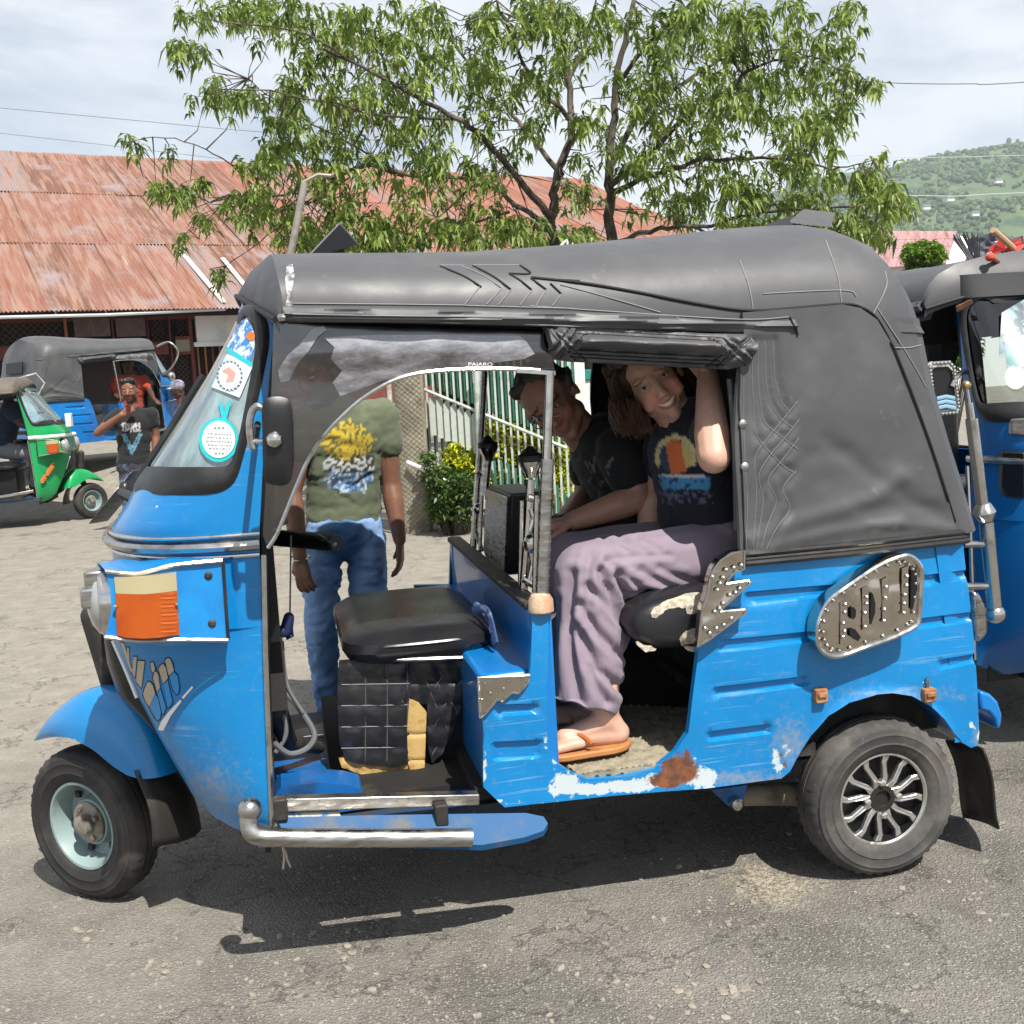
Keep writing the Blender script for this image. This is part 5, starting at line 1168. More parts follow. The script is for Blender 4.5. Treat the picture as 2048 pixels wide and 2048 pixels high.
# --- headlamp pod
face = [(198, 1076), (222, 1080), (248, 1081), (274, 1078), (328, 1065), (419, 1056), (425, 1130), (430, 1206), (337, 1205), (263, 1206), (199, 1200), (210, 1150), (208, 1110)]
def podp(u, v): return S(u, v, -.535-.02*sst(430, 250, u))
pod = panel(face, podp, lambda u, v: .0, 9, .10); po = pod.build('headlamp_pod', m_bluelt, rk)
tp = [(198, 1076), (248, 1081), (274, 1078), (328, 1065), (419, 1056)]; bk = [(181, 1062), (230, 1055), (262, 1058), (318, 1049), (419, 1046)]
MB().loft([[podp(u, v) for u, v in tp], [podp(u, v).lerp(S(a, b, -.40), .5)+Vector((0, 0, .004)) for (u, v), (a, b) in zip(tp, bk)], [S(a, b, -.40) for a, b in bk]]).build('pod_top', m_bluelt, po)
for pl, n in (([(199, 1077), (248, 1082), (274, 1079), (328, 1066), (419, 1057)], 'pod_trim'), ([(199, 1201), (263, 1207), (337, 1206), (430, 1207)], 'pod_trim')): MB().tube(spl([podp(u, v)+Vector((0, -.004, 0)) for u, v in pl], 5), .005, 6).build(n, m_chrome, po)
MB().tube([podp(421, 1058)+Vector((0, -.003, 0)), podp(431, 1206)+Vector((0, -.003, 0))], .004, 6).build('pod_trim', m_rubk, po)
def lensd(u, v): return -.016*math.sin(PI*max(0, min(1, (u-214)/126)))**.6
panel([(216, 1088), (260, 1086), (333, 1079), (335, 1113), (275, 1118), (219, 1118)], podp, lambda u, v: lensd(u, v)-.004, 5, .02).build('clear_lens', m_cream, po)
panel([(219, 1118), (275, 1118), (335, 1113), (339, 1196), (310, 1199), (275, 1201), (240, 1200), (222, 1197)], podp, lambda u, v: lensd(u, v)-.004-(.0009*math.sin(v*1.2) if u > 302 else 0), 3.6, .02).build('turn_signal_lens', m_amber, po)
for u, v in ((393, 1086), (400, 1176)): MB().lathe([(.009, .004), (.009, -.002), (.005, -.005)], podp(u, v), (0, 1, 0), 10).build('screw', m_iron, po)
for u, v in ((219, 1142), (335, 1138)): MB().ball(podp(u, v)+Vector((0, -.012, 0)), .005, 8).build('lens_screw', m_chrome, po)
hc = S(201, 1132, -.41); hx = Vector((-1, -.12, 0)).normalized()
mb = MB(); mb.lathe([(.088, -.03), (.090, .0), (.086, .012), (.078, .014)], hc, hx, 36); hl = mb.build('headlamp', m_chrome, rk)
mb = MB(); mb.lathe([(.080, .006), (.074, .020), (.052, .034), (.026, .041), (.004, .043)], hc, hx, 30); mb.build('lamp_lens', m_glasslens, hl)
mb = MB(); mb.box(S(184, 1095, -.44), (.05, .05, .05)).box(S(182, 1125, -.44), (.06, .06, .045)); mb.build('lamp_guard', m_steel, hl, bevel=.006)
for sg in (-1,):
    o = copy_tree(hl); o.parent = rk; o.location = (0, -2*hc.y, 0)
o = copy_tree(po); o.parent = rk; o.scale = (1, -1, 1)
# --- mirror on its stalk
mp = spl([(500, 754, 0), (520, 748, 0), (542, 752, 0), (551, 770, 0), (554, 820, 0), (554, 880, 0), (549, 905, 0), (536, 916, 0), (512, 914, 0), (500, 906, 0), (496, 880, 0), (495, 820, 0), (494, 775, 0)], 3, True)
mm = panel([(p.x, p.y) for p in mp], lambda u, v: S(u, v, -.70), lambda u, v: -.014*(1-((u-524)/32)**4)*(1-((v-832)/86)**4), 7, .02).build('wing_mirror', m_plast, rk)
MB().tube(spl([S(u, v, -.695) for u, v in ((497, 771), (486, 766), (476, 776), (471, 800), (473, 830), (478, 848))], 5), [.004]*6+[.008]*6+[.009]*6+[.008]*4+[.006]*4 if False else .0075, 8).build('mirror_arm', m_steel, mm)
MB().tube([S(474, 834, -.69), S(520, 831, -.705)], .006, 8).ball(S(518, 830, -.715), .018, 10).build('mirror_stalk', m_chrome, mm)
MB().tube([S(486, 800, -.68), cowl(1.2, -PI/2+.02)], .007, 6).build('mirror_bracket', m_iron, mm)
# far side mirror seen edge on beyond the nose
mb = MB(); f0, f1 = S(166, 990, .62), S(246, 893, .62); dn = Vector((.02, .05, -.02)); mb.prism([f0, f1, f1+Vector((.05, .06, -.005)), f0+Vector((.05, .06, .0))], (.008, -.006, .01)); fm = mb.build('wing_mirror', m_steel, rk, bevel=.003)
mb = MB(); mb.ball(S(236, 925, .6), (.02, .02, .03), 10).tube([S(232, 930, .58), S(262, 945, .45)], .018, 8); mb.build('mirror_mount', m_plast, fm)
# --- handlebar, pedals, cables
g0, g1 = S(511, 1014, .02), S(634, 1024, -.34)
mb = MB(); R = random.Random(1); ax = (g1-g0).normalized()
mb.tube([g0.lerp(g1, k/12) for k in range(13)], [.014]+[.0225]*11+[.018], 12)
for i in range(520):
    p = g0.lerp(g1, R.uniform(.05, .97)); d = ax.orthogonal().normalized(); d.rotate(Matrix.Rotation(R.uniform(0, 6.3), 3, ax)); mb.add([p+d*.02, p+d*.02+ax*.002, p+d*R.uniform(.026, .031)+ax*R.uniform(-.006, .006)], [(0, 1, 2)])
mb.build('handlebar_grip', m_black, rk); MB().tube([S(600, 1012, -.30), S(632, 1027, -.36)], .006, 6).build('brake_lever', m_steel, rk)
mb = MB(); mb.box((-1.47, -.36, .78), (.05, .05, .46)).tube([(-1.50, -.02, .95), (-1.53, 0, .4)], .03, 10).tube([(-1.50, -.02, .95), (-1.42, .30, .93)], .016, 8); mb.build('steering_column', m_black, rk)
mb = MB(); mb.limb([S(512, 1195, -.32), S(540, 1190, -.32), S(545, 1165, -.32)], [.014, .016, .013]).tube([S(548, 1168, -.32), S(552, 1200, -.32), S(540, 1205, -.32)], .004, 6); mb.build('horn_switch', M('dark blue plastic', (.012, .02, .07), .4), rk); MB().tube([S(549, 1010, -.32), S(547, 1160, -.32)], .0022, 5).build('brake_cable', m_cable, rk)
for pts, r in (([(524, 1215), (530, 1290), (560, 1330), (588, 1372), (592, 1395), (575, 1415), (545, 1422), (517, 1402)], .0075), ([(520, 1230), (524, 1310), (540, 1380), (520, 1420)], .006), ([(532, 1210), (536, 1260), (545, 1300), (572, 1345)], .005)): MB().tube(spl([S(u, v, -.30-.01*k) for k, (u, v) in enumerate(pts)], 6), r, 8).build('cable', m_cable, rk)
mb = MB(); mb.box(S(522, 1245, -.36), (.035, .05, .1)).box(S(524, 1300, -.36), (.04, .06, .09)).limb([S(520, 1340, -.3), S(545, 1400, -.2), S(600, 1410, -.1)], [.03, .022, .018]); mb.build('pedal_gear', m_iron, rk)
MB().box(S(555, 1382, -.05), (.16, .12, .012)).build('foot_pedal', m_plast, rk, bevel=.004)

# chrome rear corner guard
c0 = lambda u, v: S(u, v, -.47)
gp = MB().tube([c0(1833, 790), c0(1853, 950)], .0155, 14).tube([c0(1861, 985), c0(1877, 1150)], .0185, 14).tube([c0(1828, 760), c0(1833, 795)], .010, 10).tube([c0(1824, 735), c0(1829, 765)], .005, 8).lathe([(.006, -.03), (.020, -.022), (.030, 0), (.020, .022), (.008, .03)], c0(1857, 967), c0(1853, 940)-c0(1861, 990), 18).ball(c0(1878, 1158), .026, 14).build('corner_guard', m_chrome, rk)
MB().ball(c0(1823, 727), .0125, 12).build('gold_ball', m_gold, gp)
for v in (1027, 1106): MB().tube([c0(1818, v), c0(1862, v)], .009, 8).build('guard_bracket', m_steel, gp)
mb = MB(); mb.prism([S(1836, 1115, -.40), S(1850, 1118, -.40), S(1866, 1150, -.40), S(1866, 1195, -.40), S(1850, 1215, -.40), S(1838, 1205, -.40)], (0, .3, 0)); mb.build('rear_bumper', m_steel, rk, bevel=.012)
# ------------------------------------------------------------------ canvas roof
PROF = [(.604, 0), (.606, .12), (.600, .28), (.585, .43), (.553, .58), (.49, .73), (.39, .85), (.24, .945), (.11, .985), (0, 1.0)]
XR = [.165, .160, .150, .140, .130, .122, .118, .118, .12, .122]
def zb_(x): return lerp(1.452, 1.382, sst(-1.4, -.2, x)*.5+.5*max(0, min(1, (x+1.4)/1.2))) if x < -.2 else 1.382-.02*sst(-.2, .2, x)
def zt_(x): return 1.648-.004*math.sin((x+1.37)*4) if x < -.9 else lerp(1.646, 1.688, sst(-.95, .0, x))
def canopy_rows(inset=0, nx=26):
    rows = []
    for j, (w, f) in enumerate(PROF):
        xr = XR[j]-inset; rc = .13 if j else .10; w_ = max(0, w-inset); near = []
        for k in range(nx+1):
            t = k/nx; x = lerp(-1.372-.004*j if not inset else -1.36, xr-rc, t); near.append((x, -w_))
        for k in range(1, 4):
            a = PI/2*k/3; near.append((xr-rc+rc*math.sin(a), -w_+min(rc, w_)*(1-math.cos(a))))
        near.append((xr+.004, -w_*.4)); half = near; full_ = near+[(xr+.008, 0)]+[(x, -y) for x, y in reversed(near)]
        row = []
        for x, y in full_:
            z0, z1 = zb_(x), zt_(x); drop = .10*sst(.0, .16, x)*(f)*(.35+.65*abs(y)/.6); sag = .006*fbm((x*2.2, y*2.5, f*2), 2)*(f if f < 1 else 1)
            row.append((x, y, lerp(z0, z1, f)-drop+sag-inset*(.8 if j else 0)))
        rows.append(row)
    return rows
cr = canopy_rows(); can = MB().loft(cr); canopy = can.build('canopy', m_canvas, rk, sharp=28); ktree = bvh(can); hk = hitter(ktree, -.6, .002)
MB().loft(canopy_rows(.018)).build('canopy_lining', m_canvasin, rk)
for yy in (-.35, 0, .35): MB().tube([(-1.34, yy, 1.60-.06*abs(yy)/.35), (-.6, yy, 1.60-.06*abs(yy)/.35), (.05, yy, 1.61-.06*abs(yy)/.35)], .012, 6).build('roof_hoop', m_black, rk)
# peak above the windscreen
rows = []; K = len(cr)
top = [Vector(r[0]) for r in cr]
A = [p for p in top]+[Vector((p.x, -p.y, p.z)) for p in reversed(top[:-1])]
B = []
for p in A:
    t = abs(p.y)/.604; B.append(Vector((lerp(-1.487, -1.395, t**2.2), p.y*1.0, lerp(1.563, 1.463, t**1.7))))
C_ = [p+Vector((.004, 0, -.018)) for p in B]; D_ = [p.lerp(q, .12)+Vector((0, 0, -.03)) for p, q in zip(B, A)]
pk = MB().loft([A, [a.lerp(b, .5)+Vector((-.006, 0, .010)) for a, b in zip(A, B)], B, C_, D_]); pk.build('roof_peak', m_canvas, rk, sharp=50)
MB().tube([b+Vector((-.004, 0, -.004)) for b in B], .006, 6).build('peak_piping', m_canvasin, rk)
MB().prism([S(484, 541, -.2), S(519, 505, -.2), S(516, 518, -.2), S(500, 545, -.2)], (0, .03, .0)).build('blue_clip', M('bright blue plastic', (.02, .09, .55), .4), rk, bevel=.003)
mb = panel([(541, 502), (552, 498), (556, 520), (551, 545), (553, 575), (545, 598), (537, 600), (541, 560), (538, 530)], hitter(ktree, -.6, .004), lambda u, v: .002*fbm((u*.2, v*.2, 0)), 4, .003); o = mb.build('tape_patch', M('peeling silver tape', (.45, .45, .46), .4, var=((.10, .10, .11), 40, .42, .6), bump=(80, .5, .003)), rk)
# valance strip under the edge
st_px = [(533, 577), (900, 583), (1200, 592), (1430, 604), (1494, 600), (1503, 630), (1420, 629), (1300, 625), (1010, 614), (800, 609), (534, 606)]
def strip_d(u, v):
    base = lerp(577, 601, (u-533)/960); q = (v-base)/28; return -.010*math.sin(PI*max(0, min(1, q)))-.0028*math.sin(q*15)-.004*fbm((u*.01, v*.05, 0), 2)-.006
strip = panel(st_px, lambda u, v: S(u, v, -.608), strip_d, 5.2, .01); strip.build('valance', m_canvas, rk, sharp=60)
for sgn in (1,): o = mirror(strip).build('valance', m_canvas, rk, sharp=60)
# side curtain
def zc(pl): return [(1302+.3127*x, 622.6+.3127*y) for x, y in pl]
Q = [zc(p) for p in ([(325, 120), (322, 500), (330, 800), (345, 1000), (338, 1330)], [(372, 60), (375, 300), (385, 520), (400, 640), (540, 800), (640, 870)], [(410, 60), (412, 300), (428, 470), (450, 560), (560, 650), (650, 720)], [(450, 60), (460, 300), (485, 440), (540, 530), (620, 590)], [(500, 60), (512, 280), (545, 420), (600, 500)],
     [(378, 1320), (392, 1150), (400, 960), (392, 770), (470, 650), (560, 540), (650, 430)], [(400, 1320), (425, 1150), (440, 1020), (415, 880), (480, 760), (580, 640), (660, 540)], [(425, 1325), (470, 1170), (520, 1030), (470, 910), (560, 780), (660, 650)], [(460, 1325), (520, 1200), (600, 1080), (560, 960), (640, 850)])]
FO = [([(1415, 1020), (1500, 985), (1640, 945), (1700, 900)], 17, -.012), ([(1430, 1035), (1560, 1005), (1700, 985)], 12, -.010), ([(1560, 830), (1650, 900), (1790, 985)], 16, .007), ([(1560, 900), (1570, 780), (1590, 680)], 30, .006), ([(1640, 990), (1720, 990), (1795, 996)], 9, -.006), ([(1620, 960), (1720, 955), (1800, 965)], 14, .006), ([(1480, 900), (1520, 860), (1600, 850)], 18, .006)]
def curt_d(u, v):
    z = -.010*math.sin(PI*sst(585, 1040, v))*math.sin(PI*sst(1395, 1800, u))-.0018*fbm((u*.012, v*.012, 2), 3)
    for pl, w, k in FO: d = line_d((u, v), pl); z += .6*k*math.exp(-(d/w)**2) if d < 3*w else 0
    if u < 1515:
        d = min(line_d((u, v), q) for q in Q); z += (-.0065*(1-math.exp(-(d/7)**2)))*sst(1515, 1480, u)
    return z
cu_px = [(1396, 700), (1402, 640), (1399, 590), (1500, 582), (1589, 574), (1624, 581), (1655, 603), (1686, 656), (1720, 740), (1760, 850), (1798, 970), (1806, 1006), (1700, 1017), (1600, 1029), (1406, 1046), (1403, 960), (1399, 850), (1394, 760)]
ex = []
for q in Q:
    for p in spl([(a, b, 0) for a, b in q], 9): ex.append((p.x, p.y))
cur = panel(cu_px, lambda u, v: S(u, v, -.613), curt_d, 6.5, .012, ex); cur.build('side_curtain', m_canvas, rk, sharp=70); cutree = bvh(cur)
def hcu(off):
    h = hitter(cutree, -.607, off); return h
mirror(cur).build('side_curtain', m_canvasin, rk, sharp=70)
# rear curtain round the corner
rows = []
for z, xs, xr in ((.868, .19, .288), (1.0, .155, .250), (1.1, .125, .222), (1.25, .06, .185), (1.375, -.005, .163), (1.40, -.01, .158)):
    rc = lerp(.07, .12, sst(.868, 1.4, z)); near = [(xs-.03, -.597), (min(xs, xr-rc-.005), -.603)]+[(xr-rc+rc*math.sin(a), -.606+rc*(1-math.cos(a))) for a in [PI/2*k/3 for k in range(4)]]+[(xr+.01, -.2)]
    rows.append([(x, y, z) for x, y in near]+[(xr+.012, 0, z)]+[(x, -y, z) for x, y in reversed(near)])
rc_ = MB().loft(rows); rc_.build('rear_curtain', m_canvas, rk, sharp=24)
# stitched and dark seams
tree_all = bvh(MB().merge(can).merge(cur).merge(strip).merge(rc_)); ha = hitter(tree_all, -.6, .0015)
def seam(pl, r, mat, mbx): mbx.tube([ha(p.x, p.y) for p in spl([(a, b, 0) for a, b in pl], 10)], r, 5)
dk, lt_ = MB(), MB()
def z5(pl): return [(434+.3419*x, 396+.3419*y) for x, y in pl]
def z6(pl): return [(1000+.4394*x, 396+.4394*y) for x, y in pl]
for pl in (z6([(5, 291), (220, 314), (440, 350), (700, 400), (880, 428), (1000, 432), (1180, 418), (1340, 405), (1420, 418), (1490, 468), (1560, 590)]), [(1686, 656), (1720, 742), (1760, 852), (1802, 985)]): seam(pl, .0038, m_threadk, dk)
for pl in (z5([(1160, 310), (1290, 365), (1380, 420), (1380, 421)]), z5([(1340, 308), (1450, 365), (1550, 438)]), z5([(1540, 350), (1610, 395), (1665, 440)]), z5([(1660, 376), (1745, 438)]), z5([(1600, 306), (1656, 350), (1540, 350)]), z5([(1660, 376), (1930, 392)]), z5([(1768, 405), (1828, 462)]), zc([(372, 60), (376, 280)]) if False else z6([(1115, 460), (1148, 528), (1145, 540)])): seam(pl, .0024, m_threadk, dk)
dashes = [z5([(1380, 421), (1295, 522)]), z5([(1550, 440), (1480, 524)]), z5([(1500, 432), (1415, 522)]), z5([(1280, 310), (1400, 362), (1500, 430)]), z5([(1665, 442), (1600, 526)]), z5([(1745, 440), (1690, 526)]), z5([(1828, 464), (1780, 528)]), z5([(1160, 306), (1290, 306)]), z5([(1340, 305), (1600, 305)]),
          z5([(340, 516), (800, 520), (1300, 526)]), z5([(1300, 528), (1900, 545)]), z6([(0, 412), (400, 440), (900, 470), (1110, 460)]), z5([(345, 575), (900, 585), (1500, 590)]), z5([(345, 592), (900, 600), (1500, 605)]), z6([(130, 320), (300, 365), (560, 440)]),
          z6([(900, 215), (940, 330), (958, 425)]), z6([(1270, 130), (1320, 280), (1338, 402)]), z6([(1000, 360), (1340, 345), (1400, 370)]), z6([(1525, 265), (1530, 330), (1475, 445)]), [(1686, 656), (1715, 656), (1738, 651)], z6([(1490, 420), (1620, 620), (1700, 760)]), [(545, 500), (545, 540), (542, 576)]]
for pl in dashes: seam(pl, .0013, m_thread, lt_)
dk.build('dark_seams', m_threadk, canopy); lt_.build('stitching', m_thread, canopy)
s2 = MB(); hh = hcu(.001)
for q in Q: s2.tube([hh(p.x, p.y) for p in spl([(a, b, 0) for a, b in q], 8)], .0011, 4)
s2.build('stitching', M('grey stitching', (.17, .17, .17), .8), rk)
for u, v in ((1401, 800), (1405, 880)): MB().lathe([(.011, .002), (.010, -.004), (.004, -.007)], S(u, v, -.612), (0, 1, 0), 12).build('stud', m_steel, rk)
MB().ball(S(532, 599, -.62), .010, 8).build('stud', m_steel, rk)
MB().tube(spl([S(1398, 690, -.6), S(1392, 760, -.6), S(1390, 850, -.6), S(1396, 950, -.6), S(1400, 1045, -.6)], 6), .010, 8).tube(spl([S(1376, 715, -.58), S(1384, 800, -.58), S(1388, 900, -.58), S(1390, 1000, -.58)], 6), .007, 6).build('curtain_hem', m_canvas, rk)
# belt under the curtain, going round the back
for dz, r, m in ((0, .0075, m_rubk), (-.012, .006, m_iron), (-.022, .008, m_rubk)):
    pts = [S(1406, 1049, -.612)]+[S(1600, 1031, -.614), S(1806, 1008, -.614)]; z0 = pts[0].z; pts += [Vector((.245, -.585, z0)), Vector((.262, -.55, z0)), Vector((.268, -.4, z0)), Vector((.268, .5, z0))]
    MB().tube([p+Vector((0, 0, dz+.004)) for p in pts], r, 8).build('belt_rail', m, rk)
# rolled up door flap
fl_px = [(1028, 616), (1060, 615), (1200, 622), (1330, 630), (1411, 631), (1415, 650), (1410, 678), (1395, 692), (1370, 697), (1300, 693), (1200, 688), (1080, 682), (1052, 678), (1036, 664), (1030, 640)]
def z5f(pl): return [(849+.3223*x, 603.8+.3223*y) for x, y in pl]
FQ = [z5f(p) for p in ([(560, 40), (740, 240)], [(590, 40), (790, 235)], [(620, 215), (740, 60)], [(580, 190), (690, 60)], [(640, 225), (790, 80)], [(1770, 100), (1560, 270)], [(1740, 100), (1500, 270)], [(1540, 110), (1740, 270)], [(1600, 105), (1770, 240)], [(700, 215), (1000, 232), (1600, 262)], [(700, 195), (1000, 212), (1580, 240)], [(730, 175), (1000, 190), (1540, 215)], [(730, 60), (1000, 72), (1600, 105)], [(740, 80), (1000, 92), (1580, 125)])]
def roll_d(u, v):
    t0 = lerp(616, 631, (u-1028)/383); q = (v-t0)/62; d = min(line_d((u, v), l) for l in FQ)
    return -.034*math.sin(PI*max(0, min(1, q)))**.7-.014*(1-math.exp(-(d/4.5)**2))+(.012*math.exp(-((q-.62)/.09)**2) if 1085 < u < 1350 else 0)-.004*fbm((u*.02, v*.06, 5), 2)-(.012*math.exp(-((q-.42)/.14)**2) if 1080 < u < 1350 else 0)
ex = [(p.x, p.y) for l in FQ for p in spl([(a, b, 0) for a, b in l], 14)]
rf_ = panel(fl_px, lambda u, v: S(u, v, -.60), roll_d, 4.2, .04, ex); rfo = rf_.build('rolled_flap', m_canvas, rk, sharp=70)
hrf = hitter(bvh(rf_), -.6, .0008); s3 = MB()
for l in FQ: s3.tube([hrf(p.x, p.y) for p in spl([(a, b, 0) for a, b in l], 10)], .0016, 4)
s3.build('stitching', m_threadk, rfo)
# dark rail behind the valance, near and far
for sg in (1, -1):
    a, b = S(530, 614, -.58), S(1400, 634, -.58); mb = MB(); mb.prism([Vector((p.x, sg*p.y, p.z)) for p in (a, b, b+Vector((0, 0, -.022)), a+Vector((0, 0, -.022)))], (0, sg*.03, .06)); mb.build('roof_rail', m_black, rk)
# loose flaps on the roof
def tri(name, pl, y0, y1, m): return MB().prism([S(u, v, y) for u, v, y in pl], (0, .004, .006)).build(name, m, canopy)
tri('loose_flap', [(578, 489, -.1), (641, 423, -.05), (675, 461, .05), (652, 468, .02)], 0, 0, m_canvas); tri('loose_flap', [(580, 488, -.05), (648, 468, .04), (655, 495, .1), (600, 496, 0)], 0, 0, m_canvasin)
tri('loose_flap', [(1492, 420, -.1), (1518, 398, .02), (1576, 405, .05), (1567, 429, -.08)], 0, 0, m_canvas); tri('loose_flap', [(1413, 440, -.12), (1497, 409, 0), (1500, 425, -.02), (1548, 432, 0), (1544, 441, -.08)], 0, 0, m_canvasin)
# --- tinted weather visors over the cab doors
vis = [(516, 606), (700, 610), (1026, 622), (1034, 650), (1046, 701), (1000, 698), (940, 696), (880, 697), (840, 699), (800, 703), (770, 709), (740, 719), (710, 735), (680, 755), (650, 781), (620, 812), (596, 843), (575, 880), (558, 920), (540, 965), (522, 1008), (505, 1034), (496, 1010), (502, 900), (512, 740)]
def vis_d(u, v): return -.013*math.sin(PI*sst(606, 720, v))*sst(510, 640, u)
visor = panel(vis, lambda u, v: S(u, v, -.585), vis_d, 14, .003); vo = visor.build('door_visor', m_tint, rk); vtree = bvh(visor)
fm_ = z5
def z3(pl): return [(434+.3174*x, 528+.3174*y) for x, y in pl]
film = z3([(560, 345), (720, 333), (900, 327), (1300, 325), (1500, 330), (1720, 332), (1765, 370), (1790, 410), (1812, 440), (1750, 470), (1500, 500), (1400, 520), (1150, 540), (900, 600), (740, 662), (655, 690), (610, 610), (665, 540), (600, 470), (620, 400)])
scuff = z3([(340, 450), (420, 380), (470, 310), (510, 282), (560, 275), (572, 300), (520, 340), (470, 420), (400, 500), (350, 600), (300, 610), (285, 540)])
m_film = glass('scuffed silver film', (.42, .36, .35), .16, .25, ((.50, .50, .55), 6, .34, .76, .72, (1.0, 1, 2.6)))
for f_ in (film, scuff): panel(f_, hitter(vtree, -.59, .004), None, 9, .001).build('silver_film', m_film, vo)
MB().tube([S(p.x, p.y, -.592) for p in spl([(u, v, 0) for u, v in vis[4:22]], 5)], .0048, 6).build('visor_trim', m_chrome, vo)
mb = MB(); mb.prism([S(975, 695, -.60), S(1048, 700, -.60), S(1048, 708, -.60), S(975, 703, -.60)], (0, .012, 0)); mb.build('visor_rail', m_chrome, vo)
def text_mesh(txt, name, mat, par, conv, size, ex=.0005, font_scale=1):
    c = bpy.data.curves.new('t', 'FONT'); c.body = txt; c.size = 1; o = bpy.data.objects.new('t', c); COL.objects.link(o); dg = bpy.context.evaluated_depsgraph_get(); me = bpy.data.meshes.new_from_object(o.evaluated_get(dg)); bpy.data.objects.remove(o); bpy.data.curves.remove(c)
    xs = [v.co.x for v in me.vertices]; W = max(xs) or 1
    for v in me.vertices: v.co = conv(v.co.x/W, v.co.y)
    me.materials.clear(); me.materials.append(mat); me.name = name; q = bpy.data.objects.new(name, me); COL.objects.link(q)
    if par: q.parent = par
    return q
text_mesh('PAJARO', 'lettering', m_chalk, vo, lambda a, b: S(883+46*a, 690+.5*a-9*b, -.612), 1)
# --- posts, cage and speaker behind the driver
def z2(pl): return [(868+.2*0+.1953*x if False else 867.9+.1953*x, 811.3+.1953*y) for x, y in pl]
MB().tube([S(1038, 700, -.595), S(1022, 1128, -.595)], .0105, 10).build('grab_pole', m_chrome, rk)
mb = MB(); a, b = S(1033, 866, -.595), S(1022, 1128, -.595); mb.tube([a, b], .0155, 12)
for k in range(16):
    p = a.lerp(b, k/16+.03); mb.tube([p+Vector((0, 0, .0015)), p-Vector((0, 0, .0015))], .0172, 12)
mb.build('pole_sleeve', m_steel, rk)
MB().tube([S(914, 700, .5), S(905, 860, .5), S(892, 1050, .5)], .012, 8).build('grab_pole', m_steel, rk)
def bar(name, pts, r, y, m=m_chrome, par=rk): return MB().tube([S(u, v, y) for u, v in pts], r, 8).build(name, m, par)
cg = bar('driver_cage', [(1001, 905), (996, 1000), (987, 1118)], .011, -.42); 
for pl, y, r in (([(984, 945), (981, 1110)], -.38, .006), ([(1012, 935), (1008, 1118)], -.48, .006), ([(996, 938), (1025, 948)], -.46, .009), ([(986, 1092), (1016, 1110)], -.44, .008), ([(1000, 960), (1012, 1000)], -.44, .005), ([(1012, 960), (1000, 1000)], -.44, .005), ([(1000, 1035), (1010, 1095)], -.44, .006), ([(1010, 1035), (998, 1095)], -.44, .005),
                 ([(921, 860), (914, 935)], .18, .013), ([(905, 850), (893, 1045)], .34, .009), ([(900, 890), (915, 905)], .28, .008), ([(897, 1000), (910, 1040)], .3, .007), ([(911, 900), (905, 1050)], .26, .006)): bar('cage_bar', pl, r, y, m_chrome if y < 0 else m_steel, cg)
for (u, v, y) in ((1001, 874, -.42), (921, 848, .18)):
    c = S(u, v, y); mb = MB(); mb.lathe([(.013, -.035), (.018, -.02), (.026, -.008), (.030, .004), (.026, .012), (.03, .018), (.014, .026), (.008, .036), (.002, .04)], c, (0, 0, 1), 14); mb.build('finial', m_chrome, cg)
    MB().lathe([(.031, .004), (.029, .012), (.031, .018), (.016, .026), (.009, .037), (.002, .041)], c+Vector((0, 0, .0015)), (0, 0, 1), 14).build('finial_cap', m_black, cg)
for u, v, y, r in ((1006, 1025, -.44, .026), (902, 960, .3, .018)): MB().ball(S(u, v, y), r, 14).build('chrome_ball', m_chrome, cg)
sx = -.832; q = [T.X(963, 932, sx), T.X(919, 916, sx), T.X(914, 1040, sx), T.X(920, 1058, sx), T.X(957, 1086, sx)]
mb = MB(); mb.prism(q, (.10, 0, 0)); sp_ = mb.build('speaker_box', m_plast, rk, bevel=.008)
ctr = sum(q, Vector())/5; mb = MB(); mb.prism([ctr+(p-ctr)*.93+Vector((-.006, 0, 0)) for p in q], (.006, 0, 0)); mb.build('mirror_face', m_steel, sp_, bevel=.003)
# --- trim plates
def zz7(pl): return [(1302+.3127*x, 622.6+.3127*y) for x, y in pl]
bolt = zz7([(328, 1330), (250, 1345), (180, 1390), (140, 1440), (118, 1500), (105, 1590), (75, 1680), (62, 1800), (50, 1910), (110, 1870), (345, 1695), (330, 1688), (175, 1702), (215, 1660), (370, 1518), (355, 1512), (215, 1534), (235, 1500), (268, 1460), (325, 1442)])
def studs(pts, y, par, r=.0055):
    me = MB().lathe([(r, .001), (r*.9, -.003), (r*.4, -.0055)], (0, 0, 0), (0, 1, 0), 8).build('stud', m_chrome, mesh_only=True)
    for u, v in pts: o = bpy.data.objects.new('stud', me); COL.objects.link(o); o.parent = par; o.location = S(u, v, y)
bp = panel(bolt, lambda u, v: S(u, v, -.645), lambda u, v: -.004*fbm((u*.02, v*.02, 0), 2), 8, .03).build('lightning_plate', m_plate, rk); MB().tube([S(u, v, -.646) for u, v in bolt], .0035, 5, closed=True).build('plate_edge', m_chrome, bp)
studs(zz7([(310, 1420), (265, 1435), (218, 1448), (200, 1495), (182, 1530), (165, 1570), (240, 1600), (275, 1585), (300, 1560), (200, 1650), (178, 1680), (150, 1700), (250, 1740), (205, 1780), (160, 1800), (120, 1830), (90, 1800), (135, 1490)]), -.650, bp)
mnt = [(902, 1278), (950, 1276), (999, 1274), (998, 1283), (990, 1296), (978, 1308), (966, 1307), (955, 1316), (948, 1324), (938, 1320), (929, 1331), (918, 1344), (906, 1355)]
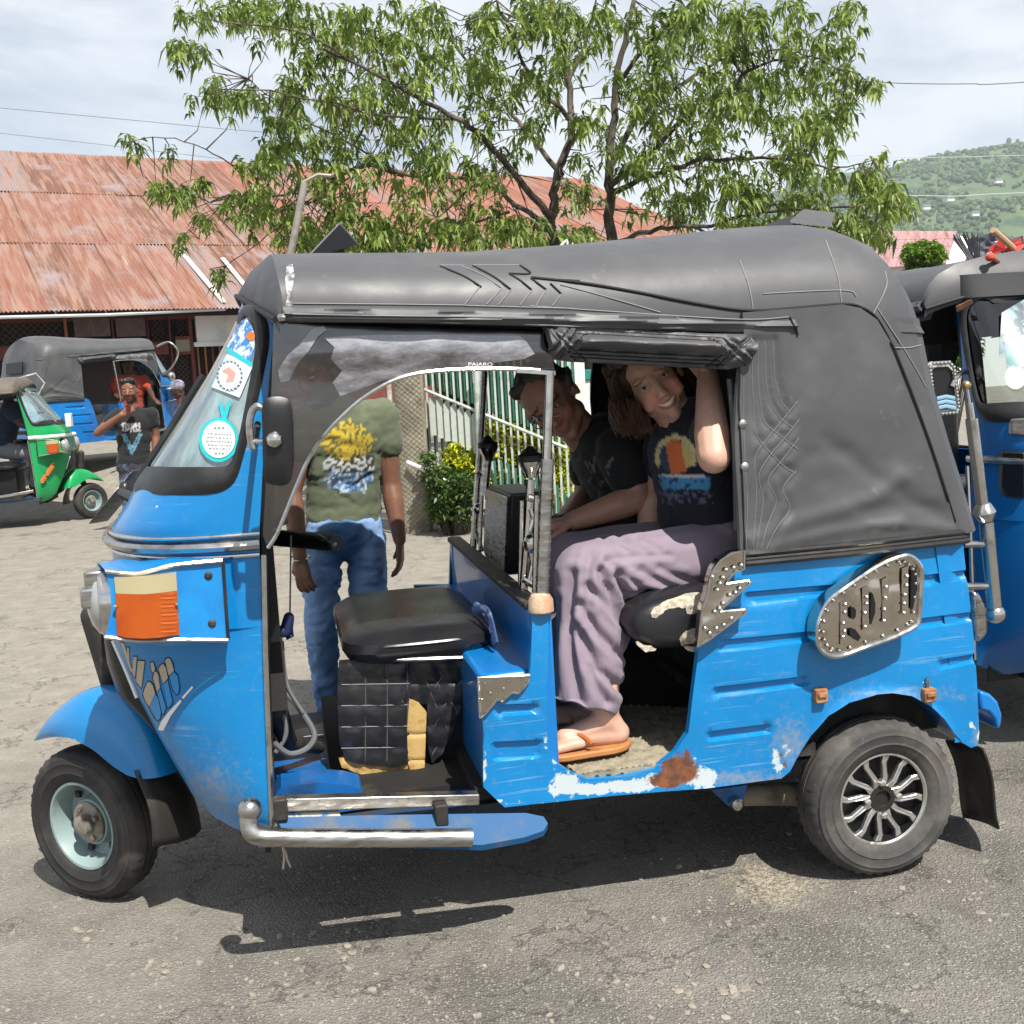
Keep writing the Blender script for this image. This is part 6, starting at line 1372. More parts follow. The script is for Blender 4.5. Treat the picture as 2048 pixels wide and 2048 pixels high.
mo = panel(mnt, lambda u, v: S(u, v, -.618), None, 8, .012).build('corner_plate', m_plate, rk); MB().tube([S(u, v, -.619) for u, v in mnt], .003, 5, closed=True).build('plate_edge', m_chrome, mo); studs([(915, 1290), (935, 1286), (960, 1284), (985, 1282), (910, 1320), (925, 1308), (950, 1300)], -.62, mo, .004)
def z4(pl): return [(1509.4+.1367*x, 1028.3+.1367*y) for x, y in pl]
bd = [(p.x, p.y) for p in spl([(a, b, 0) for a, b in z4([(1420, 150), (1540, 165), (1640, 260), (1680, 400), (1660, 700), (1640, 1040), (1560, 1140), (1300, 1270), (900, 1410), (560, 1530), (380, 1520), (270, 1420), (235, 1250), (270, 1000), (400, 760), (640, 580), (900, 400), (1150, 250)])], 3, True)]
def bdd(u, v): return -.0035*fbm((u*.018, v*.018, 3), 3)
bo = panel(bd, lambda u, v: S(u, v, -.668), bdd, 7, .05).build('badge_plate', m_plate, rk, sharp=60); MB().tube([S(u, v, -.670) for u, v in bd], .006, 6, closed=True).build('plate_edge', m_chrome, bo)
studs([bd[i] and ((bd[i][0]-1641)*.88+1641, (bd[i][1]-1146)*.88+1146) for i in range(0, len(bd), 2)], -.672, bo, .005)
studs(z4([(625, 820), (620, 930), (600, 1080), (615, 1190), (595, 1270), (920, 720), (920, 810), (895, 940), (900, 1130), (1190, 580), (1180, 730), (1165, 890), (1160, 1050), (1475, 430), (1470, 560), (1450, 690), (1440, 810), (1435, 940)]), -.676, bo, .0055)
for pl in ([(705, 870), (740, 855), (775, 900), (770, 990), (735, 1030), (705, 1000)], [(985, 650), (1010, 680), (1040, 800), (1040, 930), (985, 1090), (962, 1095)], [(1540, 360), (1610, 300), (1620, 600), (1560, 880), (1525, 900)], [(690, 1160), (760, 1160), (840, 1270), (800, 1330), (690, 1250)]): panel(z4(pl), lambda u, v: S(u, v, -.6755), None, 6, .003).build('cutout', m_black, bo)
for x in (600, 905, 1180, 1450):
    y0 = {600: 800, 905: 600, 1180: 480, 1450: 330}[x]; pl = z4([(x-40, y0), (x+45, y0-40), (x+45, y0+560), (x-40, y0+580)]); panel(pl, lambda u, v: S(u, v, -.6735), None, 8, .003).build('raised_bar', m_plate, bo)
# ------------------------------------------------------------------ people
def basis(F, U):
    F = Vector(F).normalized(); U = Vector(U); U = (U-F*U.dot(F)).normalized(); return F, U, U.cross(F)   # X = to the person's left
def head(mb, c, F, U, s=1, jaw=1, smile=0):
    F, U, X = basis(F, U); R = Matrix((X, F, U)).transposed(); P = lambda x, f, u: Vector(c)+(X*x+F*f+U*u)*s
    E = lambda x, f, u, r, n=14: mb.ball(P(x, f, u), Vector(r)*s, n, R)
    E(0, -.012, .035, (.076, .094, .086)); E(0, .02, -.015, (.066, .074, .088)); E(0, .032, -.07, (.048*jaw, .048, .040)); E(0, .066, -.094, (.024*jaw, .020, .019), 10)
    for k in (-1, 1):
        E(k*.036, .058, -.025, (.026, .026, .026), 10); E(k*.052*jaw, .01, -.062, (.016, .038, .026), 10); E(k*.078, -.008, -.008, (.010, .020, .032), 10); E(k*.011, .094, -.032, (.010, .011, .008), 8); E(k*.030, .068, .030, (.026, .016, .010), 10)
        if smile: E(k*.043, .060, -.042, (.020, .022, .018), 10)
    mb.cap(P(0, .082, .018), P(0, .104, -.024), .0085*s, .0125*s, 8)
    E(0, .083, -.053, (.024, .010, .0065), 10); E(0, .082, -.065, (.021, .010, .007), 10)
    return P
def eyes(par, c, F, U, s=1, look=None):
    F, U, X = basis(F, U); P = lambda x, f, u: Vector(c)+(X*x+F*f+U*u)*s
    for k in (-1, 1):
        RR = Matrix((X, F, U)).transposed(); MB().ball(P(k*.031, .0735, .008), Vector((.0145, .0125, .0064))*s, 14, RR).build('eye', m_eyew, par); e = P(k*.031, .0735, .008); d = (look-e).normalized() if look else F
        MB().ball(e+d*.0078*s, Vector((.0058, .0058, .0054))*s, 10).build('iris', m_iris, par)
def headcol(c, F, U, s, skin, lips=1, brow=(.03, .02, .015), beard=None, bt=.005):
    F, U, X = basis(F, U); c = Vector(c)
    def fn(p):
        d = (Vector(p)-c)/s; x, f, u = d.dot(X), d.dot(F), d.dot(U); k = skin
        n = 1+.12*fbm((p[0]*30, p[1]*30, p[2]*30), 3); k = tuple(a*n for a in k)
        if f > .03 and abs(x) < .07 and -.13 < u < .12:
            if (x/.026)**2+((u+.059)/.0125)**2 < 1 and f > .06: k = tuple(lerp(a, b, .75*lips) for a, b in zip(k, (skin[0]*.95, skin[1]*.5, skin[2]*.5)))
            if abs(u-.030-.006*math.cos(x*60)) < bt and .012 < abs(x) < .052: k = tuple(lerp(a, b, .8) for a, b in zip(k, brow))
            if ((abs(x)-.031)/.022)**2+((u-.008)/.014)**2 < 1: k = tuple(a*.80 for a in k)
            if ((abs(x)-.036)/.03)**2+((u+.03)/.03)**2 < 1: k = (k[0]*1.1, k[1]*.92, k[2]*.92)
        if beard and u < -.035 and not ((x/.03)**2+((u+.059)/.014)**2 < 1) and f > -.05 and u > -.13: k = tuple(lerp(a, b, .75) for a, b in zip(k, beard))
        return k
    return fn
def hand(mb, w, d, n, s=1, curl=.5, side=1, spread=.12):
    """palm, four bent fingers of different lengths, and a thumb from the side of the palm"""
    d = Vector(d).normalized(); n = Vector(n); n = (n-d*n.dot(d)).normalized(); b = d.cross(n)*side; w = Vector(w)
    P = lambda a, q, c: w+(d*a+b*q+n*c)*s
    for q in (-.026, -.009, .009, .026): mb.cap(P(.0, q*.6, 0), P(.082, q, -.002), .015*s, .0125*s, 8)
    for q, L in ((-.029, .058), (-.010, .074), (.010, .080), (.029, .070)):
        a = P(.086, q, -.002); a1 = .35*curl; a2 = .9*curl+.15; a3 = 1.35*curl+.25; l = L*s; t = a; sp = b*q*spread/.03
        for ang, f, r0, r1 in ((a1, .45, .0098, .0092), (a2, .32, .0092, .0084), (a3, .23, .0084, .0070)):
            e = t+(d*math.cos(ang)+n*math.sin(ang)+sp).normalized()*l*f; mb.cap(t, e, r0*s, r1*s, 8); t = e
    a = P(.020, .028, .006); m_ = P(.052, .050, .020); e = P(.080, .046, .034); mb.cap(a, m_, .0135*s, .0115*s, 8); mb.cap(m_, e, .0112*s, .0085*s, 8)
def wrinkles(amp=.004, sc=(9, 9, 22), seed=0, lines=None, px=None):
    def fn(p, nr):
        q = Vector((p.x*sc[0]+seed, p.y*sc[1], p.z*sc[2])); w = fbm(q+Vector((fbm(p*5), 0, fbm(p*4)))*1.5, 3); k = amp*(1-2*abs(w)) if True else 0
        if lines and px:
            u, v = px(p)
            for pl, wd, a in lines:
                dd = line_d((u, v), pl)
                if dd < wd*3.2: k += a*(math.exp(-(dd/wd)**2)-.25*math.exp(-((dd-wd*2)/(1.2*wd))**2))
        return nr*k
    return fn
def person(label, M4, group=None, **k):
    """k: joints in the space of M4. skin, shirt and trousers are three closed surfaces"""
    s = k.get('s', 1); J = k; sk = MB(); tone = k['tone']; vox = k.get('vox', .009)
    c, F, U = Vector(J['head']), J['F'], J['U']; P = head(sk, c, F, U, s*k.get('hs', 1), k.get('jaw', 1), k.get('smile', 0))
    neck = Vector(J['neck']); sk.cap(P(0, -.02, -.05), neck, .052*s, .058*s)
    sk.cap(neck, J['pelvis'], .055*s, .07*s); sk.cap(J['shL'], J['shR'], .045*s, .045*s)
    for a in ('L', 'R'):
        if 'an'+a in J: sk.limb([J['pelvis']]+([J['hip'+a], J['kn'+a]] if 'kn'+a in J else J['lg'+a])+[J['an'+a]], [.05*s, .05*s, .042*s, .034*s])
        if 'el'+a in J:
            sh, el, wr = Vector(J['sh'+a]), Vector(J['el'+a]), Vector(J['wr'+a]); t = k.get('arm', 1)
            sk.limb([sh, sh.lerp(el, .5), el], [.050*s*t, .048*s*t, .040*s*t]); sk.limb([el, el.lerp(wr, .28), el.lerp(wr, .7), wr], [.040*s*t, .043*s*t, .034*s*t, .027*s*t])
            if 'hd'+a in J: hand(sk, wr, J['hd'+a], J['hn'+a], s, k.get('curl'+a, .5), 1 if a == 'L' else -1)
        if 'an'+a in J:
            an, ft = Vector(J['an'+a]), Vector(J['ft'+a]); dr = (ft-an); sk.cap(an+Vector((0, 0, .08)), an, .040*s, .036*s); he = an+Vector((0, 0, -.045*s))-Vector((dr.x, dr.y, 0)).normalized()*.03*s
            sk.cap(an, he, .035*s, .030*s); sk.cap(he, ft, .032*s, .026*s); sk.cap(an+Vector((0, 0, -.01)), ft, .034*s, .022*s); b = dr.cross(Vector((0, 0, 1))).normalized(); dn = Vector((dr.x, dr.y, 0)).normalized()
            for i, (q, L, r) in enumerate(((-.032, .045, .0125), (-.013, .048, .0095), (.003, .044, .009), (.018, .037, .0085), (.031, .028, .008))):
                q *= -1 if a == 'R' else 1; a0 = ft+b*q*s+Vector((0, 0, -.008))-dn*.012; sk.cap(a0-dn*.02, a0, .013*s, r*1.15*s, 8); sk.cap(a0, a0+dn*L*s+Vector((0, 0, -.006)), r*1.1*s, r*s, 8)
    hc = headcol(c, F, U, s*k.get('hs', 1), tone, k.get('lips', 1), k.get('brow', (.02, .015, .01)), k.get('beard'), k.get('bt', .005))
    root = remesh(sk, 'person', m_skin, None, k.get('svox', vox*.62), 3, colour=hc); root.matrix_world = M4; tag(root, label, 'person', group)
    if k.get('eyes', 1): eyes(root, c, F, U, s*k.get('hs', 1), k.get('look'))
    # shirt
    sm = MB(); shL, shR, pel = Vector(J['shL']), Vector(J['shR']), Vector(J['pelvis']); ch = (shL+shR)/2; ax = (shL-shR).normalized(); up = (ch-pel).normalized(); fw = ax.cross(up)*-1; R = Matrix((ax, fw, up)).transposed(); W = (shL-shR).length
    dp = k.get('depth', 1); sm.cap(shL, shR, .062*s, .062*s); sm.cap(neck.lerp(ch, k.get('collar', .25)), ch, .056*s, .085*s)
    for t, wx, dy in ((.18, .50, .118), (.42, .47, .112), (.66, .42, .105), (.88, .44, .112)): sm.ball(ch.lerp(pel, t), Vector((W*wx+.025*s, dy*s*dp, .15*s)), 18, R)
    for a, sh in (('L', shL), ('R', shR)):
        if 'el'+a in J: el = Vector(J['el'+a]); sm.cap(sh, sh.lerp(el, k.get('sleeve', .55)), .068*s, .066*s)
    sc = k['shirt']; shirt = remesh(sm, 'shirt', m_cloth, root, vox, 5, fn=k.get('swr') or wrinkles(.0045*s, seed=len(label)), colour=sc if callable(sc) else (lambda p: sc))
    # trousers
    if 'knL' in J:
        tr = MB(); tr.ball(pel, Vector((W*.42+.03*s, .115*s, .12*s)), 16, R); tw_ = k.get('leg', 1)
        for a in ('L', 'R'):
            if 'kn'+a in J:
                hp, kn, an = Vector(J['hip'+a]), Vector(J['kn'+a]), Vector(J['ank'+a]); tr.limb([hp, hp.lerp(kn, .5), kn], [.094*s*tw_, .086*s*tw_, .068*s*tw_]); tr.limb([kn, kn.lerp(an, .35), an], [.068*s*tw_, .066*s*tw_, .056*s*tw_])
        tc = k['trousers']; remesh(tr, 'trousers', k.get('tmat', m_denim), root, vox, 4, fn=k.get('twr') or wrinkles(.006*s, (12, 12, 14), 3), colour=tc if callable(tc) else (lambda p: tc))
    hr = k.get('hair')
    if hr:
        hm = MB(); hr(hm, P, s); remesh(hm, 'hair', m_hair, root, vox*.8, 2, fn=lambda p, n: n*.004*fbm(p*60, 2), colour=lambda p: k.get('hcol', (.012, .009, .008)))
    return root
def cap_hair(mb, P, s):
    mb.ball(P(0, -.022, .050), Vector((.082, .092, .080))*s, 14)
    for x in (-.05, -.02, .02, .05): mb.ball(P(x, .04, .10), .032*s, 8)
    for x in (-1, 1): mb.ball(P(x*.068, -.02, .02), (.018*s, .035*s, .045*s), 8)
I4 = Matrix.Identity(4)
ZU = Vector((0, 0, 1))
M_silver = M('bracelet metal', (.6, .5, .32), .25, 1)
# --- man in the green shirt beyond the rickshaw
def man_green():
    Y = 4.0; b = GZ(640, 1385); M = Matrix.Translation((b.x, b.y, 0)); o = Vector((b.x, b.y, 0)); W = lambda u, v, y=0: WY(u, v, Y+y)-o
    def prt(p):
        u, v = proj(Vector(p)+o); n = fbm((u*.09, v*.09, 3), 3); n2 = fbm((u*.22, v*.22, 1), 3); k = (.105, .125, .075)
        k = tuple(a*(1+.1*n) for a in k)
        if p.y < .06:
            if ((u-655)/48)**2+((v-832)/36)**2 < 1+.5*n: k = (.50, .36, .035) if n2 > -.12 else (.10, .10, .035)
            elif 612 < u < 706 and 862 < v < 888 and n2 > -.02: k = (.42, .43, .42)
            elif 612 < u < 706 and 858 < v < 892: k = (.02, .022, .02)
            elif ((u-660)/46)**2+((v-905)/24)**2 < 1+.4*n: k = (.10, .24, .48) if n2 > .08 else ((.5, .55, .6) if n2 < -.2 else (.05, .08, .12))
            if v > 975+3*n: k = tuple(a*1.15 for a in k)
        return k
    person('standing man in olive green printed t-shirt and blue jeans behind the blue rickshaw', M, head=W(598, 705, -.06), F=(-.45, -.8, -.35), U=(-.25, -.25, 1), neck=W(628, 752, .02), s=.92, tone=(.17, .078, .046), beard=(.03, .018, .013),
           shL=W(722, 783, .05), elL=W(738, 915, .04), wrL=W(754, 1018, -.02), hdL=(-.05, -.05, -1), hnL=(-.75, .1, .1), curlL=.55, shR=W(578, 790, -.05), elR=W(550, 930, -.10), wrR=W(566, 1052, -.16), hdR=(.12, -.12, -1), hnR=(.3, .9, .1), curlR=.8,
           pelvis=W(648, 1000, .03), shirt=prt, sleeve=.42, hipL=W(690, 1020, .05), knL=W(698, 1200, -.02), ankL=W(694, 1385, .08), hipR=W(608, 1025, 0), knR=W(606, 1195, -.06), ankR=W(624, 1350, .02), leg=.86, trousers=lambda p: (lambda t: (lerp(.05, .20, t), lerp(.125, .33, t), lerp(.29, .55, t)))(sst(-.25, .35, fbm((p[0]*4, p[1]*4, p[2]*2.5), 3))), anR=W(626, 1362, .02), ftR=W(612, 1393, -.12), anL=W(694, 1380, .08), ftL=W(700, 1392, -.06), hair=cap_hair, vox=.010, depth=.85,
           twr=wrinkles(.010, (10, 10, 20), 5), swr=wrinkles(.006, (7, 7, 16), 2))
    MB().tube([W(566, 1052, -.16)+Vector((.034*math.cos(a), .034*math.sin(a), .006*math.sin(a))) for a in [2*PI*k/20 for k in range(20)]], .0035, 6, closed=True).build('bracelet', M_silver, bpy.data.objects['person'])
man_green()
# --- woman on the near side of the rear seat
imr = (T.r @ (CAMR @ Vector((1, 0, 0)))); imu = (T.r @ (CAMR @ Vector((0, 1, 0))))
def woman():
    ctr = S(1237, 724, -.34); F = (T.c-ctr).normalized()+imr*.14-imu*.10; U = -imr*.55+imu*.83; F, U, X = basis(F, U); hc = ctr-F*.078-U*.003; lav = (.225, .18, .222); TL = lambda u, v, y: S(u, v, y)
    def z6p(pl): return [(981+.293*x, 1000+.293*y) for x, y in pl]
    folds = [(z6p(a), w, k) for a, w, k in (([(620, 300), (700, 420), (880, 412)], 7, -.014), ([(560, 200), (780, 380), (930, 430), (1130, 420)], 6, -.009), ([(640, 290), (680, 430), (710, 500)], 8, -.016), ([(520, 260), (610, 480), (690, 590)], 8, -.014), ([(430, 360), (560, 480), (690, 650)], 7, -.010), ([(390, 480), (480, 640), (640, 800)], 8, -.014), ([(400, 680), (500, 900), (640, 1020)], 9, -.014), ([(340, 280), (310, 600), (345, 900), (385, 1110)], 9, -.016),
             ([(370, 620), (420, 860), (560, 1110)], 8, -.011), ([(235, 450), (215, 800), (215, 1060)], 8, -.009), ([(560, 190), (760, 165), (960, 160)], 6, -.007), ([(540, 60), (680, 130)], 5, -.006), ([(640, 50), (800, 130)], 5, -.006), ([(740, 50), (900, 130)], 5, -.006), ([(900, 250), (1100, 340), (1180, 330)], 8, -.008), ([(780, 260), (960, 360), (1120, 400)], 7, -.008), ([(460, 160), (430, 300), (450, 480)], 8, -.008))]
    def shp(p):
        u, v = T.px(p); n = fbm((u*.1, v*.1, 0), 3); k = (.010, .012, .022); bu, bv = 849+.3223*1320, 603.8+.3223*790
        if p[1] < -.25:
            d = math.hypot((u-bu)/.98, (v-862)/1.05)
            if v < 905 and 31 < d < 40 and v < 880: k = (.62, .55, .28)
            elif d < 31 and v < 895: k = (.62, .15, .045) if abs((u-bu)-.18*(v-862)) < 15 else ((.55, .45, .18) if u > bu+14 and d < 36 else (.03, .05, .10))
            elif 1243 < u < 1340 and 895 < v < 925: k = (.06, .26, .52) if n > -.15 else (.02, .03, .06)
            elif 1243 < u < 1345 and 925 < v < 950 and n > .1: k = (.08, .10, .16)
            if 1243 < u < 1330 and 896 < v < 899: k = (.6, .6, .6)
        return k
    def twr(p, n):
        u, v = T.px(p); q = wrinkles(0, (1, 1, 1), 1, folds if p.y < -.2 else None, T.px)(p, n)+n*.006*fbm((p.x*7, p.y*7, p.z*3.5), 2)
        hem = lerp(1308, 1350, (u-1030)/138)+3*math.sin(u*.12)
        if v > hem and u < 1200: q = q+Vector((0, 0, (v-hem)*.00128))
        return q
    w = person('smiling woman in lavender trousers and black print t-shirt on the rear seat, arm raised', T.M, head=hc, F=F, U=U, neck=S(1296, 806, -.30), s=.97, hs=.99, tone=(.56, .335, .25), smile=1, jaw=.84, lips=1, bt=.0032, brow=(.13, .075, .05), look=T.c,
               shL=S(1352, 815, -.40), elL=S(1347, 862, -.545), wrL=S(1336, 712, -.42), hdL=(imu*.7-imr*.5+F*-.6), hnL=-imr, curlL=.5, shR=S(1262, 835, -.13), elR=S(1240, 925, -.10), wrR=S(1218, 1012, -.14), hdR=(-.8, .1, -.4), hnR=(0, 0, -1), curlR=.3, arm=1.06, collar=.75,
               pelvis=S(1322, 985, -.27), shirt=shp, sleeve=.38, hair=None, lgL=[S(1330, 1045, -.34), S(1112, 1092, -.42)], lgR=[S(1330, 1035, -.18), S(1085, 1070, -.18)], anL=S(1142, 1352, -.47), ftL=S(1066, 1393, -.475), anR=S(1105, 1335, -.2), ftR=S(1045, 1350, -.2), vox=.0075, svox=.0046, depth=.95)
    tr = MB(); hp, kn, hm = S(1345, 1050, -.36), S(1108, 1088, -.42), S(1102, 1318, -.45)
    tr.ball(S(1335, 1010, -.27), (.12, .17, .10), 16); tr.limb([hp, hp.lerp(kn, .4), hp.lerp(kn, .75), kn], [.100, .092, .090, .088]); tr.limb([kn, S(1112, 1180, -.43), S(1108, 1250, -.445), hm], [.088, .092, .090, .088])
    tr.cap(S(1175, 1110, -.40), S(1150, 1200, -.43), .055, .05)
    h2, k2, m2 = S(1335, 1035, -.16), S(1075, 1058, -.16), S(1075, 1300, -.2); tr.limb([h2, h2.lerp(k2, .5), k2], [.096, .09, .08]); tr.limb([k2, m2], [.08, .08])
    remesh(tr, 'trousers', m_cloth, w, .0055, 2, fn=twr, colour=lambda p: tuple(a*(1+.10*fbm(Vector(p)*14, 3)) for a in lav))
    # hair falling to her right shoulder, tucked behind the raised arm on the left
    hm = MB(); P = lambda x, f, u: hc+(X*x+F*f+U*u)*.97
    hm.ball(P(0, -.035, .045), (.098, .098, .098), 16)
    for x, f, u in ((-.05, .045, .105), (-.02, .055, .115), (.02, .055, .115), (.05, .045, .105), (.07, .0, .09), (-.07, 0, .09)): hm.ball(P(x, f, u), .030, 8)
    R = random.Random(9); sm = MB()
    for i in range(760):
        a = max(-1.8, min(1.8, R.gauss(0, 1))); x0 = R.uniform(-.085, -.045); f0 = R.uniform(-.07, .035); g = R.gauss(0, 1)
        q = spl([P(x0, f0, .105-.6*abs(x0+.03)), P(-.088-.008*a, f0*.8+.005, .05), P(-.098-.010*a, f0*.6-.012, -.03), S(1183+19*a, 772+8*g, -.29+.025*g), S(1197+17*a, 810+8*g, -.29+.025*g)+imr*R.gauss(0, .005)], 4)
        if any((p-hc).dot(F) > .03 and abs((p-hc).dot(X)) < .064 for p in q): continue
        sm.tube(q, [.0030-.00011*j for j in range(len(q))], 4, False)
    for i in range(160):
        a = R.gauss(0, 1); f0 = R.uniform(-.07, .01); q = spl([P(R.uniform(.05, .08), f0, .09), P(.084+.006*a, f0*.9, .02), P(.088+.006*a, f0*.7-.02, -.06), P(.10+.008*a, -.06, -.12+.01*a)], 4); sm.tube(q, [.0030-.00012*j for j in range(len(q))], 4, False)
    for i in range(260):
        a = R.uniform(-.08, .08); q = spl([P(a*.3, .06, .122-abs(a)*.15), P(a, .02, .132-abs(a)*.3), P(a*1.15, -.04, .125-abs(a)*.4), P(a*1.25, -.09, .05)], 4); sm.tube(q, .0026, 4, False)
    o = sm.build('hair_strands', m_hair, w, kind='stuff'); paint(o, lambda p: (lambda t: (.05+.06*t, .024+.03*t, .013+.014*t))(abs(fbm((p[0]*25, p[1]*25, p[2]*4), 2))))
    remesh(hm, 'hair', m_hair, w, .0055, 1, fn=lambda p, n: n*.004*fbm((p.x*45, p.y*45, p.z*9), 2), colour=lambda p: (.042, .020, .012))
    # smile
    tm = MB(); rows = []
    for j in range(4):
        row = []
        for i in range(11):
            t = -1+i/5; row.append(P(t*.0235, .0955-.009*t*t, -.0525-.0095*j/3*(1-t*t*.7)+.0065*t*t))
        rows.append(row)
    tm.loft(rows); tm.build('teeth', m_teeth, w)
    # sandal
    so_ = spl([(S(1190, 1383, -.47)), S(1172, 1394, -.515), S(1110, 1408, -.525), S(1055, 1420, -.53), S(1030, 1414, -.50), S(1032, 1398, -.455), S(1085, 1380, -.43), S(1160, 1370, -.43)], 4, True); z0 = .388
    mb = MB(); mb.prism([Vector((p.x, p.y, z0)) for p in so_], (0, 0, .016)); mb.build('sandal', m_sole, w, bevel=.004)
    st = MB(); st.tube(spl([S(1118, 1404, -.525), S(1098, 1388, -.50), S(1072, 1384, -.48), S(1058, 1394, -.48)], 5), .0055, 6, flat=1).tube(spl([S(1058, 1394, -.48), S(1066, 1376, -.46), S(1088, 1372, -.435), S(1100, 1384, -.42)], 5), .0055, 6); st.build('sandal_strap', M('orange brown strap', (.42, .12, .035), .5), w)
    return w
woman()
# --- man beside her on the far side
def man_back():
    F = Vector((-.30, -.85, -.42)); U = (-imr*.55+imu*.75); hc = S(1040, 758, .10)
    def sh(p):
        u, v = T.px(p); n = fbm((u*.15, v*.15, 0), 3)
        return (.16, .16, .17) if (1085 < u < 1175 and 860 < v < 945 and abs(fbm((u*.05, v*.02+u*.02, 2), 2)) < .035 and p[1] < .1) else (.010, .010, .011)
    def hair(mb, P, s):
        mb.ball(P(0, -.03, .05), Vector((.083, .09, .078))*s, 14)
        for x in (-.05, -.02, .02, .05): mb.ball(P(x, .028, .095), .022*s, 8)
        for x in (-1, 1): mb.ball(P(x*.07, -.02, .01), (.016*s, .035*s, .05*s), 8)
    m = person('grey haired man in black t-shirt leaning forward on the rear seat beside the woman', T.M, head=hc, F=F, U=U, neck=S(1098, 818, .14), s=1.0, tone=(.44, .235, .17), lips=.3, shL=S(1168, 850, -.04), elL=S(1206, 940, -.10), wrL=S(1078, 984, -.10), hdL=(-1, .1, -.1), hnL=(0, 0, -1), curlL=.6, shR=S(1120, 835, .34), elR=S(1105, 940, .36), wrR=S(1062, 985, .15), hdR=(-1, -.3, -.1), hnR=(0, 0, -1), curlR=.6,
               pelvis=S(1215, 985, .17), shirt=sh, sleeve=.5, hair=hair, hcol=(.07, .062, .055), hipL=S(1210, 1010, .05), knL=S(1062, 1018, -.02), ankL=S(1062, 1240, .0), hipR=S(1210, 1005, .28), knR=S(1062, 1010, .28), ankR=S(1062, 1230, .3), trousers=(.045, .036, .034), tmat=m_cloth, vox=.010)
    F, U, X = basis(F, U); mb = MB()
    for k in (-1, 1): mb.tube([hc+X*(k*.031+.024*math.cos(a))+F*.098+U*(.005+.018*math.sin(a)) for a in [2*PI*i/16 for i in range(16)]], .0022, 5, closed=True)
    mb.build('glasses', m_steel, m)
man_back()
# ------------------------------------------------------------------ the other rickshaws: copies of the main parts with their own paint
KEEP = ('side_panel rear_panel front_cowl leg_shield nose_grille windscreen_gasket windscreen_pillar windscreen front_fender front_wheel rear_wheel canopy canopy_lining roof_peak peak_piping valance side_curtain rear_curtain belt_rail headlamp_pod headlamp chrome_band edge_bead door_edge bulkhead bulkhead_rail door_post engine_step rear_floor cab_floor rear_seat seat_back driver_seat seat_pedestal dash_panel dashboard steering_column handlebar_grip underbody roof_rail engine_cover rear_axle front_fork front_mud_flap rear_mud_flap wheel_well inner_wing grab_pole pinstripe step_strip rolled_flap door_visor').split()
def base_name(o): return o.name.split('.')[0]
def other(label, M4, swap, skip=()):
    r = bpy.data.objects.new('auto_rickshaw', None); COL.objects.link(r); r.matrix_world = M4; tag(r, label, 'auto rickshaw')
    def cp(o, par):
        c = o.copy(); COL.objects.link(c); c.parent = par
        for i, sl_ in enumerate(c.material_slots):
            m = sl_.material
            if m in swap: sl_.link = 'OBJECT'; sl_.material = swap[m]
        for ch in list(o.children):
            if base_name(ch) in ('rim', 'rim_lip', 'rim_bowl', 'spoke', 'hub', 'wheel_nut', 'turn_signal_lens', 'clear_lens', 'pod_top', 'pod_trim', 'lamp_lens', 'visor_trim', 'piping', 'silver_film'): cp(ch, c)
        return c
    for o in [x for x in rk.children if base_name(x) in KEEP and base_name(x) not in skip]: cp(o, r)
    return r
m_blueB = M('blue paint far', (.004, .16, .46), .35, coat=.3, var=((.01, .10, .34), 3, .45, .7))
m_blueR = M('deep blue paint', (.004, .105, .34), .25, coat=.5, var=((.006, .13, .39), 2.5, .4, .7), bump=(5, .08, .004))
m_greencv = m_brown
FX = Matrix.Diagonal((-1, 1, 1, 1))
# green one: its front wheel stands at (165,980)
yawg = math.radians(14); gw = GZ(166, 979); og = gw-Matrix.Rotation(yawg, 3, 'Z') @ Vector((1.93, -.05, 0))
Mg = Matrix.Translation((og.x, og.y, 0)) @ Matrix.Rotation(yawg, 4, 'Z') @ FX
gr = other('green auto rickshaw with brown canvas roof and a driver, at the left edge', Mg, {m_blue: m_green, m_blue2: m_green, m_bluelt: m_green, m_bluein: m_green, m_canvas: m_brown}, ('rolled_flap', 'side_curtain', 'door_visor'))
def gp_(x, y, z): return Vector((x, y, z))
mb = MB(); mb.tube([(-1.45, -.52, 1.62), (-1.62, -.53, 1.66), (-1.70, -.53, 1.55), (-1.62, -.56, 1.42)], .012, 6); mb.build('chrome_hoop', m_chrome, gr)
mb = MB(); mb.tube([cowl(1.50, -.9, .02), cowl(1.3, -.6, .02), cowl(1.13, -.5, .02)], .012, 6).tube([cowl(1.15, -1.2, .02), cowl(1.15, -.1, .02)], .010, 6).tube([cowl(1.46, -1.3, .02), cowl(1.46, -.2, .02)], .010, 6); mb.build('windscreen_bars', m_chrome, gr)
mb = MB(); R = random.Random(6)
for k in range(9):
    u = 78+k*6.0
    a = Vector((lerp(-1.56, -1.68, k/8)-.0, -.0, lerp(.50, .66, k/8)))
    p = Vector((a.x, -.505+.03*(k/8), a.z))
    if k == 3: continue
    mb.box(p, (.018, .012, .05)); mb.box(p+Vector((-.014, 0, .018)), (.014, .012, .012)); mb.box(p+Vector((-.014, 0, -.016)), (.014, .012, .012))
mb.build('lettering', m_orange, gr)
mb = MB(); mb.box((-1.88, -.35, 1.14), (.06, .16, .15)); mb.build('white_panel', m_white, gr, bevel=.01)
MB().tube([cowl(.974, t, .012) for t in TH], .02, 8).build('white_band', m_chalk, gr)
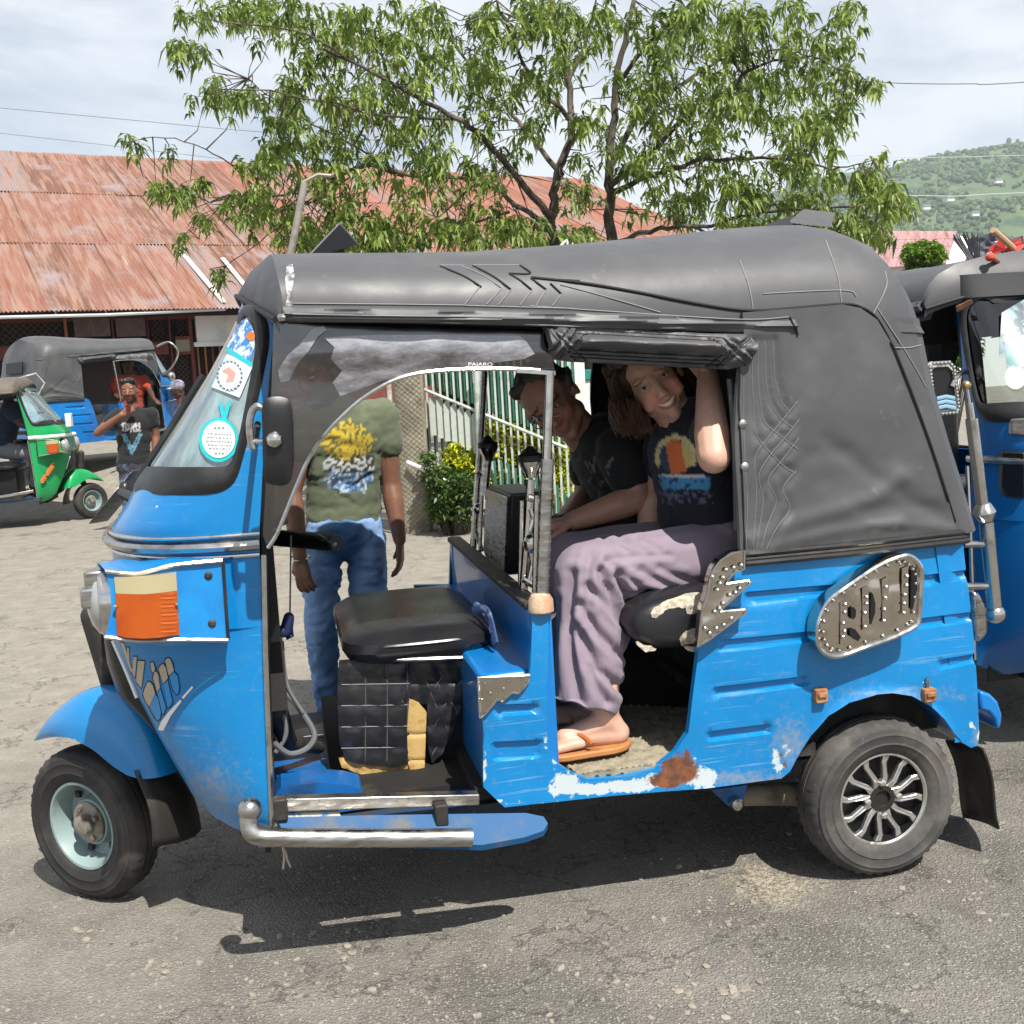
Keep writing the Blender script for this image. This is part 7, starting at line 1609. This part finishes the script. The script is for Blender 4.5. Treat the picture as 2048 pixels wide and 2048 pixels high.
# blue one behind it, seen from its rear quarter
yawb = math.radians(46); Yb = 14.6; b = WY(308, 872, Yb); ob = b-Matrix.Rotation(yawb, 3, 'Z') @ Vector((1.42, -.5, 0))
zb0 = terrain(ob.x, ob.y)
Mb_ = Matrix.Translation((ob.x, ob.y, WY(190, 872, Yb).z)) @ Matrix.Rotation(yawb, 4, 'Z') @ FX
bk_ = other('blue auto rickshaw with grey canvas parked before the market hall, driver in red inside', Mb_, {m_blue: m_blueB, m_blue2: m_blueB, m_bluelt: m_blueB}, ('silver_film',))
mb = MB(); mb.prism([(.222, -.25, 1.22), (.222, .25, 1.22), (.205, .25, 1.36), (.205, -.25, 1.36)], (.012, 0, 0)); mb.build('rear_window', m_black, bk_)
mb = MB(); mb.tube(spl([(-1.44, -.56, 1.5), (-1.55, -.72, 1.55), (-1.62, -.80, 1.40), (-1.52, -.74, 1.2), (-1.45, -.6, 1.12)], 5), .014, 6).ball((-1.52, -.74, 1.1), .06, 10); mb.build('wing_mirror', m_chrome, bk_)
# dark blue one at the right edge, nose towards the camera
yr = math.radians(105); Or = Vector((1.585, 5.0, 0)); Mr = Matrix.Translation(Or) @ Matrix.Rotation(yr, 4, 'Z'); RF = Frame(Or.x, Or.y, yr)
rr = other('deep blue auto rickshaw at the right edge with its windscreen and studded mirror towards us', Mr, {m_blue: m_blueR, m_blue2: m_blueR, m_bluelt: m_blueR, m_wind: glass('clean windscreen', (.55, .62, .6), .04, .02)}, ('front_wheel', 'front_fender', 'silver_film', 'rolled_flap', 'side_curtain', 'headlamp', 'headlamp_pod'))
MB().loft([[cowl(z, t, .014) for t in TH] for z in (1.485, 1.50, 1.53, 1.56)]).build('sun_visor', m_canvasin, rr)
w = [o for o in rk.children if base_name(o) in ('front_wheel', 'front_fender')]
RS = lambda u, v, y: RF.S(u, v, y)
def rpt(u, v, Y): return RF.I @ WY(u, v, Y)
mp = [(1752, 690), (1760, 682), (1792, 680), (1802, 690), (1812, 770), (1808, 782), (1770, 785), (1762, 778)]
mb = MB(); mb.prism([rpt(u, v, 3.42) for u, v in mp], RF.r @ Vector((0, .03, 0))); sm = mb.build('wing_mirror', M('pale mirror shell', (.55, .54, .50), .4, var=((.2, .2, .2), 30, .45, .6)), rr, bevel=.004)
cx, cy = 1782, 732; mb = MB(); mb.prism([rpt(cx+(u-cx)*.72, cy+(v-cy)*.78, 3.412) for u, v in mp], RF.r @ Vector((0, .008, 0))); mb.build('mirror_glass', m_plast, sm)
me = MB().ball((0, 0, 0), .0075, 8).build('stud', m_chrome, mesh_only=True)
n = len(mp)
for i in range(n):
    a, c = mp[i], mp[(i+1) % n]; L = math.hypot(c[0]-a[0], c[1]-a[1])
    for k in range(max(1, int(L/7))):
        t = k/max(1, int(L/7)); o = bpy.data.objects.new('stud', me); COL.objects.link(o); o.parent = sm; u, v = lerp(a[0], c[0], t), lerp(a[1], c[1], t); o.location = rpt(cx+(u-cx)*.9, cy+(v-cy)*.93, 3.405)
for k in range(3): MB().tube([rpt(1768, 752+k*9, 3.406), rpt(1785, 748+k*9, 3.406), rpt(1806, 752+k*9, 3.406)], .006, 4, flat=.3).build('blue_lettering', M('pale blue print', (.25, .42, .56), .4), sm)
MB().tube(spl([rpt(1796, 730, 3.40), rpt(1808, 708, 3.42), rpt(1822, 700, 3.5)], 5), .008, 8).build('mirror_arm', m_steel, sm)
MB().prism([rpt(1806, 577, 3.44), rpt(1834, 565, 3.40), rpt(1836, 572, 3.40), rpt(1808, 588, 3.44)], RF.r @ Vector((0, .012, 0))).build('rusty_bracket', m_rust, rr)
rfull = BVHTree.FromPolygons([Vector(v) for v in full.v], full.f)
def rh(off):
    def h(u, v):
        d = (RF.r @ ray(u, v)).normalized(); q = rfull.ray_cast(RF.c, d); return (q[0] if q[0] else rpt(u, v, 3.2))-d*off
    return h
MB().prism([rh(.012)(1892, 850), rh(.012)(1935, 852), rh(.012)(1935, 942), rh(.012)(1900, 938), rh(.012)(1890, 925)], RF.r @ Vector((0, .03, 0))).build('grille_pad', m_plast, rr, bevel=.008)
MB().prism([rh(.012)(1908, 790), rh(.012)(1940, 788), rh(.012)(1940, 822), rh(.012)(1908, 820)], RF.r @ Vector((0, .03, 0))).build('name_badge', m_steel, rr, bevel=.004)
for nm, pl, m in (('round_sticker', ell(1916, 712, 20, 22), m_chalk), ('teal_sticker', [(1896, 640), (1940, 600), (1940, 690), (1900, 695)], M('faded teal print', (.12, .26, .27), .4, var=((.34, .40, .39), 22, .45, .55))), ('sun_strip', [(1890, 590), (1940, 560), (1940, 640), (1885, 670)], M('blue grey print', (.15, .24, .29), .4, var=((.05, .08, .1), 26, .5, .6)))): panel(pl, rh(.012), None, 8, .001, direction=tuple(RF.r @ Vector((0, 1, 0)))).build(nm, m, rr)
# things lying on that roof
def wy(name, label, cat, pts, Y, r, m, n=8):
    b = WY(*pts[0], Y); o = MB().tube([WY(u, v, Y+dy)-b for (u, v), dy in zip(pts, [.0, .1, .2, .3])], r, n).build(name, m); o.location = b; return tag(o, label, cat)
wy('wooden_stick', 'pale wooden stick lying on the roof of the right rickshaw', 'stick', [(1873, 434), (1905, 462), (1945, 500)], 3.62, .010, M('pale wood', (.50, .33, .19), .7))
o = wy('red_stick', 'red tipped dark stick on the roof of the right rickshaw, below the wooden one', 'stick', [(1868, 485), (1900, 508), (1945, 546)], 3.5, .0085, M('dark red shaft', (.22, .05, .04), .5)); q = MB().ball((0, 0, 0), (.016, .016, .014), 10).build('red_tip', M('red plastic', (.6, .08, .04), .4), o)
b = WY(1880, 480, 3.8); t = thing('black_bag', 'crumpled black and white plastic with a red bow on the roof of the right rickshaw', 'bag', loc=b)
bp2 = lambda u, v, dy=0: WY(u, v, 3.8+dy)-b
panel([(1838, 448), (1870, 440), (1905, 452), (1925, 446), (1945, 470), (1945, 496), (1860, 500), (1835, 488)], lambda u, v: bp2(u, v), lambda u, v: .03*fbm((u*.05, v*.05, 0), 3), 6, .05).build('plastic_sheet', M('smoky plastic', (.10, .10, .13), .25, coat=.4, var=((.35, .36, .42), 9, .5, .7)), t)
for pl, m in (([(1862, 478), (1880, 472), (1896, 482), (1880, 488), (1866, 486)], m_chalk), ([(1905, 478), (1922, 474), (1930, 488), (1915, 494)], m_chalk)): panel(pl, lambda u, v: bp2(u, v, -.04), None, 6, .01).build('white_patch', m, t)
mb = MB(); R = random.Random(12)
for k in range(16):
    a = R.uniform(0, 6.3); p = bp2(1897, 470, -.06); d = Vector((math.cos(a)*.05, R.uniform(-.03, .01), math.sin(a)*.035)); mb.add([p, p+d+Vector((.012, 0, .012)), p+d*1.15, p+d-Vector((.012, 0, .012))], [(0, 1, 2, 3)])
mb.build('red_bow', M('red ribbon', (.62, .05, .035), .5), t, smooth=False)
b = WY(1835, 500, 3.66); mb = MB()
for k in range(26):
    u0 = R.uniform(1797, 1850); v0 = 440+abs(u0-1815)*.15+R.uniform(-4, 10); mb.tube([WY(u0, v0, 3.66)-b, WY(lerp(u0, 1850, .5)+R.uniform(-4, 4), 482, 3.64)-b, WY(1868+R.uniform(-8, 8), 536, 3.6)-b], .0024, 4)
o = mb.build('feather_duster', M('black bristles', (.03, .03, .036), .6)); o.location = b; tag(o, 'black whisk of thin twigs on the roof of the right rickshaw', 'duster'); o['kind'] = 'thing'; del o['kind']
# ------------------------------------------------------------------ people in the yard
def zb4(x, y): return (x*.2051, 603.8+.2051*y)
def yard(label, Y, J, **k):
    b = WY(*J['pelvis'][:2], Y); o = Vector((b.x, b.y, 0)); W = lambda q: WY(q[0], q[1], Y+(q[2] if len(q) > 2 else 0))-o
    d = {a: (W(q) if a[:2] in ('he', 'ne', 'sh', 'el', 'wr', 'pe', 'hi', 'kn', 'an', 'ft') else q) for a, q in J.items()}
    return person(label, Matrix.Translation(o), vox=.014, svox=.0085, **d, **k)
def tee(p):
    o = bpy.data.objects; k = (.012, .012, .014); return k
b10 = 10.7; bx_ = WY(252, 880, b10); bo = Vector((bx_.x, bx_.y, 0))
def tee_print(p):
    u, v = proj(Vector(p)+bo); n = fbm((u*.5, v*.5, 0), 2)
    if p[1] < 0:
        if 229 < u < 266 and 798 < v < 814 and (math.sin(u*1.25)+n > -.45): return (.5, .5, .5)
        t = (v-818)/42
        if 0 < t < 1:
            c = 249; hw = 21*(1-t); d = hw-abs(u-c)
            if 0 < d < 4.5 or (5.5 < d < 9.0 and t < .7): return (.10, .24, .33)
    return (.012, .012, .014)
yard('man in black t-shirt with white text and blue triangle holding a cup to his mouth', b10, dict(head=(244, 737, -.02), F=(.12, -1, -.12), U=(.0, -.1, 1), neck=(252, 767, .02), shL=(286, 781, .05), elL=(294, 822, .1), wrL=(292, 860, .05), hdL=(0, -.1, -1), hnL=(-1, 0, 0), shR=(222, 783, .0), elR=(184, 817, -.12), wrR=(229, 783, -.2), hdR=(.75, .25, .5), hnR=(.3, .8, .3), pelvis=(252, 880, .05), hipL=(264, 884, .05), knL=(268, 945, 0), ankL=(268, 1003, .08), hipR=(242, 884, .05), knR=(244, 945, 0), ankR=(244, 1003, .05), anL=(268, 1006, .08), ftL=(270, 1011, -.1), anR=(244, 1006, .05), ftR=(243, 1011, -.13)), s=1.0, tone=(.20, .085, .05), beard=(.02, .014, .012), shirt=tee_print, trousers=(.03, .03, .035), sleeve=.4, hair=cap_hair, curlR=.9)
cb = WY(242, 772, b10-.25); o = MB().lathe([(.020, -.035), (.026, .035), (.024, .035), (.019, -.03)], (0, 0, 0), (.2, -.4, 1), 14).build('cup', M('dark red cup', (.16, .04, .035), .35)); o.location = cb; tag(o, 'small dark cup held to the mouth of the man in black t-shirt', 'cup')
yard('driver in red shirt with dark face sitting inside the back blue rickshaw', 14.55, dict(head=(242, 687, -.05), F=(.5, -.85, -.1), U=(0, 0, 1), neck=(243, 706), shL=(272, 716, .12), elL=(283, 738, .0), wrL=(290, 752, -.2), hdL=(.6, -.5, -.4), hnL=(0, 0, -1), shR=(219, 716, -.1), elR=(212, 745, -.15), wrR=(236, 755, -.3), hdR=(.7, -.5, -.1), hnR=(0, 0, -1), pelvis=(244, 772, .05)), s=.95, tone=(.09, .04, .028), shirt=(.42, .05, .025), hair=cap_hair)
yard('person in a pale lilac cap standing beyond the windscreen of the front rickshaw', 13.2, dict(head=(335, 735, -.02), F=(-.7, -.7, -.2), U=(.0, 0, 1), neck=(342, 757), shL=(352, 772, -.12), shR=(338, 772, .15), elL=(356, 810, -.1), wrL=(350, 845, -.15), hdL=(0, 0, -1), hnL=(-1, 0, 0), pelvis=(346, 862, .0), hipL=(350, 865, -.06), knL=(350, 905, -.06), ankL=(350, 945, 0), hipR=(342, 865, .06), knR=(342, 905, .06), ankR=(342, 945, .06)), s=.95, tone=(.10, .05, .035), shirt=(.05, .06, .09), trousers=(.04, .05, .08), hair=lambda mb, P, s: (mb.ball(P(0, -.01, .055), Vector((.092, .105, .075))*s, 16), mb.ball(P(0, .10, .035), Vector((.06, .05, .012))*s, 10)), hcol=(.55, .50, .62))
yard('driver in navy shirt and grey jeans seated in the green rickshaw', 12.15, dict(head=(14, 735, 0), F=(1, -.25, -.1), U=(0, 0, 1), neck=(16, 757), shL=(30, 768, .2), elL=(45, 800, .22), wrL=(80, 806, .1), hdL=(1, -.3, 0), hnL=(0, 0, -1), shR=(14, 770, -.17), elR=(38, 800, -.22), wrR=(78, 810, -.2), hdR=(1, .1, 0), hnR=(0, 0, -1), pelvis=(8, 845), hipL=(12, 848, .1), knL=(70, 850, .1), ankL=(64, 905, .1), hipR=(10, 850, -.1), knR=(72, 856, -.15), ankR=(66, 912, -.12), anR=(66, 915, -.12), ftR=(76, 921, -.15), anL=(64, 910, .1), ftL=(74, 916, .1)), s=1.0, tone=(.07, .035, .025), shirt=(.012, .024, .045), trousers=(.17, .18, .20), tmat=m_cloth, sleeve=.6, hair=cap_hair)
# ------------------------------------------------------------------ air
def haze():
    m = bpy.data.materials.new('haze air'); m.use_nodes = True; N = m.node_tree.nodes; L = m.node_tree.links; N.remove(N['Principled BSDF'])
    v = N.new('ShaderNodeVolumePrincipled'); v.inputs['Color'].default_value = (.84, .92, 1, 1); v.inputs['Density'].default_value = .00028; v.inputs['Anisotropy'].default_value = 0
    L.new(v.outputs[0], N['Material Output'].inputs['Volume'])
    o = MB().box((300, 880, 139), (3400, 1860, 290)).build('haze', m, smooth=False); o['kind'] = 'stuff'
haze()
